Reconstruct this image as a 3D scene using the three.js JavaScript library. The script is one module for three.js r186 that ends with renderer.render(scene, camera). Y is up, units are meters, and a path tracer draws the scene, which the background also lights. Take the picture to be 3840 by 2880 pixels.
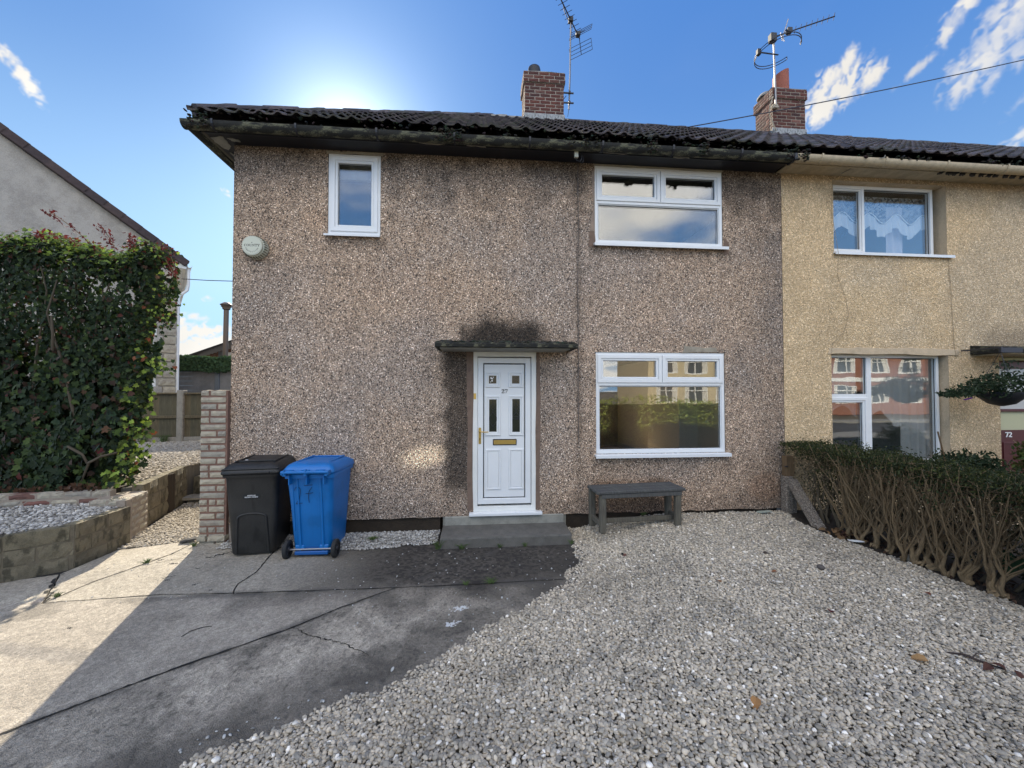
import * as THREE from 'three';
import { mergeGeometries, mergeVertices, toCreasedNormals } from 'three/addons/utils/BufferGeometryUtils.js';
import { ConvexGeometry } from 'three/addons/geometries/ConvexGeometry.js';
import { TextGeometry } from 'three/addons/geometries/TextGeometry.js';
import { FontLoader } from 'three/addons/loaders/FontLoader.js';

// ---------------------------------------------------------------- camera, exposure, sun
const scene = new THREE.Scene();
const camera = new THREE.PerspectiveCamera(89.97, 4 / 3, 0.05, 600);
const CAM = new THREE.Vector3(0, 1.65, 5.05), YAW = THREE.MathUtils.degToRad(4.9), PITCH = Math.atan(30 / 1441);
camera.position.copy(CAM);
camera.lookAt(CAM.x + Math.sin(YAW) * Math.cos(PITCH), CAM.y + Math.sin(PITCH), CAM.z - Math.cos(YAW) * Math.cos(PITCH));
const renderer = new THREE.WebGLRenderer({ antialias: true });
renderer.toneMapping = THREE.LinearToneMapping;
const EXPOSURE = 2.3;
renderer.toneMappingExposure = EXPOSURE;
renderer.shadowMap.enabled = true;
const SUN_AZ = THREE.MathUtils.degToRad(18.2), SUN_EL = THREE.MathUtils.degToRad(31);
const SUN = new THREE.Vector3(-Math.sin(SUN_AZ) * Math.cos(SUN_EL), Math.sin(SUN_EL), -Math.cos(SUN_AZ) * Math.cos(SUN_EL));
const sun = new THREE.DirectionalLight(new THREE.Color(1, 0.9, 0.72), 4.6);
sun.name = 'sun';
sun.position.copy(SUN).multiplyScalar(60);
sun.castShadow = true;
sun.shadow.mapSize.set(4096, 4096);
Object.assign(sun.shadow.camera, { left: -25, right: 25, top: 25, bottom: -25, near: 1, far: 140 });
scene.add(sun, sun.target);

// ---------------------------------------------------------------- noise and random numbers
function mulberry(a) { return () => { a |= 0; a = (a + 0x6d2b79f5) | 0; let t = Math.imul(a ^ (a >>> 15), 1 | a); t = (t + Math.imul(t ^ (t >>> 7), 61 | t)) ^ t; return ((t ^ (t >>> 14)) >>> 0) / 4294967296; }; }
let rnd = mulberry(27);
const rr = (a, b) => a + (b - a) * rnd();
const pick = (a) => a[Math.floor(rnd() * a.length) % a.length];
const clamp = (x, a = 0, b = 1) => Math.min(b, Math.max(a, x));
const sst = (a, b, x) => { const t = clamp((x - a) / (b - a)); return t * t * (3 - 2 * t); };
const mix = (a, b, t) => a + (b - a) * t;
const mix3 = (a, b, t) => [mix(a[0], b[0], t), mix(a[1], b[1], t), mix(a[2], b[2], t)];
const hash = (x, y, s = 0) => { let h = Math.imul(x | 0, 374761393) ^ Math.imul(y | 0, 668265263) ^ Math.imul(s | 0, 2147483647 - 971); h = Math.imul(h ^ (h >>> 13), 1274126177); h ^= h >>> 16; return (h >>> 0) / 4294967296; };
function vn(x, y, s = 0, px = 0, py = 0) {
  const ix = Math.floor(x), iy = Math.floor(y), fx = x - ix, fy = y - iy, u = fx * fx * (3 - 2 * fx), v = fy * fy * (3 - 2 * fy);
  const w = (i, p) => (p ? ((i % p) + p) % p : i);
  const x0 = w(ix, px), x1 = w(ix + 1, px), y0 = w(iy, py), y1 = w(iy + 1, py);
  return mix(mix(hash(x0, y0, s), hash(x1, y0, s), u), mix(hash(x0, y1, s), hash(x1, y1, s), u), v);
}
function fbm(x, y, o = 4, s = 0, px = 0, py = 0) { let a = 0.5, t = 0, n = 0; for (let i = 0; i < o; i++) { t += a * vn(x, y, s + i * 17, px, py); n += a; a *= 0.5; x *= 2; y *= 2; px *= 2; py *= 2; } return t / n; }

// ---------------------------------------------------------------- sky: one computed equirectangular sky of air and clouds
{
  const W = 4096, H = 2048, data = new Float32Array(W * H * 4);
  const fw = new THREE.Vector3(Math.sin(YAW) * Math.cos(PITCH), Math.sin(PITCH), -Math.cos(YAW) * Math.cos(PITCH)), rt = new THREE.Vector3(Math.cos(YAW), 0, Math.sin(YAW)), up = new THREE.Vector3().crossVectors(rt, fw);
  const toward = (u, v) => fw.clone().addScaledVector(rt, (u - 1920) / 1441).addScaledVector(up, -(v - 1440) / 1441).normalize();
  // wisps: direction, angular size along and across, turn, strength, noise frequency
  const wisps = [
    [75, 262, 0.034, 0.011, -0.95, 1.5], [125, 335, 0.024, 0.012, -0.95, 1.4], [35, 215, 0.02, 0.012, -0.5, 1.3],
    [3130, 350, 0.055, 0.028, 0.6, 1.5], [3060, 420, 0.03, 0.026, 0.5, 1.4], [3172, 245, 0.03, 0.011, 1.2, 1.2], [3250, 300, 0.032, 0.017, 0.6, 1.2], [3100, 300, 0.03, 0.02, 0.5, 1.1],
    [3600, 40, 0.045, 0.016, 0.95, 1.0], [3660, 250, 0.05, 0.026, 0.8, 0.85], [3770, 110, 0.075, 0.022, 0.85, 0.7], [3560, 100, 0.03, 0.012, 0.95, 0.55], [3820, 30, 0.05, 0.03, 0.8, 0.85], [3430, 265, 0.026, 0.008, 0.5, 0.75], [3560, 240, 0.01, 0.006, 0.4, 0.7], [3820, 520, 0.05, 0.013, 0.7, 0.75], [3820, 390, 0.02, 0.008, 0.8, 0.4], [3780, 230, 0.04, 0.02, 0.8, 0.6],
    [790, 1290, 0.07, 0.028, 0.05, 2.6], [680, 1300, 0.06, 0.03, 0, 2.4], [730, 1186, 0.018, 0.007, -0.1, 0.9], [680, 1205, 0.018, 0.012, -0.3, 1.1], [775, 1118, 0.009, 0.005, 0.3, 1.3], [848, 718, 0.008, 0.0045, -0.7, 1.6],
  ].map(([u, v, a, b, t, k]) => ({ d: toward(u, v), a: a * (v < 600 ? 0.72 : 1), b: b * (v < 600 ? 0.72 : 1), t, k }));
  for (const w of wisps) { w.x = new THREE.Vector3().crossVectors(w.d, new THREE.Vector3(0, 1, 0)).normalize(); w.y = new THREE.Vector3().crossVectors(w.x, w.d).normalize(); }
  const d = new THREE.Vector3();
  for (let row = 0; row < H; row++) {
    const el = ((row + 0.5) / H - 0.5) * Math.PI, y = Math.sin(el), c = Math.cos(el);
    for (let col = 0; col < W; col++) {
      const az = ((col + 0.5) / W - 0.5) * 2 * Math.PI;
      d.set(Math.cos(az) * c, y, Math.sin(az) * c);
      const e = Math.max(0, y), cs = clamp(d.dot(SUN), -1, 1), g = THREE.MathUtils.radToDeg(Math.acos(cs));
      // clear air: deep blue overhead, pale towards the horizon
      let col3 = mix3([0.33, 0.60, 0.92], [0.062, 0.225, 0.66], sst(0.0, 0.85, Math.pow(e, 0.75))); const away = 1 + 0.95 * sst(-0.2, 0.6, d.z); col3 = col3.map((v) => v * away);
      // air round the sun (aureole)
      const core = 1.5 * Math.exp(-Math.pow(g / 4.0, 1.2)), glow = core + 0.55 * Math.exp(-g / 7.5) + (0.21 + 0.95 * sst(0.6, 0.2, y)) * Math.exp(-g / 22);
      col3 = [col3[0] + mix(glow, core, 0.22) * 0.98, col3[1] + glow * 0.97, col3[2] + glow * 0.95];
      let cloud = 0;
      // broken cloud deck, thickening away from the sun
      if (y > 0.0) {
        const k = 1 / (y + 0.12), px = d.x * k, pz = d.z * k;
        const n = fbm(px * 1.3 + 11.3, pz * 1.3 + 4.7, 5, 3) - 0.155 * sst(0.62, 0.3, y) * sst(0.2, -0.35, d.x) * sst(0.0, 0.4, d.z) - 0.05 * sst(0.6, 0.3, y);
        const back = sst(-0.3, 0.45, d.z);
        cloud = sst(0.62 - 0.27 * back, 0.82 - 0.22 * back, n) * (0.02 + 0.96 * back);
        for (const w of wisps) {
          const f = d.dot(w.d); if (f < 0.9) continue;
          const lx = d.dot(w.x) / f, ly = d.dot(w.y) / f, ct = Math.cos(w.t), st = Math.sin(w.t), qx = (lx * ct + ly * st) / w.a, qy = (-lx * st + ly * ct) / w.b, r2 = qx * qx + qy * qy;
          if (r2 > 6) continue;
          const warp = fbm(lx * 46 + 3, ly * 46 + w.a * 90, 4, 5) - 0.5;
          const n2 = fbm((lx * ct + ly * st) * 70 + warp * 4.6, (-lx * st + ly * ct) * 85 + warp * 4.8, 7, 9);
          cloud = Math.max(cloud, clamp(w.k * sst(0.36, 0.82, n2 + 0.34 * (1 - r2 * 0.5) - 0.12) * Math.exp(-r2 * 0.3)));
        }
      }
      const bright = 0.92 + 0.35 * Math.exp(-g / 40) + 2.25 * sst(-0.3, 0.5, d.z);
      const shade = 0.78 + 0.3 * fbm(d.x * 9 + 2, d.z * 9 + y * 6, 3, 31);
      col3 = mix3(col3, [bright * shade, bright * shade * 0.96, bright * shade * 0.885], clamp(cloud, 0, 0.96));
      if (y <= 0) col3 = [0.22, 0.2, 0.17];
      const i = (row * W + col) * 4;
      data[i] = col3[0] / EXPOSURE; data[i + 1] = col3[1] / EXPOSURE; data[i + 2] = col3[2] / EXPOSURE; data[i + 3] = 1;
    }
  }
  const sky = new THREE.DataTexture(data, W, H, THREE.RGBAFormat, THREE.FloatType);
  sky.mapping = THREE.EquirectangularReflectionMapping; sky.magFilter = THREE.LinearFilter; sky.needsUpdate = true;
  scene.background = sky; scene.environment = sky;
}

// ---------------------------------------------------------------- helpers
const V3 = (x, y, z) => new THREE.Vector3(x, y, z);
const used = new Map();
function numbered(name) { const n = used.get(name) ?? 0; used.set(name, n + 1); return n ? name + '_' + String(n).padStart(3, '0') : name; }
function shadows(o) { o.castShadow = true; o.receiveShadow = true; return o; }
function tag(o, label, category, group, kind) { o.userData.label = label; if (category) o.userData.category = category; if (group) o.userData.group = group; if (kind) o.userData.kind = kind; return o; }
function thing(name, label, category, pos = [0, 0, 0], turn = 0, group) {
  const o = new THREE.Group(); o.name = numbered(name); o.position.set(...pos); o.rotation.y = turn; scene.add(o);
  return tag(o, label, category, group);
}
function add(name, geo, mat, parent = scene) {
  const g = Array.isArray(geo) ? merge(geo) : geo;
  const m = shadows(new THREE.Mesh(g, mat)); m.name = parent === scene ? numbered(name) : name; parent.add(m); return m;
}
function sub(name, parent, pos = [0, 0, 0]) { const g = new THREE.Group(); g.name = name; g.position.set(...pos); parent.add(g); return g; }
function structure(o) { o.userData.kind = 'structure'; return o; }
function merge(list) { return mergeGeometries(list.map((g) => { let q = g.index ? g.toNonIndexed() : g; if (!q.attributes.normal) q.computeVertexNormals(); for (const k of Object.keys(q.attributes)) if (!['position', 'normal', 'uv'].includes(k)) q.deleteAttribute(k); if (!q.attributes.uv) boxUV(q); return q; })); }
// texture coordinates in metres, by the direction a face looks
function boxUV(g, s = 1, ox = 0, oy = 0, swap = false) {
  if (g.index) { const q = g.toNonIndexed(); g.index = null; for (const k of Object.keys(q.attributes)) g.setAttribute(k, q.attributes[k]); }
  const p = g.attributes.position, uv = new Float32Array(p.count * 2), a = V3(), b = V3(), c = V3();
  for (let i = 0; i < p.count; i += 3) {
    a.fromBufferAttribute(p, i); b.fromBufferAttribute(p, i + 1); c.fromBufferAttribute(p, i + 2);
    const n = b.clone().sub(a).cross(c.clone().sub(a)), x = Math.abs(n.x), y = Math.abs(n.y), z = Math.abs(n.z);
    for (let k = 0; k < 3; k++) {
      const q = [a, b, c][k], r = x >= y && x >= z ? [q.z, q.y] : y >= z ? [q.x, q.z] : [q.x, q.y];
      uv[(i + k) * 2] = r[swap ? 1 : 0] / s + ox; uv[(i + k) * 2 + 1] = r[swap ? 0 : 1] / s + oy;
    }
  }
  g.setAttribute('uv', new THREE.BufferAttribute(uv, 2)); return g;
}
// a box from corner to corner with chamfered edges
function cbox(x0, y0, z0, x1, y1, z1, c = 0.003) {
  if (x0 > x1) [x0, x1] = [x1, x0]; if (y0 > y1) [y0, y1] = [y1, y0]; if (z0 > z1) [z0, z1] = [z1, z0];
  c = Math.min(c, (x1 - x0) * 0.45, (y1 - y0) * 0.45, (z1 - z0) * 0.45);
  if (c <= 0) { const g = new THREE.BoxGeometry(x1 - x0, y1 - y0, z1 - z0); g.translate((x0 + x1) / 2, (y0 + y1) / 2, (z0 + z1) / 2); return boxUV(g.toNonIndexed()); }
  const pts = [];
  for (const x of [0, 1]) for (const y of [0, 1]) for (const z of [0, 1]) {
    const X = x ? x1 : x0, Y = y ? y1 : y0, Z = z ? z1 : z0, sx = x ? -c : c, sy = y ? -c : c, sz = z ? -c : c;
    pts.push(V3(X + sx, Y + sy, Z), V3(X + sx, Y, Z + sz), V3(X, Y + sy, Z + sz));
  }
  return boxUV(new ConvexGeometry(pts));
}
const box = (x0, y0, z0, x1, y1, z1) => cbox(x0, y0, z0, x1, y1, z1, 0);
// rough stone or brick: a subdivided box with wobbled faces
function rough(w, h, d, amp, seed, seg = 3, c = 0.006) {
  const g = mergeVertices(new THREE.BoxGeometry(w, h, d, Math.max(2, seg), 2, 2).deleteAttribute('uv').deleteAttribute('normal'), 1e-4), p = g.attributes.position;
  for (let i = 0; i < p.count; i++) {
    let x = p.getX(i), y = p.getY(i), z = p.getZ(i); const nx = Math.abs(x) > w / 2 - 1e-4, ny = Math.abs(y) > h / 2 - 1e-4, nz = Math.abs(z) > d / 2 - 1e-4, e = nx + ny + nz;
    const k = (hash(i, 1, seed) - 0.5) * 2 * amp, k2 = (hash(i, 2, seed) - 0.5) * 2 * amp, k3 = (hash(i, 3, seed) - 0.5) * 2 * amp;
    if (e > 1) { if (nx) x -= Math.sign(x) * c; if (ny) y -= Math.sign(y) * c; if (nz) z -= Math.sign(z) * c; }
    p.setXYZ(i, x + k, y + k2 * 0.6, z + k3);
  }
  const q = g.toNonIndexed(); q.computeVertexNormals(); return boxUV(q, 1, hash(seed, 5, 1), hash(seed, 6, 1));
}
// a tube that tapers through points
function taper(pts, radii, seg = 6, cap = true) {
  const n = pts.length, pos = [], idx = [], up = V3(0.13, 0.2, 0.97).normalize(); let side = null;
  for (let i = 0; i < n; i++) {
    const t = (pts[Math.min(n - 1, i + 1)].clone().sub(pts[Math.max(0, i - 1)])).normalize();
    if (!side) side = V3().crossVectors(t, Math.abs(t.dot(up)) > 0.9 ? V3(1, 0, 0) : up).normalize(); else side.addScaledVector(t, -side.dot(t)).normalize();
    const bi = V3().crossVectors(t, side), r = Array.isArray(radii) ? radii[i] : radii;
    for (let k = 0; k < seg; k++) { const a = (k / seg) * Math.PI * 2, v = pts[i].clone().addScaledVector(side, Math.cos(a) * r).addScaledVector(bi, Math.sin(a) * r); pos.push(v.x, v.y, v.z); }
  }
  for (let i = 0; i < n - 1; i++) for (let k = 0; k < seg; k++) { const a = i * seg + k, b = i * seg + ((k + 1) % seg); idx.push(a, b, a + seg, b, b + seg, a + seg); }
  if (cap) { for (const [o, f] of [[0, 1], [(n - 1) * seg, -1]]) for (let k = 1; k < seg - 1; k++) f > 0 ? idx.push(o, o + k + 1, o + k) : idx.push(o, o + k, o + k + 1); }
  const g = new THREE.BufferGeometry(); g.setAttribute('position', new THREE.Float32BufferAttribute(pos, 3)); g.setIndex(idx); g.computeVertexNormals();
  const uv = new Float32Array((pos.length / 3) * 2); for (let i = 0; i < n; i++) for (let k = 0; k < seg; k++) { uv[(i * seg + k) * 2] = k / seg; uv[(i * seg + k) * 2 + 1] = i / (n - 1); }
  g.setAttribute('uv', new THREE.BufferAttribute(uv, 2)); return g;
}
const rod = (a, b, r, seg = 6) => taper([V3(...a), V3(...b)], r, seg);
function lathe(profile, seg = 20) { return new THREE.LatheGeometry(profile.map(([r, y]) => new THREE.Vector2(r, y)), seg); }
function placed(g, x, y, z, ry = 0, rx = 0, rz = 0) { g.applyMatrix4(new THREE.Matrix4().compose(V3(x, y, z), new THREE.Quaternion().setFromEuler(new THREE.Euler(rx, ry, rz)), V3(1, 1, 1))); return g; }
function instances(name, geo, mat, list, parent, kind = true) {
  const m = new THREE.InstancedMesh(geo, mat, list.length), M = new THREE.Matrix4(), c = new THREE.Color();
  list.forEach((it, i) => { M.compose(it.p, it.q, it.s); m.setMatrixAt(i, M); if (it.c) m.setColorAt(i, c.setRGB(...it.c)); });
  m.name = parent ? name : numbered(name); shadows(m); (parent ?? scene).add(m); if (kind) m.userData.kind = 'stuff'; return m;
}
const quat = (x, y, z) => new THREE.Quaternion().setFromEuler(new THREE.Euler(x, y, z));
const rq = () => quat(rr(0, 6.28), rr(0, 6.28), rr(0, 6.28));
// a profile of [z, y] points drawn along x
function xprofile(pr, x0, x1, steps = 1) {
  let P = pr.map((p) => new THREE.Vector2(p[0], p[1])); if (THREE.ShapeUtils.area(P) < 0) P.reverse();
  const pos = [], v = (x, p) => pos.push(x, p.y, p.x);
  for (let s = 0; s < steps; s++) { const a = mix(x0, x1, s / steps), b = mix(x0, x1, (s + 1) / steps); P.forEach((p, i) => { const q = P[(i + 1) % P.length]; v(a, p); v(b, p); v(b, q); v(a, p); v(b, q); v(a, q); }); }
  for (const t of THREE.ShapeUtils.triangulateShape(P, [])) { for (const k of t) v(x0, P[k]); for (const k of [t[0], t[2], t[1]]) v(x1, P[k]); }
  const g = new THREE.BufferGeometry(); g.setAttribute('position', new THREE.Float32BufferAttribute(pos, 3)); g.computeVertexNormals(); return boxUV(g);
}
const EDGE = [[1.12, 0.5], [1.09, 0.88], [0.83, 1.38], [0.48, 1.64], [0.05, 2.0], [-0.35, 2.36], [-0.65, 2.58], [-0.92, 2.7], [-1.16, 2.8], [-1.37, 2.89], [-1.6, 3.05], [-2.2, 3.5], [-3.2, 4.4], [-4, 5.5]];
// ---------------------------------------------------------------- textures
const enc = (x) => { x = clamp(x); return Math.round(255 * (x <= 0.0031308 ? x * 12.92 : 1.055 * Math.pow(x, 1 / 2.4) - 0.055)); };
function tex(w, h, fn, srgb = true, wrap = THREE.RepeatWrapping) {
  const data = new Uint8Array(w * h * 4);
  for (let y = 0, i = 0; y < h; y++) for (let x = 0; x < w; x++, i += 4) { const c = fn(x, y); if (srgb) { data[i] = enc(c[0]); data[i + 1] = enc(c[1]); data[i + 2] = enc(c[2]); } else { const k = Math.round(255 * clamp(c)); data[i] = data[i + 1] = data[i + 2] = k; } data[i + 3] = 255; }
  return finish(data, w, h, srgb, wrap);
}
function finish(data, w, h, srgb, wrap = THREE.RepeatWrapping) {
  const t = new THREE.DataTexture(data, w, h, THREE.RGBAFormat); t.magFilter = THREE.LinearFilter; t.minFilter = THREE.LinearFilter; t.wrapS = t.wrapT = wrap; if (srgb) t.colorSpace = THREE.SRGBColorSpace; t.needsUpdate = true; return t;
}
const rep = (t, u, v = u) => { const c = t.clone(); c.repeat.set(u, v); c.needsUpdate = true; return c; };
// thrown pebbles pressed in mortar: colour and height
function pebbleDash(size, metres, rmin, rmax, cover, palette, base, seed, squash = 0.6, fill = 0.9) {
  const R = mulberry(seed), col = new Float32Array(size * size * 3), hgt = new Float32Array(size * size), k = size / metres;
  for (let y = 0; y < size; y++) for (let x = 0; x < size; x++) { const i = y * size + x, n = fbm((x / size) * 96, (y / size) * 96, 3, seed, 96, 96); for (let c = 0; c < 3; c++) col[i * 3 + c] = base[c] * (0.55 + 0.9 * n); hgt[i] = 0.25 * n; }
  const total = palette.reduce((a, p) => a + p[3], 0), rm = (rmin + rmax) / 2, n = Math.round((cover * metres * metres) / (Math.PI * rm * rm * squash));
  for (let j = 0; j < n; j++) {
    const cx = R() * size, cy = R() * size, a = R() * Math.PI, rl = mix(rmin, rmax, R() * R()) * k, rs = rl * mix(squash - 0.15, squash + 0.25, R()), ca = Math.cos(a), sa = Math.sin(a), top = 0.45 + 0.55 * R();
    let t = R() * total, p = palette[0]; for (const q of palette) { t -= q[3]; if (t <= 0) { p = q; break; } }
    const v = 0.75 + 0.5 * R(), tilt = (R() - 0.5) * 0.7, ext = Math.ceil(rl);
    for (let yy = -ext; yy <= ext; yy++) for (let xx = -ext; xx <= ext; xx++) {
      const u = (xx * ca + yy * sa) / rl, w = (-xx * sa + yy * ca) / rs, r2 = u * u + w * w; if (r2 > 1) continue;
      const h = top * Math.sqrt(1 - r2 * 0.85) * (1 + tilt * u), px = (((Math.round(cx) + xx) % size) + size) % size, py = (((Math.round(cy) + yy) % size) + size) % size, i = py * size + px;
      const edge = r2 > fill ? 0.5 : 1;
      if (h >= hgt[i]) { hgt[i] = h; for (let c = 0; c < 3; c++) col[i * 3 + c] = p[c] * v * edge; }
    }
  }
  const A = new Uint8Array(size * size * 4), B = new Uint8Array(size * size * 4);
  for (let i = 0; i < size * size; i++) { for (let c = 0; c < 3; c++) { A[i * 4 + c] = enc(col[i * 3 + c]); B[i * 4 + c] = Math.round(255 * clamp(hgt[i])); } A[i * 4 + 3] = B[i * 4 + 3] = 255; }
  return [finish(A, size, size, true), finish(B, size, size, false)];
}
const [dashMap, dashBump] = pebbleDash(2048, 2.0, 0.0042, 0.0108, 1.15, [[0.062, 0.052, 0.050, 28], [0.20, 0.185, 0.172, 23], [0.37, 0.335, 0.30, 27], [0.86, 0.82, 0.78, 14], [0.024, 0.022, 0.023, 15]], [0.34, 0.288, 0.245], 5);
const [castMap, castBump] = pebbleDash(1024, 1.5, 0.006, 0.016, 1.1, [[0.74, 0.59, 0.41, 30], [0.82, 0.67, 0.48, 25], [0.64, 0.50, 0.335, 22], [0.47, 0.36, 0.235, 14]], [0.52, 0.40, 0.26], 8, 0.6, 0.8);
const grain = tex(512, 512, (x, y) => 0.5 * fbm(x / 4, y / 4, 3, 1, 128, 128) + 0.5 * fbm(x / 32, y / 32, 4, 2, 16, 16), false);
const fine = tex(512, 512, (x, y) => hash(x, y, 3) * 0.5 + 0.5 * vn(x / 2.5, y / 2.5, 4, 205, 205), false);
const mottle = tex(512, 512, (x, y) => { const n = fbm(x / 64, y / 64, 5, 5, 8, 8), f = vn(x / 3, y / 3, 6, 171, 171), k = (0.62 + 0.55 * n) * (0.82 + 0.36 * f); return [k, k, k]; });
const mottleSoft = tex(256, 256, (x, y) => { const n = fbm(x / 32, y / 32, 4, 9, 8, 8), k = 0.88 + 0.14 * n; return [k, k * 0.995, k * 0.97]; });
const brickTone = tex(256, 256, (x, y) => { const n = fbm(x / 32, y / 32, 4, 7, 8, 8), f = hash(x, y, 8), k = (0.6 + 0.6 * n) * (0.8 + 0.4 * f); return [k, k * (0.95 + 0.1 * n), k]; });
const mossStain = tex(512, 512, (x, y) => { const n = fbm(x / 70, y / 70, 5, 15, 7, 7), m = fbm(x / 40, y / 90, 5, 16, 13, 6), f = vn(x / 3, y / 3, 17, 171, 171), k = (0.45 + 0.85 * n) * (0.78 + 0.44 * f) * (1 - 0.55 * sst(0.5, 0.7, m)); return [k, k * (0.98 + 0.06 * m), k]; });
const woodMap = tex(256, 1024, (x, y) => { const g = fbm(x / 5, y / 110, 4, 11, 51, 9), s = vn(x / 1.6, y / 60, 12, 160, 17), n = fbm(x / 60, y / 200, 3, 13, 4, 5); const k = 0.45 + 0.6 * g + 0.35 * (s - 0.5) + 0.4 * (n - 0.5); return [k, k * (0.97 + 0.06 * n), k * 0.96]; });
const woodBump = tex(256, 1024, (x, y) => 0.6 * fbm(x / 4, y / 120, 4, 11, 64, 8) + 0.4 * vn(x / 1.6, y / 60, 12, 160, 17), false);
const mossMap = tex(512, 512, (x, y) => { const n = fbm(x / 64, y / 64, 6, 21, 8, 8), f = fbm(x / 6, y / 6, 3, 22, 85, 85), l = sst(0.53, 0.75, n * 0.8 + f * 0.28); return mix3([0.02 + 0.025 * f, 0.02 + 0.026 * f, 0.019 + 0.02 * f], [0.2 * f + 0.12, 0.195 * f + 0.12, 0.13 * f + 0.08], l); });
const tileMap = tex(512, 512, (x, y) => { const n = fbm(x / 70, y / 70, 5, 31, 7, 7), f = fbm(x / 5, y / 5, 3, 32, 102, 102), l = sst(0.62, 0.75, n); const k = 0.55 + 0.8 * f * n; return mix3([0.115 * k, 0.102 * k, 0.105 * k], [0.13, 0.125, 0.09], l * 0.5); });
// the drive: one cast of concrete seen close, with damp, moss and oil stains where they lie
const DX0 = -4.9, DZ0 = -0.3, DW = 6.4, DH = 4.8;
const driveMap = tex(1600, 1200, (x, y) => {
  const X = DX0 + (x / 1600) * DW, Z = DZ0 + (y / 1200) * DH;
  const n = fbm(X * 2.2 + 5, Z * 2.2, 5, 41), f = fbm(X * 34, Z * 34, 3, 42), s = hash(x, y, 43), p = vn(X * 90, Z * 90, 44);
  let k = 0.31 * (0.7 + 0.6 * n) * (0.72 + 0.56 * f) * (0.7 + 0.6 * s) * (0.78 + 0.44 * p);
  let c = [k * 1.12, k * 0.99, k * 0.79];
  const diag = Z - (1.323 + (-0.776 - X) * 0.78);                  // below the diagonal joint
  if (diag > 0) { const m = fbm(X * 3 + 9, Z * 3 + 2, 5, 45), q = 0.78 + 0.5 * sst(0.42, 0.65, m) - 0.3 * sst(0.6, 0.75, fbm(X * 4 + 1, Z * 4, 4, 46)); c = [c[0] * q, c[1] * q * 0.985, c[2] * q * 0.98]; const pit = sst(0.74, 0.82, vn(X * 60, Z * 45, 47)); c = c.map((v) => v * (1 - 0.35 * pit)); }
  else if (Z > 1.3) { const q = 0.94 - 0.35 * sst(0.55, 0.75, fbm(X * 2.4, Z * 3 + 3, 4, 48)) * sst(2.2, 1.3, Z); c = [c[0] * q, c[1] * q * 0.99, c[2] * q * 1.0]; }
  // damp, mossy strip below the step and along the gravel
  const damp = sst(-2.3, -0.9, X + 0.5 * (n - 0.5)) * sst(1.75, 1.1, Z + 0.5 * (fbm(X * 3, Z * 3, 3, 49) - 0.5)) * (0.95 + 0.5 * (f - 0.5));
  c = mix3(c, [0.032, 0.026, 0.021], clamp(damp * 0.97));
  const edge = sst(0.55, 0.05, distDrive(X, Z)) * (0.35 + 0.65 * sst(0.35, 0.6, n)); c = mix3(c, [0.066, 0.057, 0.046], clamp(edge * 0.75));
  const line = sst(0.1, 0.0, Math.abs(Z - 1.31)) * sst(0.4, 0.62, fbm(X * 5, Z * 5, 3, 50)) * sst(-3.4, -2.4, X); c = mix3(c, [0.06, 0.055, 0.05], line * 0.7);
  const along = sst(0.09, 0.0, Math.abs(diag)) * sst(0.35, 0.6, fbm(X * 6, Z * 6, 3, 51)); c = mix3(c, [0.07, 0.063, 0.055], along * 0.6);
  for (const [ax, az, ra] of [[-0.19, 1.72, 0.05], [-0.12, 1.70, 0.035], [-0.22, 1.93, 0.045], [-0.17, 1.9, 0.03], [-0.1, 1.57, 0.018]]) { const q = Math.hypot(X - ax, (Z - az) * 1.5) / ra; if (q < 1.3 && fbm(X * 60, Z * 60, 3, 52) > 0.40 + 0.2 * q) c = [0.66, 0.66, 0.64]; }
  return c;
}, true, THREE.MirroredRepeatWrapping);
const driveBump = tex(1024, 1024, (x, y) => 0.45 * hash(x, y, 55) + 0.35 * vn(x / 2.3, y / 2.3, 56, 445, 445) + 0.3 * fbm(x / 24, y / 24, 3, 57, 43, 43), false);
function distDrive(X, Z) { // metres from the gravel edge of the drive
  let b = 9; for (let i = 0; i < EDGE.length - 1; i++) { const [ax, az] = EDGE[i], [bx, bz] = EDGE[i + 1], dx = bx - ax, dz = bz - az, t = clamp(((X - ax) * dx + (Z - az) * dz) / (dx * dx + dz * dz)); b = Math.min(b, Math.hypot(X - ax - t * dx, Z - az - t * dz)); } return b;
}

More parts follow.
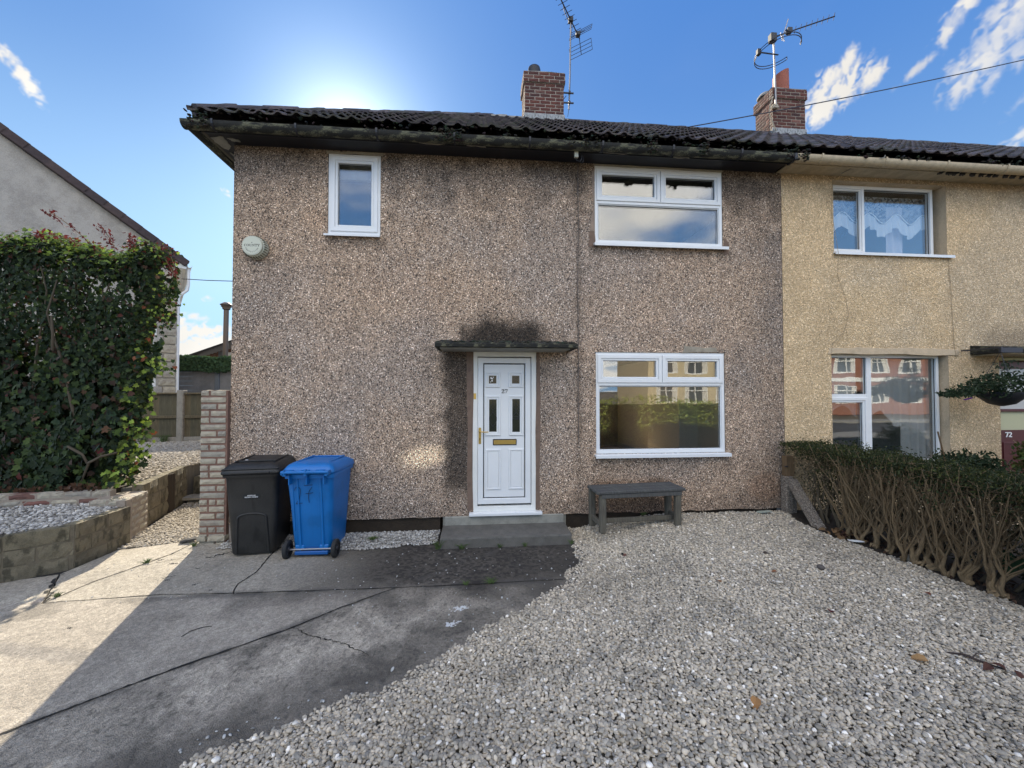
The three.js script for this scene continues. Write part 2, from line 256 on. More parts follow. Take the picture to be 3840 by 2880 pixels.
// ---------------------------------------------------------------- materials (linear base colours)
const C = (r, g, b) => new THREE.Color().setRGB(r, g, b);
function std(color, roughness = 0.9, o = {}) { return new THREE.MeshStandardMaterial({ color: C(...color), roughness, ...o }); }
const M = {
  dash: std([1, 1, 1], 0.95, { map: rep(dashMap, 1 / 2.0), bumpMap: rep(dashBump, 1 / 2.0), bumpScale: 0.007, vertexColors: true }),
  dashPlain: std([0.42, 0.37, 0.33], 0.95, { map: rep(mottle, 1) }),
  cast: std([1, 1, 1], 0.95, { map: rep(castMap, 1 / 1.5), bumpMap: rep(castBump, 1 / 1.5), bumpScale: 0.011, vertexColors: true }),
  tanCable: std([0.33, 0.25, 0.16], 0.8),
  tanSmooth: std([0.60, 0.465, 0.31], 0.9, { map: rep(mottle, 1.2), bumpMap: rep(grain, 3), bumpScale: 0.003 }),
  tanPaint: std([0.50, 0.41, 0.275], 0.75, { map: rep(mottle, 2) }),
  cement: std([0.33, 0.25, 0.195], 0.95, { map: rep(mottle, 2), bumpMap: rep(grain, 4), bumpScale: 0.004 }),
  cementBrown: std([0.2, 0.135, 0.1], 0.95, { map: rep(mottle, 2), bumpMap: rep(grain, 4), bumpScale: 0.004 }),
  upvc: std([0.78, 0.79, 0.80], 0.32, { map: rep(tex(256, 256, (x, y) => { const k = 0.93 + 0.07 * fbm(x / 60, y / 60, 4, 61, 4, 4); return [k, k, k * 0.99]; }), 1.5) }),
  upvcOld: std([0.80, 0.80, 0.78], 0.35, { map: rep(mottleSoft, 0.8) }),
  seal: std([0.012, 0.012, 0.013], 0.6),
  black: std([0.014, 0.015, 0.019], 0.55),
  blackPaint: std([0.013, 0.014, 0.02], 0.5, { map: rep(mottle, 2) }),
  gutter: std([0.62, 0.62, 0.6], 0.9, { map: rep(mossMap, 1.1, 3), bumpMap: rep(grain, 5), bumpScale: 0.008 }),
  mossSlab: std([0.5, 0.48, 0.45], 0.95, { map: rep(mossMap, 2.6), bumpMap: rep(grain, 6), bumpScale: 0.006 }),
  soffitGrey: std([0.3, 0.29, 0.25], 0.9, { map: rep(mottle, 2) }),
  paleStone: std([0.40, 0.35, 0.27], 0.95, { map: rep(mottle, 2.2), bumpMap: rep(grain, 5), bumpScale: 0.006 }),
  tile: [[0.95, 0.92, 0.95], [0.6, 0.58, 0.62], [1.3, 1.22, 1.2], [0.8, 0.84, 0.72]].map((c) => std(c, 0.92, { map: rep(tileMap, 2.2), bumpMap: rep(grain, 6), bumpScale: 0.006 })),
  blockJoint: std([0.15, 0.125, 0.085], 0.95, { map: rep(mottle, 3) }),
  mortar: std([0.30, 0.25, 0.2], 0.95, { map: rep(mottle, 3) }),
  mortarRed: std([0.20, 0.115, 0.085], 0.95, { map: rep(mottle, 3) }),
  mortarGrey: std([0.36, 0.31, 0.26], 0.95, { map: rep(mottle, 3) }),
  brickRed: [[0.11, 0.036, 0.028], [0.085, 0.032, 0.026], [0.135, 0.046, 0.033], [0.075, 0.033, 0.029], [0.12, 0.05, 0.037]].map((c) => std(c, 0.92, { map: rep(brickTone, 4), bumpMap: rep(grain, 8), bumpScale: 0.004 })),
  brickOld: [[0.2, 0.09, 0.07], [0.15, 0.075, 0.058]].map((c) => std(c, 0.92, { map: rep(brickTone, 4) })),
  brickStone: [[0.45, 0.395, 0.30], [0.42, 0.375, 0.29], [0.40, 0.365, 0.295], [0.36, 0.33, 0.27], [0.46, 0.405, 0.31]].map((c) => std(c, 0.93, { map: rep(brickTone, 3), bumpMap: rep(grain, 6), bumpScale: 0.006 })),
  block: [[0.225, 0.19, 0.125], [0.21, 0.178, 0.12], [0.235, 0.195, 0.128], [0.195, 0.168, 0.115], [0.215, 0.182, 0.118]].map((c) => std(c, 0.95, { map: rep(mossStain, 1.3), bumpMap: rep(grain, 4), bumpScale: 0.01 })),
  lead: std([0.34, 0.35, 0.355], 0.7, { map: rep(mossStain, 4) }),
  flaunch: std([0.3, 0.28, 0.25], 0.95, { map: rep(mottle, 3) }),
  terracotta: std([0.33, 0.1, 0.06], 0.75, { map: rep(mottle, 2) }),
  metal: std([0.30, 0.30, 0.32], 0.45, { metalness: 0.8 }),
  metalDark: std([0.05, 0.05, 0.06], 0.5, { metalness: 0.5 }),
  galvan: std([0.36, 0.34, 0.33], 0.5, { metalness: 0.7 }),
  brass: std([0.62, 0.42, 0.13], 0.32, { metalness: 0.75 }),
  wood: std([0.14, 0.125, 0.10], 0.9, { map: rep(woodMap, 3, 0.8), bumpMap: rep(woodBump, 3, 0.8), bumpScale: 0.004 }),
  woodDark: std([0.10, 0.098, 0.096], 0.85, { map: rep(woodMap, 3, 0.8), bumpMap: rep(woodBump, 3, 0.8), bumpScale: 0.004 }),
  woodBrown: std([0.20, 0.125, 0.065], 0.88, { map: rep(woodMap, 3, 0.8), bumpMap: rep(woodBump, 3, 0.8), bumpScale: 0.003 }),
  fence: [[0.16, 0.125, 0.072], [0.14, 0.115, 0.07], [0.18, 0.138, 0.08], [0.125, 0.108, 0.068]].map((c) => std(c, 0.92, { map: rep(woodMap, 3, 0.7), bumpMap: rep(woodBump, 3, 0.7), bumpScale: 0.003 })),
  concretePost: std([0.34, 0.30, 0.24], 0.95, { map: rep(mottle, 2.5), bumpMap: rep(grain, 5), bumpScale: 0.005 }),
  pebbleConc: std([0.85, 0.8, 0.72], 0.95, { map: rep(dashMap, 0.9), bumpMap: rep(dashBump, 0.9), bumpScale: 0.004 }),
  stepConc: std([0.145, 0.135, 0.118], 0.95, { map: rep(mottle, 1.8), bumpMap: rep(driveBump, 2), bumpScale: 0.004 }),
  drive: std([1, 1, 1], 0.93, { map: driveMap, bumpMap: rep(driveBump, 3.2, 2.4), bumpScale: 0.009 }),
  crack: std([0.012, 0.011, 0.009], 1),
  soil: std([0.05, 0.036, 0.024], 1, { map: rep(mottle, 2), bumpMap: rep(grain, 3), bumpScale: 0.02 }),
  earth: std([0.12, 0.10, 0.07], 1, { map: rep(mottle, 0.4) }),
  road: std([0.06, 0.06, 0.062], 0.92, { map: rep(mottle, 0.7), bumpMap: rep(fine, 3), bumpScale: 0.004 }),
  pavement: std([0.26, 0.25, 0.23], 0.92, { map: rep(mottle, 0.8) }),
  gravelBed: std([0.15, 0.135, 0.11], 1, { map: rep(mottle, 3), bumpMap: rep(grain, 5), bumpScale: 0.015 }),
  gravelBedPale: std([0.2, 0.185, 0.16], 1, { map: rep(mottle, 3), bumpMap: rep(grain, 5), bumpScale: 0.015 }),
  stone: new THREE.MeshStandardMaterial({ color: 0xffffff, roughness: 0.9 }),
  glass: new THREE.MeshPhysicalMaterial({ color: C(0.97, 0.985, 0.98), transmission: 1, roughness: 0.0, thickness: 0, ior: 2.05, bumpMap: rep(tex(256, 256, (x, y) => fbm(x / 64, y / 64, 2, 71, 4, 4), false), 0.9), bumpScale: 0.0007 }),
  glassObscure: new THREE.MeshPhysicalMaterial({ color: C(0.9, 0.93, 0.92), transmission: 1, roughness: 0.05, thickness: 0, ior: 1.7, bumpMap: rep(grain, 8), bumpScale: 0.004 }),
  came: std([0.03, 0.03, 0.032], 0.5, { metalness: 0.4 }),
  inside: std([0.80, 0.70, 0.55], 0.95),
  insideDark: std([0.4, 0.37, 0.34], 0.95),
  insideWhite: std([0.6, 0.58, 0.54], 0.9),
  carpet: std([0.07, 0.055, 0.045], 1),
  lace: std([0.80, 0.79, 0.78], 0.95, { side: THREE.DoubleSide, transparent: true, opacity: 0.5, alphaMap: rep(tex(256, 256, (x, y) => { const n = fbm(x / 20, y / 20, 3, 73, 13, 13), g = ((x % 8) < 3 || (y % 8) < 3) ? 1 : 0.35; return clamp(g * (0.4 + sst(0.45, 0.6, n))); }, false), 3) }),
  frill: std([0.82, 0.82, 0.82], 0.95, { side: THREE.DoubleSide, transparent: true, opacity: 0.72 }),
  voile: std([0.78, 0.78, 0.77], 0.95, { side: THREE.DoubleSide, transparent: true, opacity: 0.42 }),
  bark: std([1, 1, 1], 0.95, { map: rep(tex(256, 256, (x, y) => { const n = fbm(x / 10, y / 40, 4, 81, 25, 6), f = fbm(x / 40, y / 18, 3, 82, 6, 14), k = 0.45 + 1.0 * n * f + 0.25 * f; return [0.31 * k, 0.215 * k, 0.115 * k]; }), 2, 3), bumpMap: rep(grain, 3), bumpScale: 0.006 }),
  barkMid: std([0.13, 0.1, 0.062], 0.95),
  barkDark: std([0.07, 0.055, 0.036], 0.95),
  flue: std([0.15, 0.115, 0.09], 0.6, { metalness: 0.3 }),
  leaf: new THREE.MeshPhysicalMaterial({ color: 0xffffff, roughness: 0.7, transmission: 0.42, thickness: 0, side: THREE.DoubleSide, specularIntensity: 0.35 }),
  blueBin: std([0.004, 0.15, 0.46], 0.42, { map: rep(tex(256, 256, (x, y) => { const k = 0.84 + 0.22 * fbm(x / 30, y / 70, 4, 91, 9, 4), s = sst(0.62, 0.72, fbm(x / 3, y / 50, 4, 92, 85, 5)) * 0.35, d = sst(0.5, 0.75, fbm(x / 50, y / 50, 4, 93, 5, 5)) * 0.3; return mix3(mix3([k, k, k], [1, 1, 1], s), [0.6, 0.5, 0.45], d); }), 1.4), bumpMap: rep(fine, 6), bumpScale: 0.0006 }),
  blueDark: std([0.004, 0.085, 0.30], 0.5),
  blackBin: std([0.022, 0.0215, 0.0205], 0.5, { map: rep(mossStain, 0.9), bumpMap: rep(fine, 6), bumpScale: 0.0006 }),
  rubber: std([0.018, 0.018, 0.018], 0.8),
  pen: std([0.006, 0.018, 0.06], 0.7),
  white: std([0.78, 0.78, 0.76], 0.5),
  alarm: std([0.52, 0.52, 0.42], 0.5),
  maroon: std([0.075, 0.010, 0.012], 0.4),
  creamPane: std([0.48, 0.47, 0.3], 0.7),
  ply: std([0.13, 0.062, 0.035], 0.85, { map: rep(woodMap, 2, 0.5) }),
  comp: std([0.27, 0.265, 0.26], 0.8, { map: rep(mottle, 0.6) }),
  compPost: std([0.17, 0.19, 0.21], 0.7),
  render: std([0.44, 0.405, 0.355], 0.95, { map: rep(mottle, 0.7), bumpMap: rep(grain, 1.4), bumpScale: 0.012 }),
  verge: [[0.075, 0.052, 0.05], [0.085, 0.06, 0.056], [0.065, 0.047, 0.047]].map((c) => std(c, 0.9, { map: rep(mottle, 2) })),
  buff: std([0.58, 0.49, 0.33], 0.92, { map: rep(tex(512, 512, (x, y) => { const r = Math.floor(y / 16), q = (x + (r % 2) * 24) % 48, m = y % 16 < 2 || q < 2 ? 0.75 : 0.85 + 0.3 * hash(Math.floor((x + (r % 2) * 24) / 48), r, 95); return [m, m, m]; }), 0.4) }),
  redFar: std([0.28, 0.125, 0.085], 0.92, { map: rep(tex(512, 512, (x, y) => { const r = Math.floor(y / 16), q = (x + (r % 2) * 24) % 48, m = y % 16 < 2 || q < 2 ? 1.1 : 0.8 + 0.3 * hash(Math.floor((x + (r % 2) * 24) / 48), r, 96); return [m, m, m]; }), 0.4) }),
  farRoof: std([0.13, 0.085, 0.065], 0.9, { map: rep(mottle, 0.6) }),
};
// ---------------------------------------------------------------- ground, street and drive
{
  const g = boxUV(new THREE.PlaneGeometry(1100, 1100).rotateX(-Math.PI / 2)); g.translate(0, -0.34, 0);
  structure(add('ground', g, M.earth));
  structure(add('pavement', cbox(-60, -0.34, 9.3, 60, -0.22, 11.2, 0.01), M.pavement));
  structure(add('road', box(-60, -0.345, 11.2, 60, -0.325, 17.5), M.road));
  structure(add('far_pavement', cbox(-60, -0.34, 17.5, 60, -0.22, 19.2, 0.01), M.pavement));
}
const wob = (x, z, a = 0.007) => [x + (vn(x * 9, z * 9, 101) - 0.5) * 2 * a + (vn(x * 31, z * 31, 103) - 0.5) * a, z + (vn(x * 9, z * 9, 102) - 0.5) * 2 * a + (vn(x * 31, z * 31, 104) - 0.5) * a];
function slab(poly, top, thick, inset, uvf, a) {
  let d = [];
  poly.forEach((p, i) => { const q = poly[(i + 1) % poly.length], n = Math.max(1, Math.round(Math.hypot(q[0] - p[0], q[1] - p[1]) / 0.05)); for (let k = 0; k < n; k++) d.push(wob(mix(p[0], q[0], k / n), mix(p[1], q[1], k / n), a)); });
  const area = d.reduce((s, p, i) => { const q = d[(i + 1) % d.length]; return s + p[0] * q[1] - q[0] * p[1]; }, 0), dir = area > 0 ? 1 : -1;
  d = d.map((p, i) => { const a = d[(i - 1 + d.length) % d.length], b = d[(i + 1) % d.length], dx = b[0] - a[0], dz = b[1] - a[1], l = Math.hypot(dx, dz) || 1; return [p[0] - (dz / l) * inset * dir, p[1] + (dx / l) * inset * dir]; });
  const pos = [], uv = [], put = (x, y, z) => { pos.push(x, y, z); uv.push(...uvf(x, z)); };
  const tri = THREE.ShapeUtils.triangulateShape(d.map((p) => new THREE.Vector2(p[0], p[1])), []);
  for (const t of tri) { const s = [...t]; const [p, q, r] = s.map((k) => d[k]); const cr = (q[0] - p[0]) * (r[1] - p[1]) - (q[1] - p[1]) * (r[0] - p[0]); if (cr > 0) s.reverse(); for (const k of s) put(d[k][0], top, d[k][1]); }
  d.forEach((p, i) => { const q = d[(i + 1) % d.length]; const A = [p[0], top, p[1]], B = [q[0], top, q[1]], c = [q[0], top - thick, q[1]], e = [p[0], top - thick, p[1]]; for (const v of dir > 0 ? [A, B, c, A, c, e] : [A, c, B, A, e, c]) put(...v); });
  const g = new THREE.BufferGeometry(); g.setAttribute('position', new THREE.Float32BufferAttribute(pos, 3)); g.setAttribute('uv', new THREE.Float32BufferAttribute(uv, 2)); g.computeVertexNormals(); return g;
}
const driveUV = (x, z) => [(x - DX0) / DW, (z - DZ0) / DH], metreUV = (x, z) => [x, z];
const A = [[1.3, 1.27], [0.935, 1.289], [0.012, 1.315], [-0.776, 1.323], [-1.586, 1.307], [-2.237, 1.294], [-2.904, 1.264], [-3.506, 1.307], [-3.774, 1.327]];
const B = [[-0.776, 1.323], [-1.169, 1.617], [-1.443, 1.873], [-1.983, 2.252], [-2.251, 2.467], [-2.424, 2.609], [-2.558, 2.722], [-4.3, 4.1], [-6, 5.5]];
const Cc = [[-2.237, 1.294], [-2.299, 1.122], [-2.266, 0.873], [-2.336, 0.476], [-2.4, 0.04]];
const E = [[-3.44, -0.1], [-3.478, 0.335], [-3.624, 0.734], [-3.724, 0.959], [-3.774, 1.327]];
const F = [[-4.219, 0.747], [-3.98, 1.068], [-3.774, 1.327]];
const drive = thing('driveway', 'grey concrete driveway with cracks, dark stains and paint splashes', undefined); structure(drive);
for (const poly of [
  [...A.slice(0, 6), ...Cc.slice(1), [1.3, 0.04]],
  [...[...Cc].reverse(), ...A.slice(6), ...[...E].reverse().slice(1), [-3.05, -0.05], [-3.0, 0.04]],
  [...E, ...[...F].reverse().slice(1), [-4.2, 0.15], [-4.078, 0.127]],
  [...A.slice(3), ...[...F].reverse().slice(1), [-4.66, 0.92], [-5.6, 1.55], [-6.8, 2.4], [-6.8, 5.5], ...[...B].reverse().slice(0, -1)],
  [...B, [-6, 6.6], [-2, 6.6], [-1.7, 3.5], [-0.9, 3.1], [-0.2, 2.75], [0.6, 2.1], [1.3, 1.6], ...A.slice(0, 3)],
]) add('concrete_slab', slab(poly, -0.19, 0.05, 0.0075, driveUV, 0.009), M.drive, drive);
add('joint_bed', slab([[1.3, 0.03], [1.3, 2], [-2, 6.5], [-6.9, 6.5], [-6.9, 2.2], [-4.3, 0.6], [-4.2, 0.05], [-3.4, -0.12]], -0.212, 0.02, 0, metreUV, 0), M.crack, drive);
function ribbon(pts, w, y, seed, jit = 2.2) {
  const d = []; for (let i = 0; i < pts.length - 1; i++) for (let k = 0; k < 12; k++) { const t = k / 12; d.push([mix(pts[i][0], pts[i + 1][0], t), mix(pts[i][1], pts[i + 1][1], t)]); } d.push(pts.at(-1));
  const pos = [], L = [], Rr = [];
  d.forEach((p, i) => { const a = d[Math.max(0, i - 1)], b = d[Math.min(d.length - 1, i + 1)], l = Math.hypot(b[0] - a[0], b[1] - a[1]), nx = -(b[1] - a[1]) / l, nz = (b[0] - a[0]) / l, o = (hash(i, 1, seed) - 0.5) * w * jit, ww = w * (0.25 + hash(i, 2, seed)) * Math.sin(Math.PI * clamp((i + 0.6) / d.length, 0.02, 0.98)) ** 0.5; L.push([p[0] + nx * (o + ww / 2), p[1] + nz * (o + ww / 2)]); Rr.push([p[0] + nx * (o - ww / 2), p[1] + nz * (o - ww / 2)]); });
  for (let i = 0; i < d.length - 1; i++) for (const q of [L[i], L[i + 1], Rr[i], Rr[i], L[i + 1], Rr[i + 1]]) pos.push(q[0], y, q[1]);
  const g = new THREE.BufferGeometry(); g.setAttribute('position', new THREE.Float32BufferAttribute(pos, 3)); g.computeVertexNormals(); return boxUV(g);
}
add('crack', ribbon(B.slice(0, 8), 0.022, -0.1862, 11, 0.35), M.crack, drive); add('crack', ribbon(A.slice(0, 8), 0.013, -0.1862, 12, 0.5), M.crack, drive); add('crack', ribbon(Cc, 0.012, -0.1862, 13, 0.8), M.crack, drive); add('crack', ribbon(E, 0.012, -0.1862, 14, 0.6), M.crack, drive); add('crack', ribbon(F, 0.034, -0.1862, 15), M.crack, drive);
add('crack', ribbon([[-1.443, 1.873], [-1.2, 2.03], [-1.003, 2.097], [-0.761, 2.255]], 0.011, -0.1865, 1), M.crack, drive);
add('crack', ribbon([[-3.55, 0.62], [-3.2, 0.42], [-3.02, 0.33]], 0.007, -0.1865, 2), M.crack, drive);
add('crack', ribbon([[-3.0, 0.5], [-2.86, 0.36], [-2.72, 0.27]], 0.03, -0.1865, 3), M.crack, drive);
for (const [x, z, a, l] of [[-3.3, 0.62, 0.4, 0.1], [-3.12, 0.95, 0.5, 0.12], [-3.35, 0.35, 0.4, 0.05], [-2.95, 0.75, 0.4, 0.06], [-3.2, 1.75, 0.2, 0.05], [-3.05, 1.0, 0.5, 0.05], [-3.5, 0.5, 0.4, 0.06], [-2.72, 1.1, 0.1, 0.04], [-2.5, 1.22, 0.2, 0.04]])
  add('crack', ribbon([[x, z], [x + l * Math.cos(a), z - l * Math.sin(a)]], 0.018, -0.1865, Math.round(x * 100)), M.crack, drive);

// gravel: stones thrown on a bed
const GP = [[1.15, 0.02], [1.15, 0.46], ...EDGE, [-4, 6.3], [4.2, 6.3], [4.2, 2.4], [4.13, 1.6], [4.02, 0.9], [4.1, 0.3], [4.22, 0.02]];
function inside(poly, x, z) { let c = false; for (let i = 0, j = poly.length - 1; i < poly.length; j = i++) { const [xi, zi] = poly[i], [xj, zj] = poly[j]; if (zi > z !== zj > z && x < ((xj - xi) * (z - zi)) / (zj - zi) + xi) c = !c; } return c; }
const gy = (x, z) => -0.175 + 0.19 * sst(-0.05, 1.5, distDrive(x, z)) - 0.02 + 0.018 * (fbm(x * 2.3, z * 2.3, 3, 111) - 0.5);
const fr = new THREE.Frustum(), PM = new THREE.Matrix4();
camera.updateMatrixWorld(true); camera.updateProjectionMatrix(); PM.multiplyMatrices(camera.projectionMatrix, camera.matrixWorldInverse.copy(camera.matrixWorld).invert());
const ndc = V3(); const seen = (x, y, z, m = 1.12) => { ndc.set(x, y, z).applyMatrix4(PM); return Math.abs(ndc.x) < m && Math.abs(ndc.y) < m && ndc.z < 1; };
function pebble(seed, flat) { const g = mergeVertices(new THREE.IcosahedronGeometry(1, 1).deleteAttribute('uv').deleteAttribute('normal'), 1e-4), p = g.attributes.position, R = mulberry(seed), pl = Array.from({ length: 6 }, () => [V3(R() - 0.5, R() - 0.5, R() - 0.5).normalize(), 0.62 + 0.25 * R()]); for (let i = 0; i < p.count; i++) { const v = V3().fromBufferAttribute(p, i); for (const [n, d] of pl) { const k = v.dot(n); if (k > d) v.addScaledVector(n, (d - k) * 0.85); } v.multiplyScalar(0.93 + 0.14 * hash(i, 1, seed)); p.setXYZ(i, v.x, v.y * flat, v.z); } g.computeVertexNormals(); return g; }
const pebbles = [0.62, 0.7, 0.55, 0.75, 0.6, 0.66].map((f, i) => pebble(200 + i, f));
function gravel(parentName, label, spots, tone) {
  const g = thing(parentName, label, 'gravel'); g.userData.kind = 'stuff';
  const lists = pebbles.map(() => []);
  for (const [x, y, z, s] of spots) { const e = s * rr(0.72, 1.3); lists[Math.floor(rnd() * lists.length)].push({ p: V3(x, y, z), q: quat(rr(-0.6, 0.6), rr(0, 6.28), rr(-0.6, 0.6)), s: V3(e * rr(1, 1.45), e * rr(0.8, 1.1), e * rr(0.8, 1.05)), c: tone(x, z) }); }
  lists.forEach((l, i) => l.length && instances('gravel_stone', pebbles[i], M.stone, l, g));
  return g;
}
const greyTone = (x, z) => { const t = rnd(), v = rr(0.75, 1.25) * (0.86 + 0.28 * fbm(x * 1.4, z * 1.4, 4, 117)) * (1 - 0.15 * sst(0.55, 0.72, fbm(x * 3.1 + 4, z * 3.1, 4, 118))); if (t < 0.05) return [0.84 * v, 0.77 * v, 0.66 * v]; if (t < 0.45) return [0.53 * v, 0.455 * v, 0.35 * v]; if (t < 0.78) return [0.41 * v, 0.36 * v, 0.285 * v]; if (t < 0.92) return [0.58 * v, 0.495 * v, 0.375 * v]; return [0.28 * v, 0.255 * v, 0.215 * v]; };
const paleTone = () => { const t = rnd(), v = rr(0.75, 1.2); return t < 0.3 ? [0.52 * v, 0.5 * v, 0.46 * v] : t < 0.7 ? [0.38 * v, 0.355 * v, 0.315 * v] : [0.25 * v, 0.235 * v, 0.215 * v]; };
{
  // bed under the stones
  const pos = [], st = 0.08; for (let x = -4.0; x < 4.3; x += st) for (let z = 0; z < 6.2; z += st) { if (!inside(GP, x + st / 2, z + st / 2)) continue; const q = [[x, z], [x, z + st], [x + st, z], [x + st, z], [x, z + st], [x + st, z + st]]; for (const [a, b] of q) pos.push(a, gy(a, b) - 0.012, b); }
  const g = new THREE.BufferGeometry(); g.setAttribute('position', new THREE.Float32BufferAttribute(pos, 3)); g.computeVertexNormals(); boxUV(g);
  structure(add('gravel_bed', g, M.gravelBed));
  const spots = [], cell = 0.0168;
  for (let x = -3.2; x < 4.3; x += cell) for (let z = 0.02; z < 3.7; z += cell) {
    const X = x + rr(-0.5, 0.5) * cell, Z = z + rr(-0.5, 0.5) * cell, n = (fbm(X * 5, Z * 5, 3, 113) - 0.5) * 0.12;
    if (!inside(GP, X + n, Z + n) || !seen(X, 0, Z)) continue;
    spots.push([X, gy(X, Z) + rr(-0.004, 0.004), Z, 0.0104]);
    if (rnd() < 0.42) spots.push([X + rr(-0.01, 0.01), gy(X, Z) + rr(0.006, 0.014), Z + rr(-0.01, 0.01), rnd() < 0.04 ? 0.015 : 0.0104]);
  }
  gravel('gravel', 'loose grey gravel spread over the front garden beside the concrete drive', spots, greyTone);
  const strip = [];
  const stripEdge = (x) => (x < -2.2 ? 0.27 : 0.42 - 0.12 * sst(-1.5, -0.5, x)) + (fbm(x * 6, 1, 2, 115) - 0.5) * 0.14;
  for (let x = -3.04; x < -0.5; x += 0.019) for (let z = 0.012; z < 0.6; z += 0.019) { if (x > -2.45 && x < -1.7 && z > 0.25) continue; const X = x + rr(-0.01, 0.01), Z = z + rr(-0.01, 0.01); if (Z > stripEdge(X) || (X < -2.75 && Z < 0.1 && X < -2.95)) continue; const h = -0.186 + 0.055 * sst(0.0, 0.3, stripEdge(X) - Z); for (let k = -0.18; k < h + 0.01; k += 0.016) strip.push([X, k + rr(0, 0.006), Z, 0.0108]); }
  gravel('gravel_strip', 'strip of pale gravel along the wall foot behind the bins', strip, paleTone);
  // loose chips kicked onto the drive
  const chips = []; for (let i = 0; i < 150; i++) { const X = rr(-1.6, 1.0), Z = rr(0.42, 1.9); if (distDrive(X, Z) < 0.02 || inside(GP, X, Z)) continue; chips.push([X, -0.186, Z, rr(0.003, 0.0075)]); } for (let i = 0; i < 46; i++) { const k = Math.floor(rnd() * 11), t = rnd(), X = mix(EDGE[k][0], EDGE[k + 1][0], t) - Math.abs(rr(0.01, 0.12)), Z = mix(EDGE[k][1], EDGE[k + 1][1], t) - Math.abs(rr(-0.02, 0.1)); chips.push([X, -0.181, Z, rr(0.005, 0.0105)]); }
  for (let i = 0; i < 70; i++) chips.push([rr(-3.9, -1.9), -0.185, rr(0.2, 1.5), rr(0.003, 0.006)]);
  gravel('gravel_chips', 'scattered white stone chips lying on the dark concrete', chips, () => { const v = rr(0.25, 0.6); return [v, v * 0.98, v * 0.92]; });
}
// ---------------------------------------------------------------- the two joined houses
const font = await new FontLoader().loadAsync('fonts/droid/droid_serif_bold.typeface.json');
const fontSans = await new FontLoader().loadAsync('fonts/droid/droid_sans_bold.typeface.json');
function gridWall(x0, x1, y0, y1, z, step, holes, color, wobble = 0.003) {
  const cut = (a, b, e) => { const s = new Set([a, b]); for (let v = a + step; v < b - step * 0.3; v += step) s.add(v); for (const v of e) if (v > a && v < b) s.add(v); return [...s].sort((p, q) => p - q); };
  const xs = cut(x0, x1, holes.flatMap((h) => [h[0], h[1]])), ys = cut(y0, y1, holes.flatMap((h) => [h[2], h[3]])), pos = [], uv = [], col = [], idx = [];
  const edge = (x, y) => x <= x0 + 1e-6 || x >= x1 - 1e-6 || holes.some((h) => x >= h[0] - 1e-6 && x <= h[1] + 1e-6 && y >= h[2] - 1e-6 && y <= h[3] + 1e-6);
  for (const y of ys) for (const x of xs) { const w = edge(x, y) ? 0 : (fbm(x * 2.4, y * 2.4, 3, 121) - 0.5) * 2 * wobble, by = y <= y0 + 1e-6 ? (vn(x * 7, 1, 122) - 0.5) * 0.025 : 0; pos.push(x, y + by, z + w + (y < y0 + 0.08 ? (y0 + 0.08 - y) * 0.2 : 0)); uv.push(x, y); col.push(...color(x, y)); }
  const n = xs.length;
  for (let j = 0; j < ys.length - 1; j++) for (let i = 0; i < n - 1; i++) { const cx = (xs[i] + xs[i + 1]) / 2, cy = (ys[j] + ys[j + 1]) / 2; if (holes.some((h) => cx > h[0] && cx < h[1] && cy > h[2] && cy < h[3])) continue; const a = j * n + i; idx.push(a, a + 1, a + n, a + 1, a + n + 1, a + n); }
  const g = new THREE.BufferGeometry(); g.setAttribute('position', new THREE.Float32BufferAttribute(pos, 3)); g.setAttribute('uv', new THREE.Float32BufferAttribute(uv, 2)); g.setAttribute('color', new THREE.Float32BufferAttribute(col, 3)); g.setIndex(idx); g.computeVertexNormals(); return g;
}
function ring(x0, x1, y0, y1, w, z, d, bevel = 0.004) { // a rectangular border with bevelled edges, its back at z
  const s = new THREE.Shape([new THREE.Vector2(x0, y0), new THREE.Vector2(x1, y0), new THREE.Vector2(x1, y1), new THREE.Vector2(x0, y1)]);
  s.holes.push(new THREE.Path([new THREE.Vector2(x0 + w, y0 + w), new THREE.Vector2(x0 + w, y1 - w), new THREE.Vector2(x1 - w, y1 - w), new THREE.Vector2(x1 - w, y0 + w)]));
  const g = new THREE.ExtrudeGeometry(s, { depth: Math.max(0.001, d - bevel), bevelEnabled: true, bevelThickness: bevel, bevelSize: bevel, bevelOffset: -bevel, bevelSegments: 1, steps: 1 }); g.translate(0, 0, z); return boxUV(g);
}
const sheet = (x0, x1, y0, y1, z) => boxUV(new THREE.PlaneGeometry(x1 - x0, y1 - y0).toNonIndexed().translate((x0 + x1) / 2, (y0 + y1) / 2, z));
function pane(parent, x0, x1, y0, y1, z, mat = M.glass, double = true) {
  add('pane', double ? [sheet(x0, x1, y0, y1, z), sheet(x0, x1, y0, y1, z - 0.018)] : sheet(x0, x1, y0, y1, z), mat, parent);
  add('seal', [cbox(x0 - 0.001, y0, z - 0.004, x0 + 0.004, y1, z + 0.004, 0), cbox(x1 - 0.004, y0, z - 0.004, x1 + 0.001, y1, z + 0.004, 0), cbox(x0 + 0.004, y1 - 0.004, z - 0.004, x1 - 0.004, y1 + 0.001, z + 0.004, 0), cbox(x0 + 0.004, y0 - 0.001, z - 0.004, x1 - 0.004, y0 + 0.003, z + 0.004, 0)], M.seal, parent);
}
function sash(parent, x0, x1, y0, y1, w, z, mat) { // an opening light: outer border and glazing bead
  add('sash', [ring(x0, x1, y0, y1, w * 0.62, z - 0.06, 0.068, 0.004), ring(x0 + w * 0.6, x1 - w * 0.6, y0 + w * 0.6, y1 - w * 0.6, w * 0.42, z - 0.05, 0.048, 0.007)], mat, parent);
  pane(parent, x0 + w, x1 - w, y0 + w, y1 - w, z - 0.03);
}
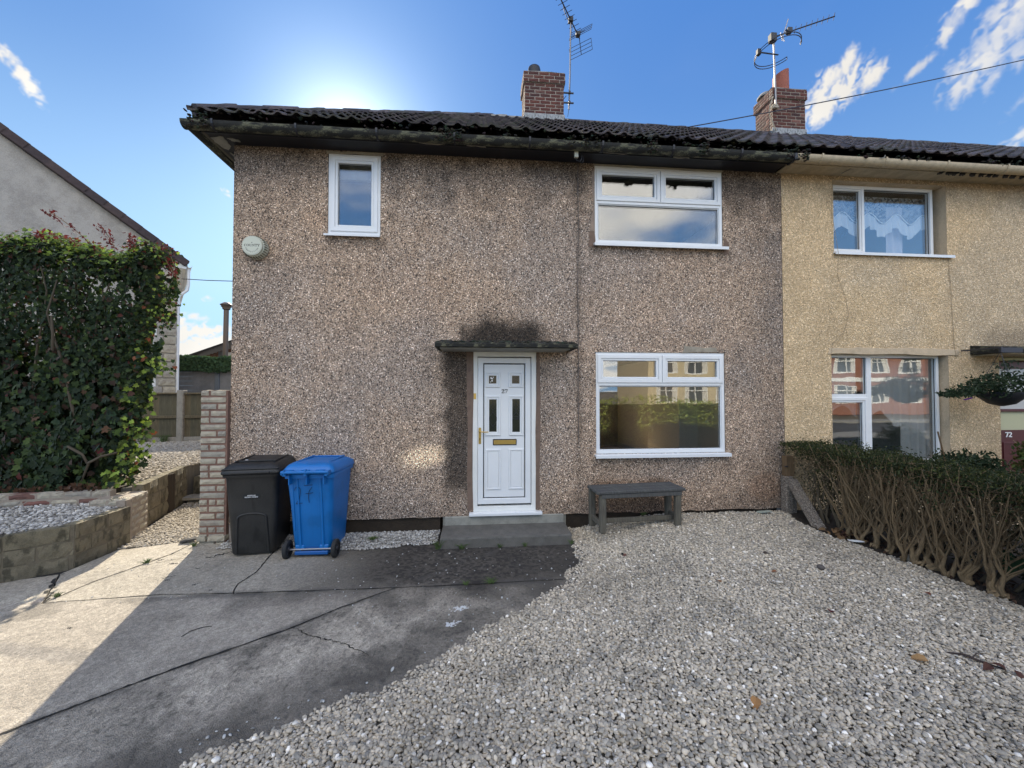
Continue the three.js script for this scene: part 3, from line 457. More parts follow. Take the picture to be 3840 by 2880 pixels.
function sill(parent, x0, x1, y, z, mat, out = 0.075, h = 0.045) { add('sill', xprofile([[z - 0.06, y - 0.001], [out - 0.012, y - 0.006], [out, y - 0.012], [out, y - h], [out - 0.012, y - h], [out - 0.016, y - h + 0.02], [z - 0.06, y - h + 0.022]], x0, x1), mat, parent); }

const house = thing('semi_detached_house', 'left house of the pair with brown pebbledash walls, white door and black eaves', 'house');
const WL = -3.07, WB = 4.26;                                        // left corner, boundary with the neighbour
const H1 = [-1.93, -1.275, 3.665, 4.715], H2 = [1.56, 3.385, 3.665, 4.735], H3 = [1.565, 3.39, 0.82, 2.188], HD = [-0.085, 0.757, 0.03, 2.185];
function stain(x, y) {
  const n = fbm(x * 1.1 + 3, y * 1.1, 4, 131), f = fbm(x * 4.5, y * 4.5, 4, 132), s = fbm(x * 9, y * 0.8, 3, 133);
  let c = mix3([1.10, 1.03, 0.96], [0.95, 0.95, 0.97], sst(0.35, 0.7, n)), k = 0.86 + 0.28 * f;
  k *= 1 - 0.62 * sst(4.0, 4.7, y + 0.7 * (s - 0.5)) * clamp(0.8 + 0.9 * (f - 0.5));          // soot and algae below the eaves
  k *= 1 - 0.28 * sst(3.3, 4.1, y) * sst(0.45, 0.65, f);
  k *= 1 - 0.22 * sst(3.2, 4.2, x + 0.5 * (n - 0.5));                                              // weathered towards the boundary
  k *= 1 - 0.12 * sst(-2.3, -3.0, x);
  const dome = Math.hypot((x - 0.29) / 0.78, (y - 2.2) / 0.5); if (y > 2.2) k *= 1 - 0.88 * sst(1.15, 0.5, dome + 0.7 * (f - 0.5) + 0.5 * (s - 0.5));
  if (y < 2.25) { const w = Math.abs(x + 0.26) / 0.2; k *= 1 - 0.76 * sst(1.3, 0.6, w + 0.9 * (f - 0.5) + 0.3 * (s - 0.5)) * sst(0.15, 0.5, y); if (x > 0.74) k *= 1 - 0.12 * sst(1.1, 0.76, x); }
  const pale = Math.hypot((x + 0.68) / 0.36, (y - 0.82 - 0.12 * (x + 0.68)) / 0.16); c = mix3(c, [2.7, 2.5, 2.1], 0.9 * sst(1.15, 0.35, pale + 0.5 * (f - 0.5)));
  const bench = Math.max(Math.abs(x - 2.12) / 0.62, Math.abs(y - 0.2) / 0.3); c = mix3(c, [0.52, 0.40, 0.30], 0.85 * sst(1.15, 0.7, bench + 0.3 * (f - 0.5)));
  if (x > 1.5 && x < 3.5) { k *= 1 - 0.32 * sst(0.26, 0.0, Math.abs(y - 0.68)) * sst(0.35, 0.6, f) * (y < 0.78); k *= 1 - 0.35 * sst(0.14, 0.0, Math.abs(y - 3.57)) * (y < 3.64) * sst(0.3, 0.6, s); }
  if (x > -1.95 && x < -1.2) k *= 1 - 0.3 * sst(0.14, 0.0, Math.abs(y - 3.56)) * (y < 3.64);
  const brown = Math.hypot((x - 3.95) / 0.3, (y - 0.32) / 0.24); c = mix3(c, [0.95, 0.74, 0.6], 0.6 * sst(1.1, 0.6, brown + 0.4 * (f - 0.5)));
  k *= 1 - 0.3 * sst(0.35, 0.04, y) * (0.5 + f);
  k *= 1 - 0.25 * sst(0.09, 0.0, Math.abs(x - 1.33 + 0.03 * (s - 0.5))) * (y > 0.2);                // streak under the cable
  const p1 = Math.hypot((x + 2.1) / 0.22, (y - 3.85) / 0.2), p2 = Math.hypot((x + 0.9) / 1.1, (y - 2.95) / 0.5); c = mix3(c, [1.25, 1.08, 0.92], 0.55 * sst(1.1, 0.3, p1 + 0.4 * (f - 0.5)) + 0.25 * sst(1.1, 0.2, p2));
  return [c[0] * k * 1.3, c[1] * k * 1.15, c[2] * k * 1.0];
}
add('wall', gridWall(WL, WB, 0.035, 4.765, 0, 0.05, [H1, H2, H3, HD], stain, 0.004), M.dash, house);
add('side_wall', [box(WL, -0.34, -6.4, WL + 0.22, 4.76, -0.004), box(WL + 0.22, -0.34, -6.4, 1.2, 4.76, -6.2), box(2.9, -0.34, -6.4, 12.0, 4.76, -6.2), box(1.2, -0.34, -6.4, 2.9, 0.85, -6.2), box(1.2, 2.15, -6.4, 2.9, 4.76, -6.2)], M.dashPlain, house);  // rear gap added to let sun in and brighten the room
add('party_wall', box(4.15, -0.34, -6.2, 4.37, 4.7, -0.02), M.dashPlain, house);
add('plinth', box(WL + 0.05, -0.34, -0.2, -0.5, 0.05, -0.022), M.soil, house); add('plinth', box(1.16, -0.34, -0.2, WB, 0.05, -0.022), M.soil, house);
add('floor', [box(WL + 0.22, -0.3, -6.2, 0.95, 0.03, -0.2), box(WL + 0.22, 2.42, -6.2, 4.15, 2.62, -0.05), box(WL + 0.22, 4.74, -6.2, 12, 4.82, -0.02)], M.carpet, house);
add('wooden_floor', box(0.95, -0.3, -6.2, 4.15, 0.03, -0.2), std([0.5, 0.38, 0.26], 0.6), house);  // pale wood put in to bounce that sun around the room
add('partition', [box(0.9, 0.03, -6.2, 1.0, 2.42, -0.06), box(3.78, 0.03, -3.3, 4.15, 2.42, -1.95)], M.inside, house);
add('inner_wall', [box(4.1495, 0.03, -6.19, 4.1505, 2.42, -0.1)].map((g) => g.translate(-0.004, 0, 0)), M.inside, house);
add('upper_partition', [box(-0.7, 2.62, -6.2, -0.6, 4.74, -0.06), box(0.95, 2.62, -6.2, 1.05, 4.74, -0.06), box(1.05, 2.62, -3.3, 4.15, 4.74, -3.2), box(-2.85, 2.62, -2.6, -0.7, 4.74, -2.5)], M.insideDark, house);
add('skirting', [box(4.132, 0.03, -1.95, 4.149, 0.16, -0.1), box(4.132, 0.03, -6.19, 4.149, 0.16, -3.3), box(3.763, 0.03, -3.3, 3.779, 0.16, -1.95)], M.insideWhite, house);
// smooth mortar round the openings and small repairs in the render
function patch(pts, z, seed, mat) { const d = []; pts.forEach((p, i) => { const q = pts[(i + 1) % pts.length]; for (let k = 0; k < 4; k++) d.push(new THREE.Vector2(mix(p[0], q[0], k / 4) + (hash(i * 4 + k, 1, seed) - 0.5) * 0.02, mix(p[1], q[1], k / 4) + (hash(i * 4 + k, 2, seed) - 0.5) * 0.02)); }); const g = new THREE.ExtrudeGeometry(new THREE.Shape(d), { depth: 0.006, bevelEnabled: true, bevelThickness: 0.003, bevelSize: 0.004, bevelSegments: 1 }); g.translate(0, 0, z); return boxUV(g); }
add('door_reveal', [patch([[-0.135, 0.1], [-0.083, 0.1], [-0.083, 2.185], [-0.155, 2.185]], -0.006, 141, M.cementBrown)], M.cementBrown, house);
add('door_reveal', [patch([[0.755, 0.1], [0.80, 0.1], [0.80, 2.185], [0.755, 2.185]], -0.006, 142)], M.cementBrown, house);
add('mortar_patch', patch([[1.47, 3.63], [1.56, 3.62], [1.56, 3.82], [1.49, 3.83]], -0.003, 143), M.cementBrown, house);
add('mortar_patch', patch([[3.40, 3.55], [3.47, 3.58], [3.465, 3.74], [3.40, 3.8]], -0.003, 144), M.cementBrown, house);
add('mortar_patch', patch([[2.78, 2.195], [3.29, 2.195], [3.27, 2.262], [3.1, 2.245], [2.82, 2.275]], 0.0, 145), M.paleStone, house);
add('mortar_patch', patch([[-1.955, 4.715], [-1.25, 4.715], [-1.255, 4.752], [-1.95, 4.745]], -0.004, 146), M.paleStone, house);
add('mortar_patch', patch([[1.555, 4.735], [3.39, 4.735], [3.39, 4.757], [1.555, 4.755]], -0.004, 147), M.paleStone, house);
add('mortar_patch', patch([[1.5, 3.83], [1.555, 3.83], [1.555, 4.7], [1.525, 4.65], [1.54, 4.2]], -0.004, 148), M.cement, house);
// cable clipped down the wall
add('cable', taper([V3(1.325, 4.74, 0.012), V3(1.33, 3.9, 0.013), V3(1.318, 3.1, 0.012), V3(1.325, 2.4, 0.013), V3(1.32, 1.6, 0.012), V3(1.325, 0.95, 0.01)], 0.0045, 5), std([0.12, 0.10, 0.09], 0.8), house);

// windows
{
  const w = sub('window', house), [a, b, c, d] = H1;
  add('frame', ring(a, b, c, d, 0.05, -0.075, 0.068), M.upvc, w);
  sash(w, a + 0.035, b - 0.035, c + 0.045, d - 0.03, 0.083, 0.0, M.upvc); sill(w, a - 0.03, b + 0.006, c, -0.02, M.upvc, 0.06, 0.035);
}
function triple(h, yT0, yT1) { // two small lights above a wide fixed pane
  const w = sub('window', house), [a, b, c, d] = h, m = a + (b - a) * 0.508;
  add('frame', [ring(a, b, c, d, 0.045, -0.075, 0.068), cbox(a + 0.043, yT0, -0.07, b - 0.043, yT1, -0.006, 0.004), cbox(m - 0.02, yT1 - 0.002, -0.068, m + 0.02, d - 0.04, -0.009, 0.003)], M.upvc, w);
  sash(w, a + 0.026, m - 0.004, yT1 - 0.005, d - 0.036, 0.078, 0.0, M.upvc); sash(w, m + 0.004, b - 0.026, yT1 - 0.005, d - 0.036, 0.078, 0.0, M.upvc);
  add('glazing_bead', ring(a + 0.043, b - 0.043, c + 0.043, yT0 + 0.002, 0.014, -0.06, 0.045, 0.006), M.upvc, w);
  pane(w, a + 0.057, b - 0.057, c + 0.057, yT0 - 0.012, -0.035);
  sill(w, a - 0.02, b + 0.045, c, -0.02, M.upvc, 0.07, 0.05);
}
triple(H2, 4.215, 4.26); triple(H3, 1.735, 1.78);

// front door
{
  const d = sub('door', house), X = (z) => -0.085 + (z - 365) * 0.00204, Y = (z) => 2.182 - (z - 310) * 0.00202;
  add('door_frame', [ring(-0.085, 0.757, 0.09, 2.182, 0.066, -0.07, 0.066, 0.005)], M.upvcOld, d);
  add('door_leaf', [ring(X(398), X(742), Y(1300), Y(349), 0.073, -0.075, 0.062, 0.006)], M.upvc, d);
  add('gasket', box(X(434), Y(1264), -0.06, X(706), Y(388), -0.05), M.seal, d);
  add('door_panel', cbox(X(440), Y(1257), -0.06, X(700), Y(393), -0.028, 0.002), M.upvc, d);
  const light = (x0, x1, y0, y1, gx0, gx1, gy0, gy1) => {
    const w = (X(gx0) - X(x0));
    add('moulding', [ring(X(x0), X(x1), Y(y1), Y(y0), w * 0.5, -0.0285, 0.016, 0.006), ring(X(x0) + w * 0.5, X(x1) - w * 0.5, Y(y1) + w * 0.5, Y(y0) - w * 0.5, w * 0.5, -0.0285, 0.008, 0.004)], M.upvc, d);
    add('pane', box(X(gx0), Y(gy1), -0.0285, X(gx1), Y(gy0), -0.0262), std([0.022, 0.024, 0.022], 0.12), d);
  };
  light(447, 543, 443, 543, 470, 518, 467, 518); light(597, 693, 443, 543, 620, 668, 467, 518);
  light(447, 545, 597, 858, 472, 521, 620, 835); light(600, 694, 597, 858, 622, 671, 620, 835);
  for (const [x0, x1] of [[450, 548], [598, 696]]) add('moulding', [ring(X(x0), X(x1), Y(1208), Y(945), 0.026, -0.0285, 0.013, 0.006), cbox(X(x0) + 0.03, Y(1208) + 0.03, -0.0285, X(x1) - 0.03, Y(945) - 0.03, -0.022, 0.005)], M.upvc, d);
  for (const cx of [496.5, 646.5]) { // lead lines in the long panes
    const P = [[0, 620], [0, 648], [-20, 672], [0, 692], [20, 672], [0, 648]], Q = [[0, 692], [0, 706], [-24, 735], [0, 706], [24, 735]], S = cx > 600 ? [[-24, 735], [24, 735], [0, 752], [-24, 745], [0, 752], [24, 745]] : [[-24, 735], [-24, 762], [0, 800], [24, 762], [24, 735]];
    const bars = []; for (const L of [P, Q, S]) for (let i = 0; i < L.length - 1; i++) bars.push(rod([X(cx + L[i][0]), Y(L[i][1]), -0.0258], [X(cx + L[i + 1][0]), Y(L[i + 1][1]), -0.0258], 0.0042, 5)); add('leading', bars, M.came, d);
  }
  for (const cx of [494, 644]) { const bars = [], n = 10; for (let i = 0; i < n; i++) bars.push(rod([X(cx) + 0.03 * Math.cos((i / n) * 6.283), Y(492) + 0.03 * Math.sin((i / n) * 6.283), -0.0258], [X(cx) + 0.03 * Math.cos(((i + 1) / n) * 6.283), Y(492) + 0.03 * Math.sin(((i + 1) / n) * 6.283), -0.0258], 0.0022, 4)); add('leading', bars, M.came, d); }
  { const bits = []; for (const [x, y, w, h] of [[480, 476, 8, 12], [488, 482, 7, 9], [486, 495, 9, 10], [478, 505, 6, 5], [496, 474, 5, 8]]) bits.push(cbox(X(x), Y(y + h), -0.0262, X(x + w), Y(y), -0.0245, 0.0006)); add('sticker', bits, M.white, d); }
  const letters = sub('letter_plate', d); add('plate', cbox(X(496), Y(920), -0.03, X(650), Y(880), -0.016, 0.006), M.seal, letters); add('flap', cbox(X(501), Y(914), -0.02, X(645), Y(886), -0.010, 0.004), M.brass, letters);
  const handle = sub('handle', d);
  add('backplate', cbox(X(404), Y(910), -0.016, X(420), Y(805), -0.005, 0.004), M.brass, handle);
  add('lever', [taper([V3(X(412), Y(829), -0.006), V3(X(412), Y(829), 0.03), V3(X(418), Y(829), 0.04), V3(X(440), Y(831), 0.042), V3(X(467), Y(831), 0.038)], [0.009, 0.009, 0.008, 0.007, 0.006], 8)], M.brass, handle);
  add('keyhole', [lathe([[0, 0], [0.006, 0], [0.006, 0.003], [0, 0.003]], 10).rotateX(Math.PI / 2).translate(X(412), Y(876), -0.006), box(X(412) - 0.003, Y(886), -0.006, X(412) + 0.003, Y(876), -0.0032)], M.seal, handle);
  add('latch_plate', cbox(X(372), Y(620), -0.006, X(388), Y(582), 0.001, 0.002), M.brass, d);
  const num = new TextGeometry('27', { font, size: 0.052, depth: 0.006, curveSegments: 5, bevelEnabled: false }); num.computeBoundingBox(); num.scale(1.06, 1, 1); num.translate(X(551), Y(581), -0.028); add('house_number', boxUV(num), M.seal, d);
  add('door_sill', [cbox(-0.125, 0.052, -0.08, 0.825, 0.092, 0.075, 0.006)], M.upvc, d);
}
add('threshold', [box(-0.46, -0.2, -0.15, 1.15, 0.05, -0.004), cbox(-0.44, -0.075, -0.01, 1.12, 0.046, 0.03, 0.01)], M.soffitGrey, house);
// concrete canopy over the door
{
  const c = sub('door_canopy', house);
  const g = xprofile([[-0.02, 2.19], [0.42, 2.187], [0.435, 2.195], [0.432, 2.232], [0.41, 2.246], [0.2, 2.281], [-0.02, 2.315]], -0.525, 1.21, 30);
  const p = g.attributes.position; for (let i = 0; i < p.count; i++) if (p.getY(i) > 2.24) p.setY(i, p.getY(i) + (vn(p.getX(i) * 12 + 50, p.getZ(i) * 12, 151) - 0.4) * 0.03);
  g.computeVertexNormals(); add('slab', boxUV(g), M.mossSlab, c);
  add('soffit', box(-0.47, 2.176, 0.004, 1.12, 2.186, 0.395), M.soffitGrey, c);
  const l = []; for (let i = 0; i < 260; i++) { const x = rr(-0.5, 1.18), z = rr(0.0, 0.4), y = 2.246 + (0.41 - z) * 0.165; l.push({ p: V3(x, y + 0.004, z), q: quat(rr(-0.4, 0.4), rr(0, 6), rr(-0.4, 0.4)), s: V3(rr(0.015, 0.04), rr(0.006, 0.02), rr(0.012, 0.03)), c: [rr(0.014, 0.035), rr(0.015, 0.034), rr(0.012, 0.02)] }); }
  instances('moss', pebble(301, 0.8), M.stone, l, c);
}
// ---------------------------------------------------------------- roofs, gutters and chimneys of the pair
const PIT = Math.atan(0.765), EY = 4.87, EZ = 0.33, RIDGE_Z = -3.2, RIDGE_Y = EY + (EZ - RIDGE_Z) * 0.765;
const planeY = (z) => EY + (EZ - z) * 0.765;
const TW = 0.42, ROWS = 14, GAUGE = (EZ - RIDGE_Z) / Math.cos(PIT) / ROWS, TL = GAUGE + 0.075;
function tileGeometry(limit) { // a double-roll interlocking tile; limit(y) cuts it along the hip
  const xs = [0, 0.035, 0.06, 0.075, 0.09, 0.105, 0.12, 0.135, 0.15, 0.18, 0.24, 0.27, 0.285, 0.3, 0.315, 0.33, 0.345, 0.36, 0.415], roll = (x) => { let h = 0; for (const c of [0.105, 0.315]) { const d = Math.abs(x - c) / 0.05; if (d < 1) h = 0.031 * Math.pow(Math.cos((d * Math.PI) / 2), 0.8); } return h; };
  const pos = [], T = 0.017, P = (x, y, top) => { const xx = limit ? Math.max(x, limit(y)) : x; return [xx, y, 0.058 - (y / TL) * 0.058 + roll(x) + (top ? T : 0)]; };
  const quad = (a, b, c, d) => pos.push(...a, ...b, ...c, ...a, ...c, ...d);
  for (let i = 0; i < xs.length - 1; i++) { const a = xs[i], b = xs[i + 1]; quad(P(a, 0.004, 1), P(b, 0.004, 1), P(b, TL, 1), P(a, TL, 1)); quad(P(a, 0, 0), P(b, 0, 0), P(b, 0.004, 1), P(a, 0.004, 1)); quad(P(a, 0, 0), P(a, 0.1, 0), P(b, 0.1, 0), P(b, 0, 0)); }
  quad(P(0, 0, 0), P(0, 0, 1), P(0, TL, 1), P(0, TL, 0)); quad(P(0.415, 0, 0), P(0.415, TL, 0), P(0.415, TL, 1), P(0.415, 0, 1));
  const g = new THREE.BufferGeometry(); g.setAttribute('position', new THREE.Float32BufferAttribute(pos, 3)); return boxUV(toCreasedNormals(g, 0.9));
}
const wholeTile = tileGeometry();
function tiling(roof, xL, xR, hip) {
  for (let r = 0; r < ROWS; r++) {
    const s = r * GAUGE, plan = s * Math.cos(PIT), y = EY + s * Math.sin(PIT), z = EZ - plan, lim = hip ? -3.37 + plan : xL, off = hip ? 0 : 0;
    for (let x = xL + off; x < xR - 0.05; x += TW) {
      if (x + TW < lim) continue;
      const cut = hip && x < lim + TL * Math.cos(PIT) + 0.02, m = add('roof_tile', cut ? tileGeometry((yy) => Math.min(0.415, Math.max(0, lim + yy * Math.cos(PIT) - x))) : wholeTile, pick(M.tile), roof);
      m.position.set(x, y, z); m.rotation.set(-(Math.PI / 2 - PIT) + rr(-0.014, 0.014), 0, rr(-0.006, 0.006)); m.position.y += rr(-0.003, 0.005);
    }
  }
}
function poly3(pts) { const pos = []; for (let i = 1; i < pts.length - 1; i++) pos.push(...pts[0], ...pts[i], ...pts[i + 1]); const g = new THREE.BufferGeometry(); g.setAttribute('position', new THREE.Float32BufferAttribute(pos, 3)); g.computeVertexNormals(); return boxUV(g); }
const capGeo = (len, r, seed) => { // an angular half-round ridge or hip tile along +x
  const pos = [], n = 8, at = (k, x) => { const a = Math.PI * (k / n), rrr = r * (1 + 0.12 * (hash(k, Math.round(x * 40), seed) - 0.5)); return [x, Math.sin(a) * rrr * 0.8, Math.cos(a) * rrr]; };
  for (let s = 0; s < 4; s++) for (let k = 0; k < n; k++) { const a = at(k, (s / 4) * len), b = at(k, ((s + 1) / 4) * len), c = at(k + 1, ((s + 1) / 4) * len), d = at(k + 1, (s / 4) * len); pos.push(...a, ...c, ...b, ...a, ...d, ...c); }
  for (const x of [0, len]) for (let k = 0; k < n; k++) pos.push(x, 0, 0, ...at(k, x), ...at(k + 1, x));
  const g = new THREE.BufferGeometry(); g.setAttribute('position', new THREE.Float32BufferAttribute(pos, 3)); g.computeVertexNormals(); return boxUV(g);
};
const caps = [0, 1, 2].map((i) => capGeo(0.47, 0.125, 161 + i));
function mossOn(parent, n, where, lo = 0.008, hi = 0.028, tone = 1) { const l = []; for (let i = 0; i < n; i++) { const p = where(); if (p) l.push({ p, q: quat(rr(-0.5, 0.5), rr(0, 6), rr(-0.5, 0.5)), s: V3(rr(lo, hi) * 1.25, rr(lo, hi) * 0.75, rr(lo, hi)), c: [rr(0.012, 0.035) * tone, rr(0.013, 0.036) * tone, rr(0.010, 0.02) * tone] }); } instances('moss', pebbles[1], M.stone, l, parent); }

const roof = sub('roof', house);
add('roof_deck', [poly3([[-3.44, EY - 0.03, EZ - 0.01], [WB, EY - 0.03, EZ - 0.01], [WB, RIDGE_Y - 0.03, RIDGE_Z], [0.18, RIDGE_Y - 0.03, RIDGE_Z]]), poly3([[-3.44, EY - 0.03, EZ - 0.01], [0.18, RIDGE_Y - 0.03, RIDGE_Z], [-3.44, EY - 0.03, -6.75]]), poly3([[WB, EY - 0.03, -6.75], [-3.44, EY - 0.03, -6.75], [0.18, RIDGE_Y - 0.03, RIDGE_Z], [WB, RIDGE_Y - 0.03, RIDGE_Z]])], M.tile[1], roof);
tiling(roof, -3.52, WB, true);
for (let i = 0; i < 14; i++) { const t = i / 14, m = add('hip_tile', caps[i % 3], M.tile[i % 4], roof); const a = V3(-3.31, EY + 0.03, EZ - 0.02).lerp(V3(0.2, RIDGE_Y + 0.01, RIDGE_Z), t), dir = V3(3.51, RIDGE_Y - EY, RIDGE_Z - EZ).normalize(); m.position.copy(a); m.quaternion.setFromUnitVectors(V3(1, 0, 0), dir); m.rotateX(rr(-0.06, 0.06)); m.position.y += rr(-0.006, 0.01); }
for (let x = 0.12, i = 0; x < WB - 0.1; x += 0.45, i++) { const m = add('ridge_tile', caps[i % 3], i < 4 ? M.flaunch : M.tile[(i + 1) % 4], roof); m.position.set(x, RIDGE_Y - 0.005 + rr(-0.006, 0.006), RIDGE_Z); }
mossOn(roof, 1500, () => { const r = Math.floor(rnd() * ROWS), s = r * GAUGE + rr(-0.03, 0.05), z = EZ - s * Math.cos(PIT), lim = -3.45 + s * Math.cos(PIT), x = rr(lim, WB); return V3(x, planeY(z) + 0.045 + rr(-0.01, 0.02), z + rr(0, 0.03)); });
mossOn(roof, 700, () => { const t = rnd(); return V3(mix(-3.28, 0.25, t) + rr(-0.06, 0.06), mix(EY + 0.115, RIDGE_Y + 0.075, t) + rr(-0.03, 0.008), mix(EZ - 0.03, RIDGE_Z, t) + rr(-0.05, 0.05)); }, 0.008, 0.026, 1.6);
mossOn(roof, 260, () => { const x = rr(-3.4, WB); const z = rr(0.26, 0.375); return fbm(x * 3, 2, 3, 171) > 0.47 ? V3(x, 4.83 + rr(-0.02, 0.05), z) : null; }, 0.009, 0.026);
for (const [x, w] of [[-3.25, 0.12], [-0.42, 0.16], [-0.3, 0.1], [1.32, 0.2], [4.2, 0.16], [2.2, 0.06], [2.9, 0.07]]) mossOn(roof, 60, () => V3(x + rr(-w, w), 4.78 + rr(-0.06, 0.09), rr(0.34, 0.395)), 0.008, 0.024);
const half = (cy, cz, r, t) => { const P = []; for (let k = 0; k <= 12; k++) { const a = Math.PI * (1 + k / 12); P.push([cz + Math.cos(a) * r, cy + Math.sin(a) * r]); } P.push([cz + r, cy + 0.012]); P.push([cz + r - t, cy + 0.012]); for (let k = 12; k >= 0; k--) { const a = Math.PI * (1 + k / 12); P.push([cz + Math.cos(a) * (r - t), cy + Math.sin(a) * (r - t)]); } return P; };
function eaves(parent, xL, xR, gm, fm, sm, dir) {
  add('gutter', xprofile(half(4.795, 0.31, 0.068, 0.009), xL, xR, 40), gm, parent);
  add('fascia', xprofile([[0.2, 4.752], [0.232, 4.748], [0.24, 4.765], [0.236, 4.87], [0.2, 4.87]], xL + dir * 0.1, xR, 1), fm, parent);
  add('soffit', box(xL + dir * 0.12, 4.757, -0.03, xR, 4.772, 0.2), sm, parent);
  for (let x = xL + 0.35; x < xR - 0.1; x += 0.93) { const b = []; for (let k = 0; k < 8; k++) { const a = Math.PI * (1 + k / 8), c = Math.PI * (1 + (k + 1) / 8), R = 0.0705; b.push([0.31 + Math.cos(a) * R, 4.795 + Math.sin(a) * R]); if (k === 7) b.push([0.31 + Math.cos(c) * R, 4.795 + Math.sin(c) * R]); } b.push([0.31 + 0.0705, 4.82], [0.31 + 0.076, 4.82]); for (let k = 8; k >= 0; k--) { const a = Math.PI * (1 + k / 8), R = 0.0765; b.push([0.31 + Math.cos(a) * R, 4.795 + Math.sin(a) * R]); } add('bracket', xprofile(b, x - 0.012, x + 0.012), fm, parent); }
}
eaves(roof, -3.445, WB - 0.1, M.gutter, M.blackPaint, M.blackPaint, 1);
{ // the gutter, fascia and soffit that turn the corner and run back along the side
  const side = (pr, z0, z1, dy) => { const g = xprofile(pr, z0, z1, 10); g.rotateY(-Math.PI / 2); g.translate(0, dy, 0); return g; };
  // profile [z, y] is laid across x: outward is -x
  const turn = (pr) => pr.map(([z, y]) => [z + 3.07, y]);
  add('side_gutter', side(turn(half(4.795, 0.31, 0.068, 0.009)), -6.6, 0.36, -0.003), M.gutter, roof);
  add('side_fascia', side(turn([[0.2, 4.752], [0.232, 4.748], [0.24, 4.765], [0.236, 4.87], [0.2, 4.87]]), -6.6, 0.236, -0.003), M.wood, roof);
  add('side_soffit', box(WL - 0.2, 4.753, -6.5, WL + 0.05, 4.77, 0.2), M.blackPaint, roof);
  add('bare_board', [patch([[-3.26, 0.14], [-3.1, 0.17], [-3.13, -0.02], [-3.2, -0.1], [-3.25, -0.02]].map(([a, b]) => [a, b]), 0, 181)].map((g) => g.rotateX(Math.PI / 2).translate(0, 4.751, 0)), M.soffitGrey, roof);
  add('bare_board', [patch([[-3.06, 0.14], [-2.97, 0.12], [-2.95, 0.08], [-3.04, 0.09]].map(([a, b]) => [a, b]), 0, 182)].map((g) => g.rotateX(Math.PI / 2).translate(0, 4.754, 0)), M.soffitGrey, roof);
  add('bare_board', [patch([[-3.22, -0.16], [-3.16, -0.2], [-3.15, -0.5], [-3.2, -0.48]].map(([a, b]) => [a, b]), 0, 183)].map((g) => g.rotateX(Math.PI / 2).translate(0, 4.749, 0)), M.soffitGrey, roof);
  [[-0.75, 0.32], [-0.15, 0.22], [1.6, 0.35], [2.55, 0.22]].forEach(([x, w], i) => add('worn_paint', patch([[x, 4.752], [x + w, 4.754], [x + w * 0.9, 4.772], [x + w * 0.3, 4.768]], 0.237, 184 + i), M.paleStone, roof));
  add('gutter_stop', [cbox(WB - 0.11, 4.72, 0.235, WB - 0.07, 4.81, 0.385, 0.006)], M.blackPaint, roof);
}
{ // small box and loose cable under the gutter
  const t = thing('junction_box', 'small cream cable box hanging under the black gutter', 'junction box');
  add('casing', cbox(1.215, 4.665, 0.24, 1.265, 4.74, 0.275, 0.004), M.alarm, t);
  add('loose_cable', [taper([V3(1.235, 4.668, 0.26), V3(1.24, 4.63, 0.262), V3(1.275, 4.615, 0.262), V3(1.31, 4.64, 0.262), V3(1.315, 4.74, 0.25)], 0.004, 5), taper([V3(1.31, 4.66, 0.262), V3(1.29, 4.61, 0.265), V3(1.31, 4.59, 0.262), V3(1.335, 4.63, 0.255), V3(1.33, 4.75, 0.24)], 0.004, 5)], M.black, t);
}

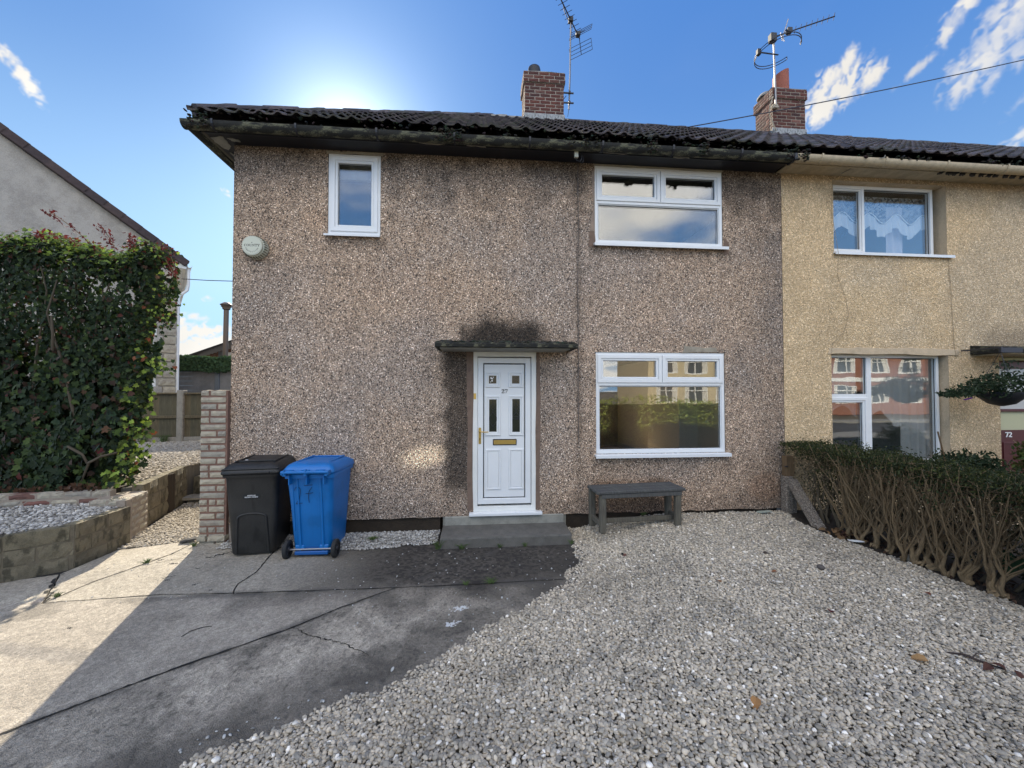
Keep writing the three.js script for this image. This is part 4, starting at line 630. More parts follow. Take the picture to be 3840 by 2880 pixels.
function chimney(parent, x0, x1, y0, z0, z1, courses, corbel, seed) {
  const R = mulberry(seed), c = sub('chimney', parent), ch = 0.075, L = 0.225, J = 0.009, D = 0.1;
  add('mortar', [box(x0 + 0.008, y0 - 0.5, z0 + 0.008, x1 - 0.008, y0 + courses * ch - 0.02, z1 - 0.008), ...(corbel ? [box(x0 - 0.022, y0 + (courses - 3) * ch + 0.004, z0 - 0.022, x1 + 0.022, y0 + courses * ch - 0.015, z1 + 0.022)] : [])], seed % 2 ? M.mortarGrey : M.mortar, c);
  const cache = new Map(), geo = (l, d) => { const k = Math.round(l * 200) + '_' + Math.round(d * 200) + '_' + Math.floor(R() * 3); if (!cache.has(k)) cache.set(k, rough(l, ch - J, d, 0.0028, cache.size + seed, 3, 0.004)); return cache.get(k); };
  const put = (x, y, z, l, d, alongZ) => { const m = add('brick', geo(l, d), R() < 0.1 ? M.brickOld[Math.floor(R() * 2)] : M.brickRed[Math.floor(R() * 5)], c); m.position.set(x, y, z + (alongZ ? 0 : 0)); if (alongZ) m.rotation.y = Math.PI / 2; m.position.x += (R() - 0.5) * 0.002; };
  for (let k = 0; k < courses; k++) {
    const e = corbel && k >= courses - 3 ? 0.03 : 0, a = x0 - e, b = x1 + e, f = z1 + e, r = z0 - e, y = y0 + (k + 0.5) * ch;
    for (let x = k % 2 ? a - L / 2 : a; x < b - 0.02; x += L) { const s = Math.max(x, a), t = Math.min(x + L, b); if (t - s > 0.04) put((s + t) / 2, y, f - D / 2, t - s - J, D, false); }
    for (const sx of [a + D / 2, b - D / 2]) for (let z = k % 2 ? r - L / 2 : r; z < f - D - 0.02; z += L) { const s = Math.max(z, r), t = Math.min(z + L, f - D); if (t - s > 0.04) put(sx, y, (s + t) / 2, t - s - J, D, true); }
  }
  const top = y0 + courses * ch;
  add('flaunching', rough(x1 - x0 + 0.04, 0.05, z1 - z0 + 0.04, 0.012, seed + 3, 6).translate((x0 + x1) / 2, top, (z0 + z1) / 2), M.flaunch, c);
  add('flashing', [cbox(x0 - 0.012, y0 - 0.22, z1 - 0.01, x1 + 0.012, y0 + 0.012, z1 + 0.006, 0.003), ...[0, 1].map((s) => { const g = xprofile([[z1 + 0.006, y0 - 0.2], [z1 + 0.006, y0 - 0.05], [z0 + 0.2, y0 + 0.04], [z0, y0 + 0.04], [z0, y0 - 0.2]], s ? x1 - 0.004 : x0 - 0.016, s ? x1 + 0.016 : x0 + 0.004); return g; }), rough(x1 - x0 + 0.16, 0.02, 0.17, 0.007, seed + 5, 6).rotateX(PIT).translate((x0 + x1) / 2, planeY(z1 + 0.06) + 0.045, z1 + 0.07)], M.lead, c);
  return [c, top];
}
{
  const [c, top] = chimney(house, 0.955, 1.815, 7.6, -3.5, -2.97, 12, true, 31);
  add('chimney_pot', lathe([[0.115, 0], [0.115, 0.08], [0.11, 0.12], [0.12, 0.13]], 18).translate(1.2, top - 0.01, -3.22), M.flaunch, c);
  add('cowl', lathe([[0.14, 0.09], [0.14, 0.26], [0.13, 0.30], [0.09, 0.33], [0, 0.335]], 18).translate(1.2, top - 0.01, -3.22), M.black, c);
}

// the neighbouring house: tan roughcast, on the same line of wall and roof
const next = thing('terraced_house', 'right neighbouring house with tan roughcast walls and a maroon front door', 'house');
const N1 = [5.06, 6.862, 3.66, 4.695], N2 = [4.99, 6.84, 0.62, 2.192], ND = [7.675, 8.55, -0.1, 2.17], NE = 15;
function stainTan(x, y) {
  const n = fbm(x * 1.2 + 8, y * 1.2, 4, 191), f = fbm(x * 5, y * 5, 4, 192), s = fbm(x * 8, y * 0.7, 3, 193);
  let k = (0.84 + 0.3 * f) * (0.9 + 0.2 * n), c = mix3([1.08, 1.02, 0.94], [0.94, 0.93, 0.94], sst(0.35, 0.7, n + 0.12 * (x - 6)));
  k *= 1 - 0.3 * sst(4.3, 4.75, y + 0.35 * (s - 0.5));
  const dome = Math.hypot((x - 8) / 0.9, (y - 2.3) / 0.45); if (y > 2.2) c = mix3(c, [0.42, 0.42, 0.44], 0.75 * sst(1.1, 0.4, dome + 0.4 * (f - 0.5)));
  if (y < 2.3) c = mix3(c, [0.86, 0.83, 0.8], sst(7.2, 7.5, x) * 0.8);
  if (y < 0.6) k *= 0.9;
  return [c[0] * k * 1.06, c[1] * k * 1.04, c[2] * k * 0.98];
}
add('wall', gridWall(WB + 0.004, NE, -0.3, 4.765, 0.004, 0.06, [N1, N2, ND], stainTan, 0.005), M.cast, next);
add('end_wall', box(NE - 0.2, -0.34, -6.4, NE, 4.76, -0.004), M.tanSmooth, next);
add('floor', [box(4.37, -0.3, -6.2, NE, -0.1, -0.2), box(4.37, 2.42, -6.2, NE, 2.62, -0.05)], M.carpet, next);
add('partition', [box(7.2, -0.1, -6.2, 7.3, 2.42, -0.06), box(4.37, -0.1, -4.1, 7.2, 2.42, -4), box(7.2, 2.62, -6.2, 7.3, 4.74, -0.06), box(4.37, 2.62, -3.6, 7.2, 4.74, -3.5)], M.insideDark, next);
function reveal(h, depth, parent) { const [a, b, c, d] = h; add('reveal', [box(a - 0.03, c, -depth, a, d, 0.001), box(b, c, -depth, b + 0.03, d, 0.001), box(a - 0.03, d, -depth, b + 0.03, d + 0.03, 0.001), box(a - 0.03, c - 0.03, -depth, b + 0.03, c, 0.001)], M.tanSmooth, parent); }
reveal(N1, 0.2, next); reveal(N2, 0.2, next);
{
  const w = sub('window', next), [a, b, c, d] = N1, z = -0.1, m = 5.645, r = b - 0.075;
  add('frame', [ring(a, r, c, d, 0.045, z - 0.07, 0.065), cbox(m, c + 0.04, z - 0.065, m + 0.025, d - 0.04, z - 0.008, 0.003)], M.upvc, w);
  sash(w, a + 0.02, m + 0.004, c + 0.025, d - 0.02, 0.062, z, M.upvc);
  pane(w, m + 0.03, r - 0.048, c + 0.048, d - 0.048, z - 0.035);
  sill(w, a - 0.012, b + 0.07, c, z, M.upvc, 0.05, 0.05);
}
{
  const w = sub('window', next), [a, b, c, d] = N2, z = -0.09, m = 5.64, t = 1.62, r = b - 0.03;
  add('frame', [ring(a, r, c, d, 0.042, z - 0.07, 0.065), cbox(m, c + 0.04, z - 0.065, m + 0.075, d - 0.04, z - 0.008, 0.003), cbox(a + 0.04, t - 0.055, z - 0.064, m, t, z - 0.009, 0.003)], M.upvc, w);
  pane(w, a + 0.044, m - 0.002, t + 0.002, d - 0.044, z - 0.035);
  sash(w, a + 0.012, m + 0.004, c + 0.02, t - 0.05, 0.072, z, M.upvc);
  pane(w, m + 0.078, r - 0.044, c + 0.044, d - 0.044, z - 0.035);
  sill(w, a - 0.02, b + 0.07, c, z, M.upvc, 0.05, 0.05);
  add('lintel', patch([[4.95, 2.195], [5.6, 2.2], [6.3, 2.195], [7.0, 2.185], [7.0, 2.27], [6.2, 2.285], [5.4, 2.28], [4.96, 2.275]], 0.004, 195), M.tanSmooth, next);
}
{
  const d = sub('door', next), [a, b] = ND, y0 = -0.1, y1 = 2.17;
  add('door_frame', [ring(a, b, y0, y1, 0.045, -0.12, 0.06)], M.creamPane, d);
  add('door_rail', [cbox(a + 0.04, 2.0, -0.1, b - 0.04, 2.1, -0.055), cbox(a + 0.04, 1.355, -0.1, b - 0.04, 1.395, -0.055), cbox(a + 0.04, y0 + 0.04, -0.1, b - 0.04, 1.08, -0.06), cbox(a + 0.04, 1.08, -0.1, a + 0.075, 2.0, -0.058)], M.maroon, d);
  add('pane', [sheet(a + 0.07, b - 0.07, 1.08, 1.36, -0.09)], M.creamPane, d); add('pane', sheet(a + 0.07, b - 0.07, 1.39, 2.0, -0.088), std([0.5, 0.51, 0.5], 0.15), d);
  add('moulding', ring(a + 0.12, b - 0.12, 0.2, 0.9, 0.03, -0.062, 0.012), M.maroon, d);
  const num = new TextGeometry('72', { font: fontSans, size: 0.075, depth: 0.006, curveSegments: 4 }); num.translate(a + 0.16, 0.975, -0.058); add('house_number', boxUV(num), M.white, d);
  const c = sub('door_canopy', next);
  add('slab', xprofile([[-0.02, 2.2], [0.4, 2.195], [0.41, 2.27], [0.2, 2.3], [-0.02, 2.335]], 7.2, 8.9, 12), M.mossSlab, c);
  add('soffit', box(7.26, 2.178, 0.006, 8.85, 2.192, 0.36), M.tanPaint, c);
}
{
  const r = sub('roof', next);
  add('roof_deck', [poly3([[WB, EY - 0.03, EZ - 0.01], [NE, EY - 0.03, EZ - 0.01], [NE, RIDGE_Y - 0.03, RIDGE_Z], [WB, RIDGE_Y - 0.03, RIDGE_Z]]), poly3([[NE, EY - 0.03, -6.75], [WB, EY - 0.03, -6.75], [WB, RIDGE_Y - 0.03, RIDGE_Z], [NE, RIDGE_Y - 0.03, RIDGE_Z]])], M.tile[1], r);
  tiling(r, -3.52 + TW * 19, 13.4, false);
  for (let x = WB - 0.1, i = 0; x < 14.5; x += 0.45, i++) { const m = add('ridge_tile', caps[i % 3], M.tile[(i + 1) % 4], r); m.position.set(x, RIDGE_Y - 0.005 + rr(-0.006, 0.006), RIDGE_Z); }
  mossOn(r, 500, () => { const k = Math.floor(rnd() * ROWS), s = k * GAUGE + rr(-0.03, 0.05), z = EZ - s * Math.cos(PIT); return V3(rr(WB, 11), planeY(z) + 0.045 + rr(-0.01, 0.02), z + rr(0, 0.03)); });
  mossOn(r, 300, () => { const x = rr(5.1, 8.2), z = rr(0.28, 0.39); return fbm(x * 2.2, 5, 3, 197) > 0.45 ? V3(x, 4.815 + rr(-0.03, 0.06), z) : null; }, 0.009, 0.026);
  eaves(r, WB - 0.06, 14.9, M.tanPaint, M.tanPaint, M.tanPaint, 0);
  add('gutter_stain', [...Array(14)].map((_, i) => { const x = 6.4 + i * 0.13 + rr(-0.04, 0.04); return patch([[x, 4.735 - 0.02], [x + rr(0.04, 0.09), 4.715], [x + 0.12, 4.76], [x + 0.04, 4.77]].map(([a, b]) => [a, b]), 0.235, 200 + i); }), M.black, r);
  const [c, top] = chimney(next, 6.585, 7.385, 7.6, -3.5, -2.95, 12, true, 44);
  const pot = (r0, r1, h, cut) => { const g = new THREE.CylinderGeometry(r1, r0, h, 24, 6, true), p = g.attributes.position; g.translate(0, h / 2, 0); for (let i = 0; i < p.count; i++) p.setY(i, p.getY(i) * (1 + cut * p.getX(i) / r1)); g.computeVertexNormals(); return g; };
  const g1 = pot(0.165, 0.158, 0.57, 0.12), g2 = pot(0.14, 0.134, 0.56, 0.12); add('chimney_pot', [boxUV(g1.toNonIndexed()).translate(7.0, top + 0.0, -3.2), boxUV(g2.toNonIndexed()).translate(7.0, top, -3.2)], M.terracotta, c);
  add('capped_pot', [lathe([[0.11, 0], [0.11, 0.1]], 16).translate(6.72, top, -3.33), lathe([[0.17, 0.07], [0.175, 0.1], [0.13, 0.16], [0.06, 0.19], [0, 0.195]], 16).translate(6.72, top, -3.33)], M.flaunch, c);
}
// thin wires on the tan wall
add('cable', [taper([V3(5.05, 4.74, 0.012), V3(5.03, 4.2, 0.012), V3(5.06, 3.62, 0.07), V3(5.1, 3.3, 0.014), V3(5.22, 3.0, 0.014), V3(5.26, 2.75, 0.014), V3(5.18, 2.5, 0.014), V3(5.0, 2.33, 0.014), V3(4.98, 2.2, 0.014)], 0.0026, 5)], M.tanCable, next);
add('cable', [taper([V3(6.87, 3.62, 0.014), V3(6.9, 3.0, 0.014), V3(6.93, 2.3, 0.014), V3(6.96, 2.15, 0.014)], 0.003, 5)], M.tanCable, next);
add('gutter_cable', taper([V3(5.5, 4.87, 0.34), V3(5.42, 4.8, 0.4), V3(5.2, 4.77, 0.3), V3(5.1, 4.74, 0.1)], 0.006, 5), M.soffitGrey, next);
// ---------------------------------------------------------------- leaves
function flatLeaf(outline, fold = 0.12, bend = 0.15) { // outline of half a leaf from stem (0,0) to tip (0,1); mirrored, folded along the rib
  const pos = [], rib = (t) => [0, t, -bend * t * t];
  for (const sgn of [-1, 1]) for (let i = 0; i < outline.length - 1; i++) {
    const [x0, y0, r0] = outline[i], [x1, y1, r1] = outline[i + 1], a = [sgn * x0, y0, fold * x0 - bend * y0 * y0], b = [sgn * x1, y1, fold * x1 - bend * y1 * y1], c = rib(r0), d = rib(r1);
    const tri = (p, q, r) => (sgn > 0 ? pos.push(...p, ...q, ...r) : pos.push(...p, ...r, ...q)); tri(c, a, b); if (r1 !== r0) tri(c, b, d);
  }
  const g = new THREE.BufferGeometry(); g.setAttribute('position', new THREE.Float32BufferAttribute(pos, 3)); g.translate(0, -0.1, 0); g.computeVertexNormals(); return boxUV(g);
}
function ivyLeaf() { return flatLeaf([[0.0, 0.0, 0], [0.3, -0.1, 0.1], [0.5, 0.18, 0.25], [0.33, 0.34, 0.4], [0.46, 0.62, 0.5], [0.2, 0.66, 0.7], [0.0, 1.05, 1.05]]); }
function ovalLeaf() { return flatLeaf([[0, 0, 0], [0.2, 0.28, 0.28], [0.2, 0.6, 0.6], [0, 1, 1]], 0.25, 0.2); }
// ---------------------------------------------------------------- left of the house: pier, retaining walls, terrace, fences, gable house
function brickStack(name, parent, x0, x1, z0, z1, y0, courses, ch, mats, J, seed, top) { // facing z1 (front) and one or both sides
  const R = mulberry(seed);
  for (let k = 0; k < courses; k++) {
    const y = y0 + (k + 0.5) * ch, w = x1 - x0, mode = k % 4;
    const cuts = mode === 0 ? [0, 0.64, 1] : mode === 2 ? (R() < 0.5 ? [0, 0.36, 1] : [0, 0.34, 0.65, 1]) : R() < 0.3 ? [0, 0.36, 1] : [0, 1];
    for (let i = 0; i < cuts.length - 1; i++) { const a = x0 + w * cuts[i], b = x0 + w * cuts[i + 1]; const m = add(name, rough(b - a - J, ch - J, z1 - z0 - 0.002, 0.0035, seed + k * 7 + i, 4, 0.007), mats[Math.floor(R() * mats.length)], parent); m.position.set((a + b) / 2, y, (z0 + z1) / 2 + (R() - 0.5) * 0.006); }
  }
}
const pier = thing('brick_pier', 'buff stone brick pier standing against the left corner of the brown house', 'pier');
brickStack('brick', pier, -3.392, -3.085, -0.16, 0.055, -0.235, 23, 0.0832, M.brickStone, 0.0105, 61);
add('mortar', box(-3.38, -0.3, -0.15, -3.075, 1.67, 0.043), M.mortarRed, pier);
brickStack('footing_brick', pier, -3.40, -3.06, -0.1, 0.085, -0.25, 2, 0.085, M.brickStone, 0.012, 62);

function wallRun(parent, a, b, y0, y1, courses, len, thick, mats, J, seed, name = 'block', amp = 0.006) { // blocks along a line on the ground; the outward face is to the right of a -> b
  const R = mulberry(seed), dx = b[0] - a[0], dz = b[1] - a[1], L = Math.hypot(dx, dz), ang = Math.atan2(-dz, dx), ch = (y1 - y0) / courses;
  for (let k = 0; k < courses; k++) for (let s = k % 2 ? -len / 2 : 0; s < L - 0.03; s += len) {
    const p = Math.max(0, s), q = Math.min(L, s + len); if (q - p < 0.05) continue;
    const m = add(name, rough(q - p - J, ch - J, thick, amp, seed + k * 31 + Math.round(s * 50), 5, name === 'block' ? 0.006 : 0.008), mats[Math.floor(R() * mats.length)], parent), t = (p + q) / 2 / L;
    m.position.set(a[0] + dx * t - (dz / L) * (-thick / 2) * -1 * -1, y0 + (k + 0.5) * ch, a[1] + dz * t + (dx / L) * (-thick / 2)); m.rotation.y = ang; m.position.x += (R() - 0.5) * 0.006;
  }
  const g = box(0, y0, -thick * 0.5 - thick * 0.42, L, y1 - 0.012, -thick * 0.08); g.rotateY(ang); g.translate(a[0], 0, a[1]); add('mortar', g, name === 'block' ? M.blockJoint : M.mortar, parent);
}
const planter = thing('retaining_wall', 'low stained block retaining wall round the front gravel bed', 'retaining wall');
wallRun(planter, [-6.9, 2.45], [-4.62, 0.875], -0.23, 0.245, 3, 0.44, 0.12, M.block, 0.005, 71);
wallRun(planter, [-4.62, 0.875], [-4.235, 0.595], -0.23, 0.25, 3, 0.44, 0.12, M.block, 0.005, 72);
wallRun(planter, [-4.235, 0.595], [-4.225, -0.05], -0.23, 0.262, 3, 0.36, 0.12, M.block, 0.005, 73);
const quoin = thing('brick_wall_end', 'short buff brick wall end beside the gravel alley', 'wall end');
wallRun(quoin, [-4.72, -0.06], [-4.30, -0.06], -0.22, 0.335, 7, 0.2, 0.1, M.brickStone, 0.008, 74, 'brick', 0.004);
wallRun(quoin, [-4.30, -0.06], [-4.42, -0.54], -0.22, 0.335, 7, 0.21, 0.1, M.brickStone, 0.008, 75, 'brick', 0.004);
add('mortar_core', slab([[-4.72, -0.12], [-4.37, -0.12], [-4.48, -0.53], [-4.72, -0.53]], 0.325, 0.5, 0, metreUV, 0), M.mortar, quoin);
const sideWall = thing('alley_wall', 'mossy block retaining wall running back beside the gravel alley', 'retaining wall');
wallRun(sideWall, [-4.50, -0.56], [-4.93, -1.95], -0.2, 0.41, 3, 0.44, 0.13, M.block, 0.005, 76);
const steps = thing('stone_steps', 'stone block steps at the end of the gravel alley', 'steps');
for (const [x0, x1, z0, z1, y0, y1] of [[-4.92, -4.42, -2.45, -2.05, -0.2, 0.2], [-4.42, -4.0, -2.45, -2.0, -0.2, 0.18], [-4.9, -4.1, -3.0, -2.5, -0.2, 0.42], [-4.1, -3.2, -3.0, -2.5, -0.2, 0.43]]) { const m = add('step_block', rough(x1 - x0 - 0.006, y1 - y0, z1 - z0, 0.008, Math.round(x0 * 100), 6, 0.012), pick(M.block), steps); m.position.set((x0 + x1) / 2, (y0 + y1) / 2, (z0 + z1) / 2); }
add('tread_slab', rough(0.95, 0.05, 0.28, 0.006, 78, 6).translate(-4.45, -0.12, -1.9), M.paleStone, steps);
const edging = thing('brick_edging', 'two courses of old buff brick edging below the ivy hedge', 'edging');
wallRun(edging, [-7.6, 0.02], [-4.66, -0.26], 0.23, 0.41, 2, 0.29, 0.11, [...M.brickStone, M.brickOld[0], M.brickOld[1]], 0.009, 79, 'brick', 0.005);

// terraces of earth and gravel
structure(add('planter_bed', slab([[-7.5, 2.7], [-4.66, 0.79], [-4.33, 0.53], [-4.32, -0.08], [-7.5, -0.05]], 0.225, 0.5, 0, metreUV, 0), M.gravelBedPale));
structure(add('ivy_bed', slab([[-9.5, 0.0], [-4.75, -0.36], [-4.72, -1.4], [-9.5, -1.6]], 0.385, 0.6, 0, metreUV, 0), M.soil));
structure(add('terrace', slab([[-4.72, -0.52], [-4.6, -0.62], [-5.03, -2.0], [-4.93, -2.5], [-3.09, -2.5], [-3.09, -6.4], [12, -6.4], [12, -30], [-40, -30], [-40, 3], [-9.4, 3], [-9.4, -0.4]], 0.37, 0.7, 0, metreUV, 0), M.gravelBedPale));
structure(add('alley_bed', slab([[-4.23, 0.13], [-3.38, -0.11], [-3.09, -0.1], [-3.09, -2.55], [-4.95, -2.55], [-4.5, -0.5], [-4.3, -0.05]], -0.205, 0.12, 0, metreUV, 0), M.gravelBedPale));
{
  const pl = [], PP = [[-6.9, 2.32], [-4.68, 0.80], [-4.34, 0.54], [-4.33, -0.06], [-4.72, -0.1], [-4.70, -0.24], [-7, -0.05]];
  for (let x = -6.9; x < -4.3; x += 0.028) for (let z = -0.3; z < 2.3; z += 0.028) { const X = x + rr(-0.012, 0.012), Z = z + rr(-0.012, 0.012); if (inside(PP, X, Z) && seen(X, 0.24, Z, 1.15)) { pl.push([X, 0.232 + rr(-0.006, 0.012) + 0.02 * fbm(X * 4, Z * 4, 2, 211), Z, 0.0165]); if (rnd() < 0.4) pl.push([X, 0.25 + rr(0, 0.012), Z + 0.01, 0.016]); } }
  gravel('planter_gravel', 'pale stone chippings filling the raised bed inside the low block wall', pl, paleTone);
  const al = [], AP = [[-4.22, 0.14], [-3.44, -0.10], [-3.09, -0.17], [-3.09, -2.0], [-4.9, -2.0], [-4.45, -0.5], [-4.32, -0.04]];
  for (let x = -4.95; x < -3.08; x += 0.023) for (let z = -2.0; z < 0.2; z += 0.023) { const X = x + rr(-0.012, 0.012), Z = z + rr(-0.012, 0.012); if (inside(AP, X, Z)) al.push([X, -0.196 + rr(-0.005, 0.014), Z, 0.0135]); }
  gravel('alley_gravel', 'pale gravel in the alley between the brick pier and the retaining wall', al, () => { const v = rr(0.7, 1.2); return [0.4 * v, 0.35 * v, 0.275 * v]; });
  const te = [], TP = [[-4.72, -0.6], [-5.0, -2.0], [-4.9, -2.6], [-3.2, -2.6], [-3.1, -5.8], [-8.6, -5.4], [-7.2, -1.45], [-5.5, -0.9]];
  for (let x = -8.6; x < -3.1; x += 0.038) for (let z = -5.8; z < -0.6; z += 0.038) { const X = x + rr(-0.02, 0.02), Z = z + rr(-0.02, 0.02); if (inside(TP, X, Z) && seen(X, 0.4, Z)) te.push([X, 0.38 + rr(-0.005, 0.016), Z, 0.021]); }
  gravel('terrace_gravel', 'pale sunlit gravel on the raised ground in front of the wooden fence', te, () => { const v = rr(0.75, 1.2); return [0.42 * v, 0.37 * v, 0.3 * v]; });
}

// close-board fence and its concrete post
{
  const f = thing('board_fence', 'weathered closeboard timber fence behind the gravel with a concrete post', 'fence');
  const span = (a, b, n) => { const dx = (b[0] - a[0]) / n, dz = (b[1] - a[1]) / n, ang = Math.atan2(-dz, dx), w = Math.hypot(dx, dz); for (let i = 0; i < n; i++) { const m = add('board', cbox(-w * 0.54, 0, -0.012, w * 0.46, 1.14 + rr(-0.01, 0.012), 0.006, 0.003), pick(M.fence), f); m.position.set(a[0] + dx * (i + 0.5), 0.46, a[1] + dz * (i + 0.5)); m.rotation.y = ang + 0.12; } 
    const L = Math.hypot(b[0] - a[0], b[1] - a[1]); for (const [y, h, nm] of [[0.98, 0.07, 'rail'], [1.595, 0.04, 'capping_rail'], [0.4, 0.1, 'gravel_board']]) { const m = add(nm, cbox(0, y, 0.0, L, y + h, 0.055, 0.006), nm === 'gravel_board' ? M.concretePost : M.fence[2], f); m.position.set(a[0], 0, a[1]); m.rotation.y = ang; } };
  span([-10.4, -5.25], [-7.68, -5.5], 20); span([-7.53, -5.52], [-4.9, -6.0], 20);
  add('post', cbox(-7.685, 0.3, -5.6, -7.525, 1.7, -5.44, 0.015), M.concretePost, f);
}
{
  const f = thing('composite_fence', 'grey composite panel fence beyond the timber fence', 'fence');
  for (const [x0, x1] of [[-14.4, -12.62], [-12.5, -10.98], [-10.8, -8.8], [-8.65, -6.6]]) for (let y = 0.4; y < 2.5; y += 0.19) add('plank', cbox(x0, y, -12.02, x1, y + 0.188, -11.99, 0.002), M.comp, f);
  for (const x of [-12.62, -10.98, -8.8]) add('post', cbox(x, 0.3, -12.06, x + 0.16, 2.6, -11.94, 0.01), M.compPost, f);
  const l = []; for (let i = 0; i < 3600; i++) { const x = rr(-13.4, -8.4), y = rr(2.52, 3.12), k = rr(0.5, 1.3); l.push({ p: V3(x, y + 0.03 * Math.sin(x * 3), -11.93 + rr(0, 0.12)), q: quat(rr(-0.9, 0.5), rr(-0.8, 0.8), rr(0, 6)), s: V3(0.1, 0.1, 0.1).multiplyScalar(rr(0.7, 1.2)), c: [0.085 * k, 0.155 * k, 0.07 * k] }); }
  const h = thing('screen_hedge', 'dark green leafy screening strip along the top of the grey fence', 'hedge screen');
  add('backing', box(-13.5, 2.5, -11.985, -8.3, 3.1, -11.96), std([0.02, 0.035, 0.015], 1), h);
  instances('leaves', ivyLeaf(), M.leaf, l, h);
}
{
  const s = thing('garden_shed', 'brown timber shed with a sloping roof behind the grey fence', 'shed');
  const zz = -14.5;
  for (let x = -13.6, i = 0; x < -8.5; x += 0.15, i++) add('board', cbox(x, 0.3, zz - 0.03, x + 0.142, 3.35 + 0.4 * sst(-13.5, -11.8, x), zz, 0.004), M.ply, s);
  add('roof', xprofile([[0, 0], [0.06, 0.06], [-2.6, 0.06], [-2.6, 0]].map(([a, b]) => [a + zz + 0.35, b]), -13.6, -8.2).translate(0, 0, 0), M.metalDark, s).rotation.set(0, 0, 0);
  s.children.at(-1).geometry.applyMatrix4(new THREE.Matrix4().makeTranslation(-13.3, 3.42, 0).multiply(new THREE.Matrix4().makeRotationZ(0.36)).multiply(new THREE.Matrix4().makeTranslation(13.3, 0, 0)));
  add('door_frame', box(-12.45, 0.4, zz + 0.005, -12.25, 3.6, zz + 0.05), M.woodDark, s);
  add('white_panel', box(-12.2, 0.4, zz + 0.005, -11.0, 3.55, zz + 0.06), M.render, s);
  const p = thing('flue_pipe', 'tall rusty metal flue pipe with a cowl rising beside the house corner', 'flue');
  add('pipe', rod([-10.92, 2.6, -12.5], [-10.9, 5.2, -12.5], 0.095, 14), M.flue, p); 
  add('cowl', [lathe([[0.14, 0], [0.16, 0.1], [0.2, 0.11], [0.2, 0.13], [0.06, 0.2], [0, 0.22]], 16).translate(-10.9, 5.22, -12.5), lathe([[0.22, 0.17], [0.24, 0.2], [0.1, 0.3], [0, 0.31]], 16).translate(-10.9, 5.22, -12.5)], M.flue, p);
}

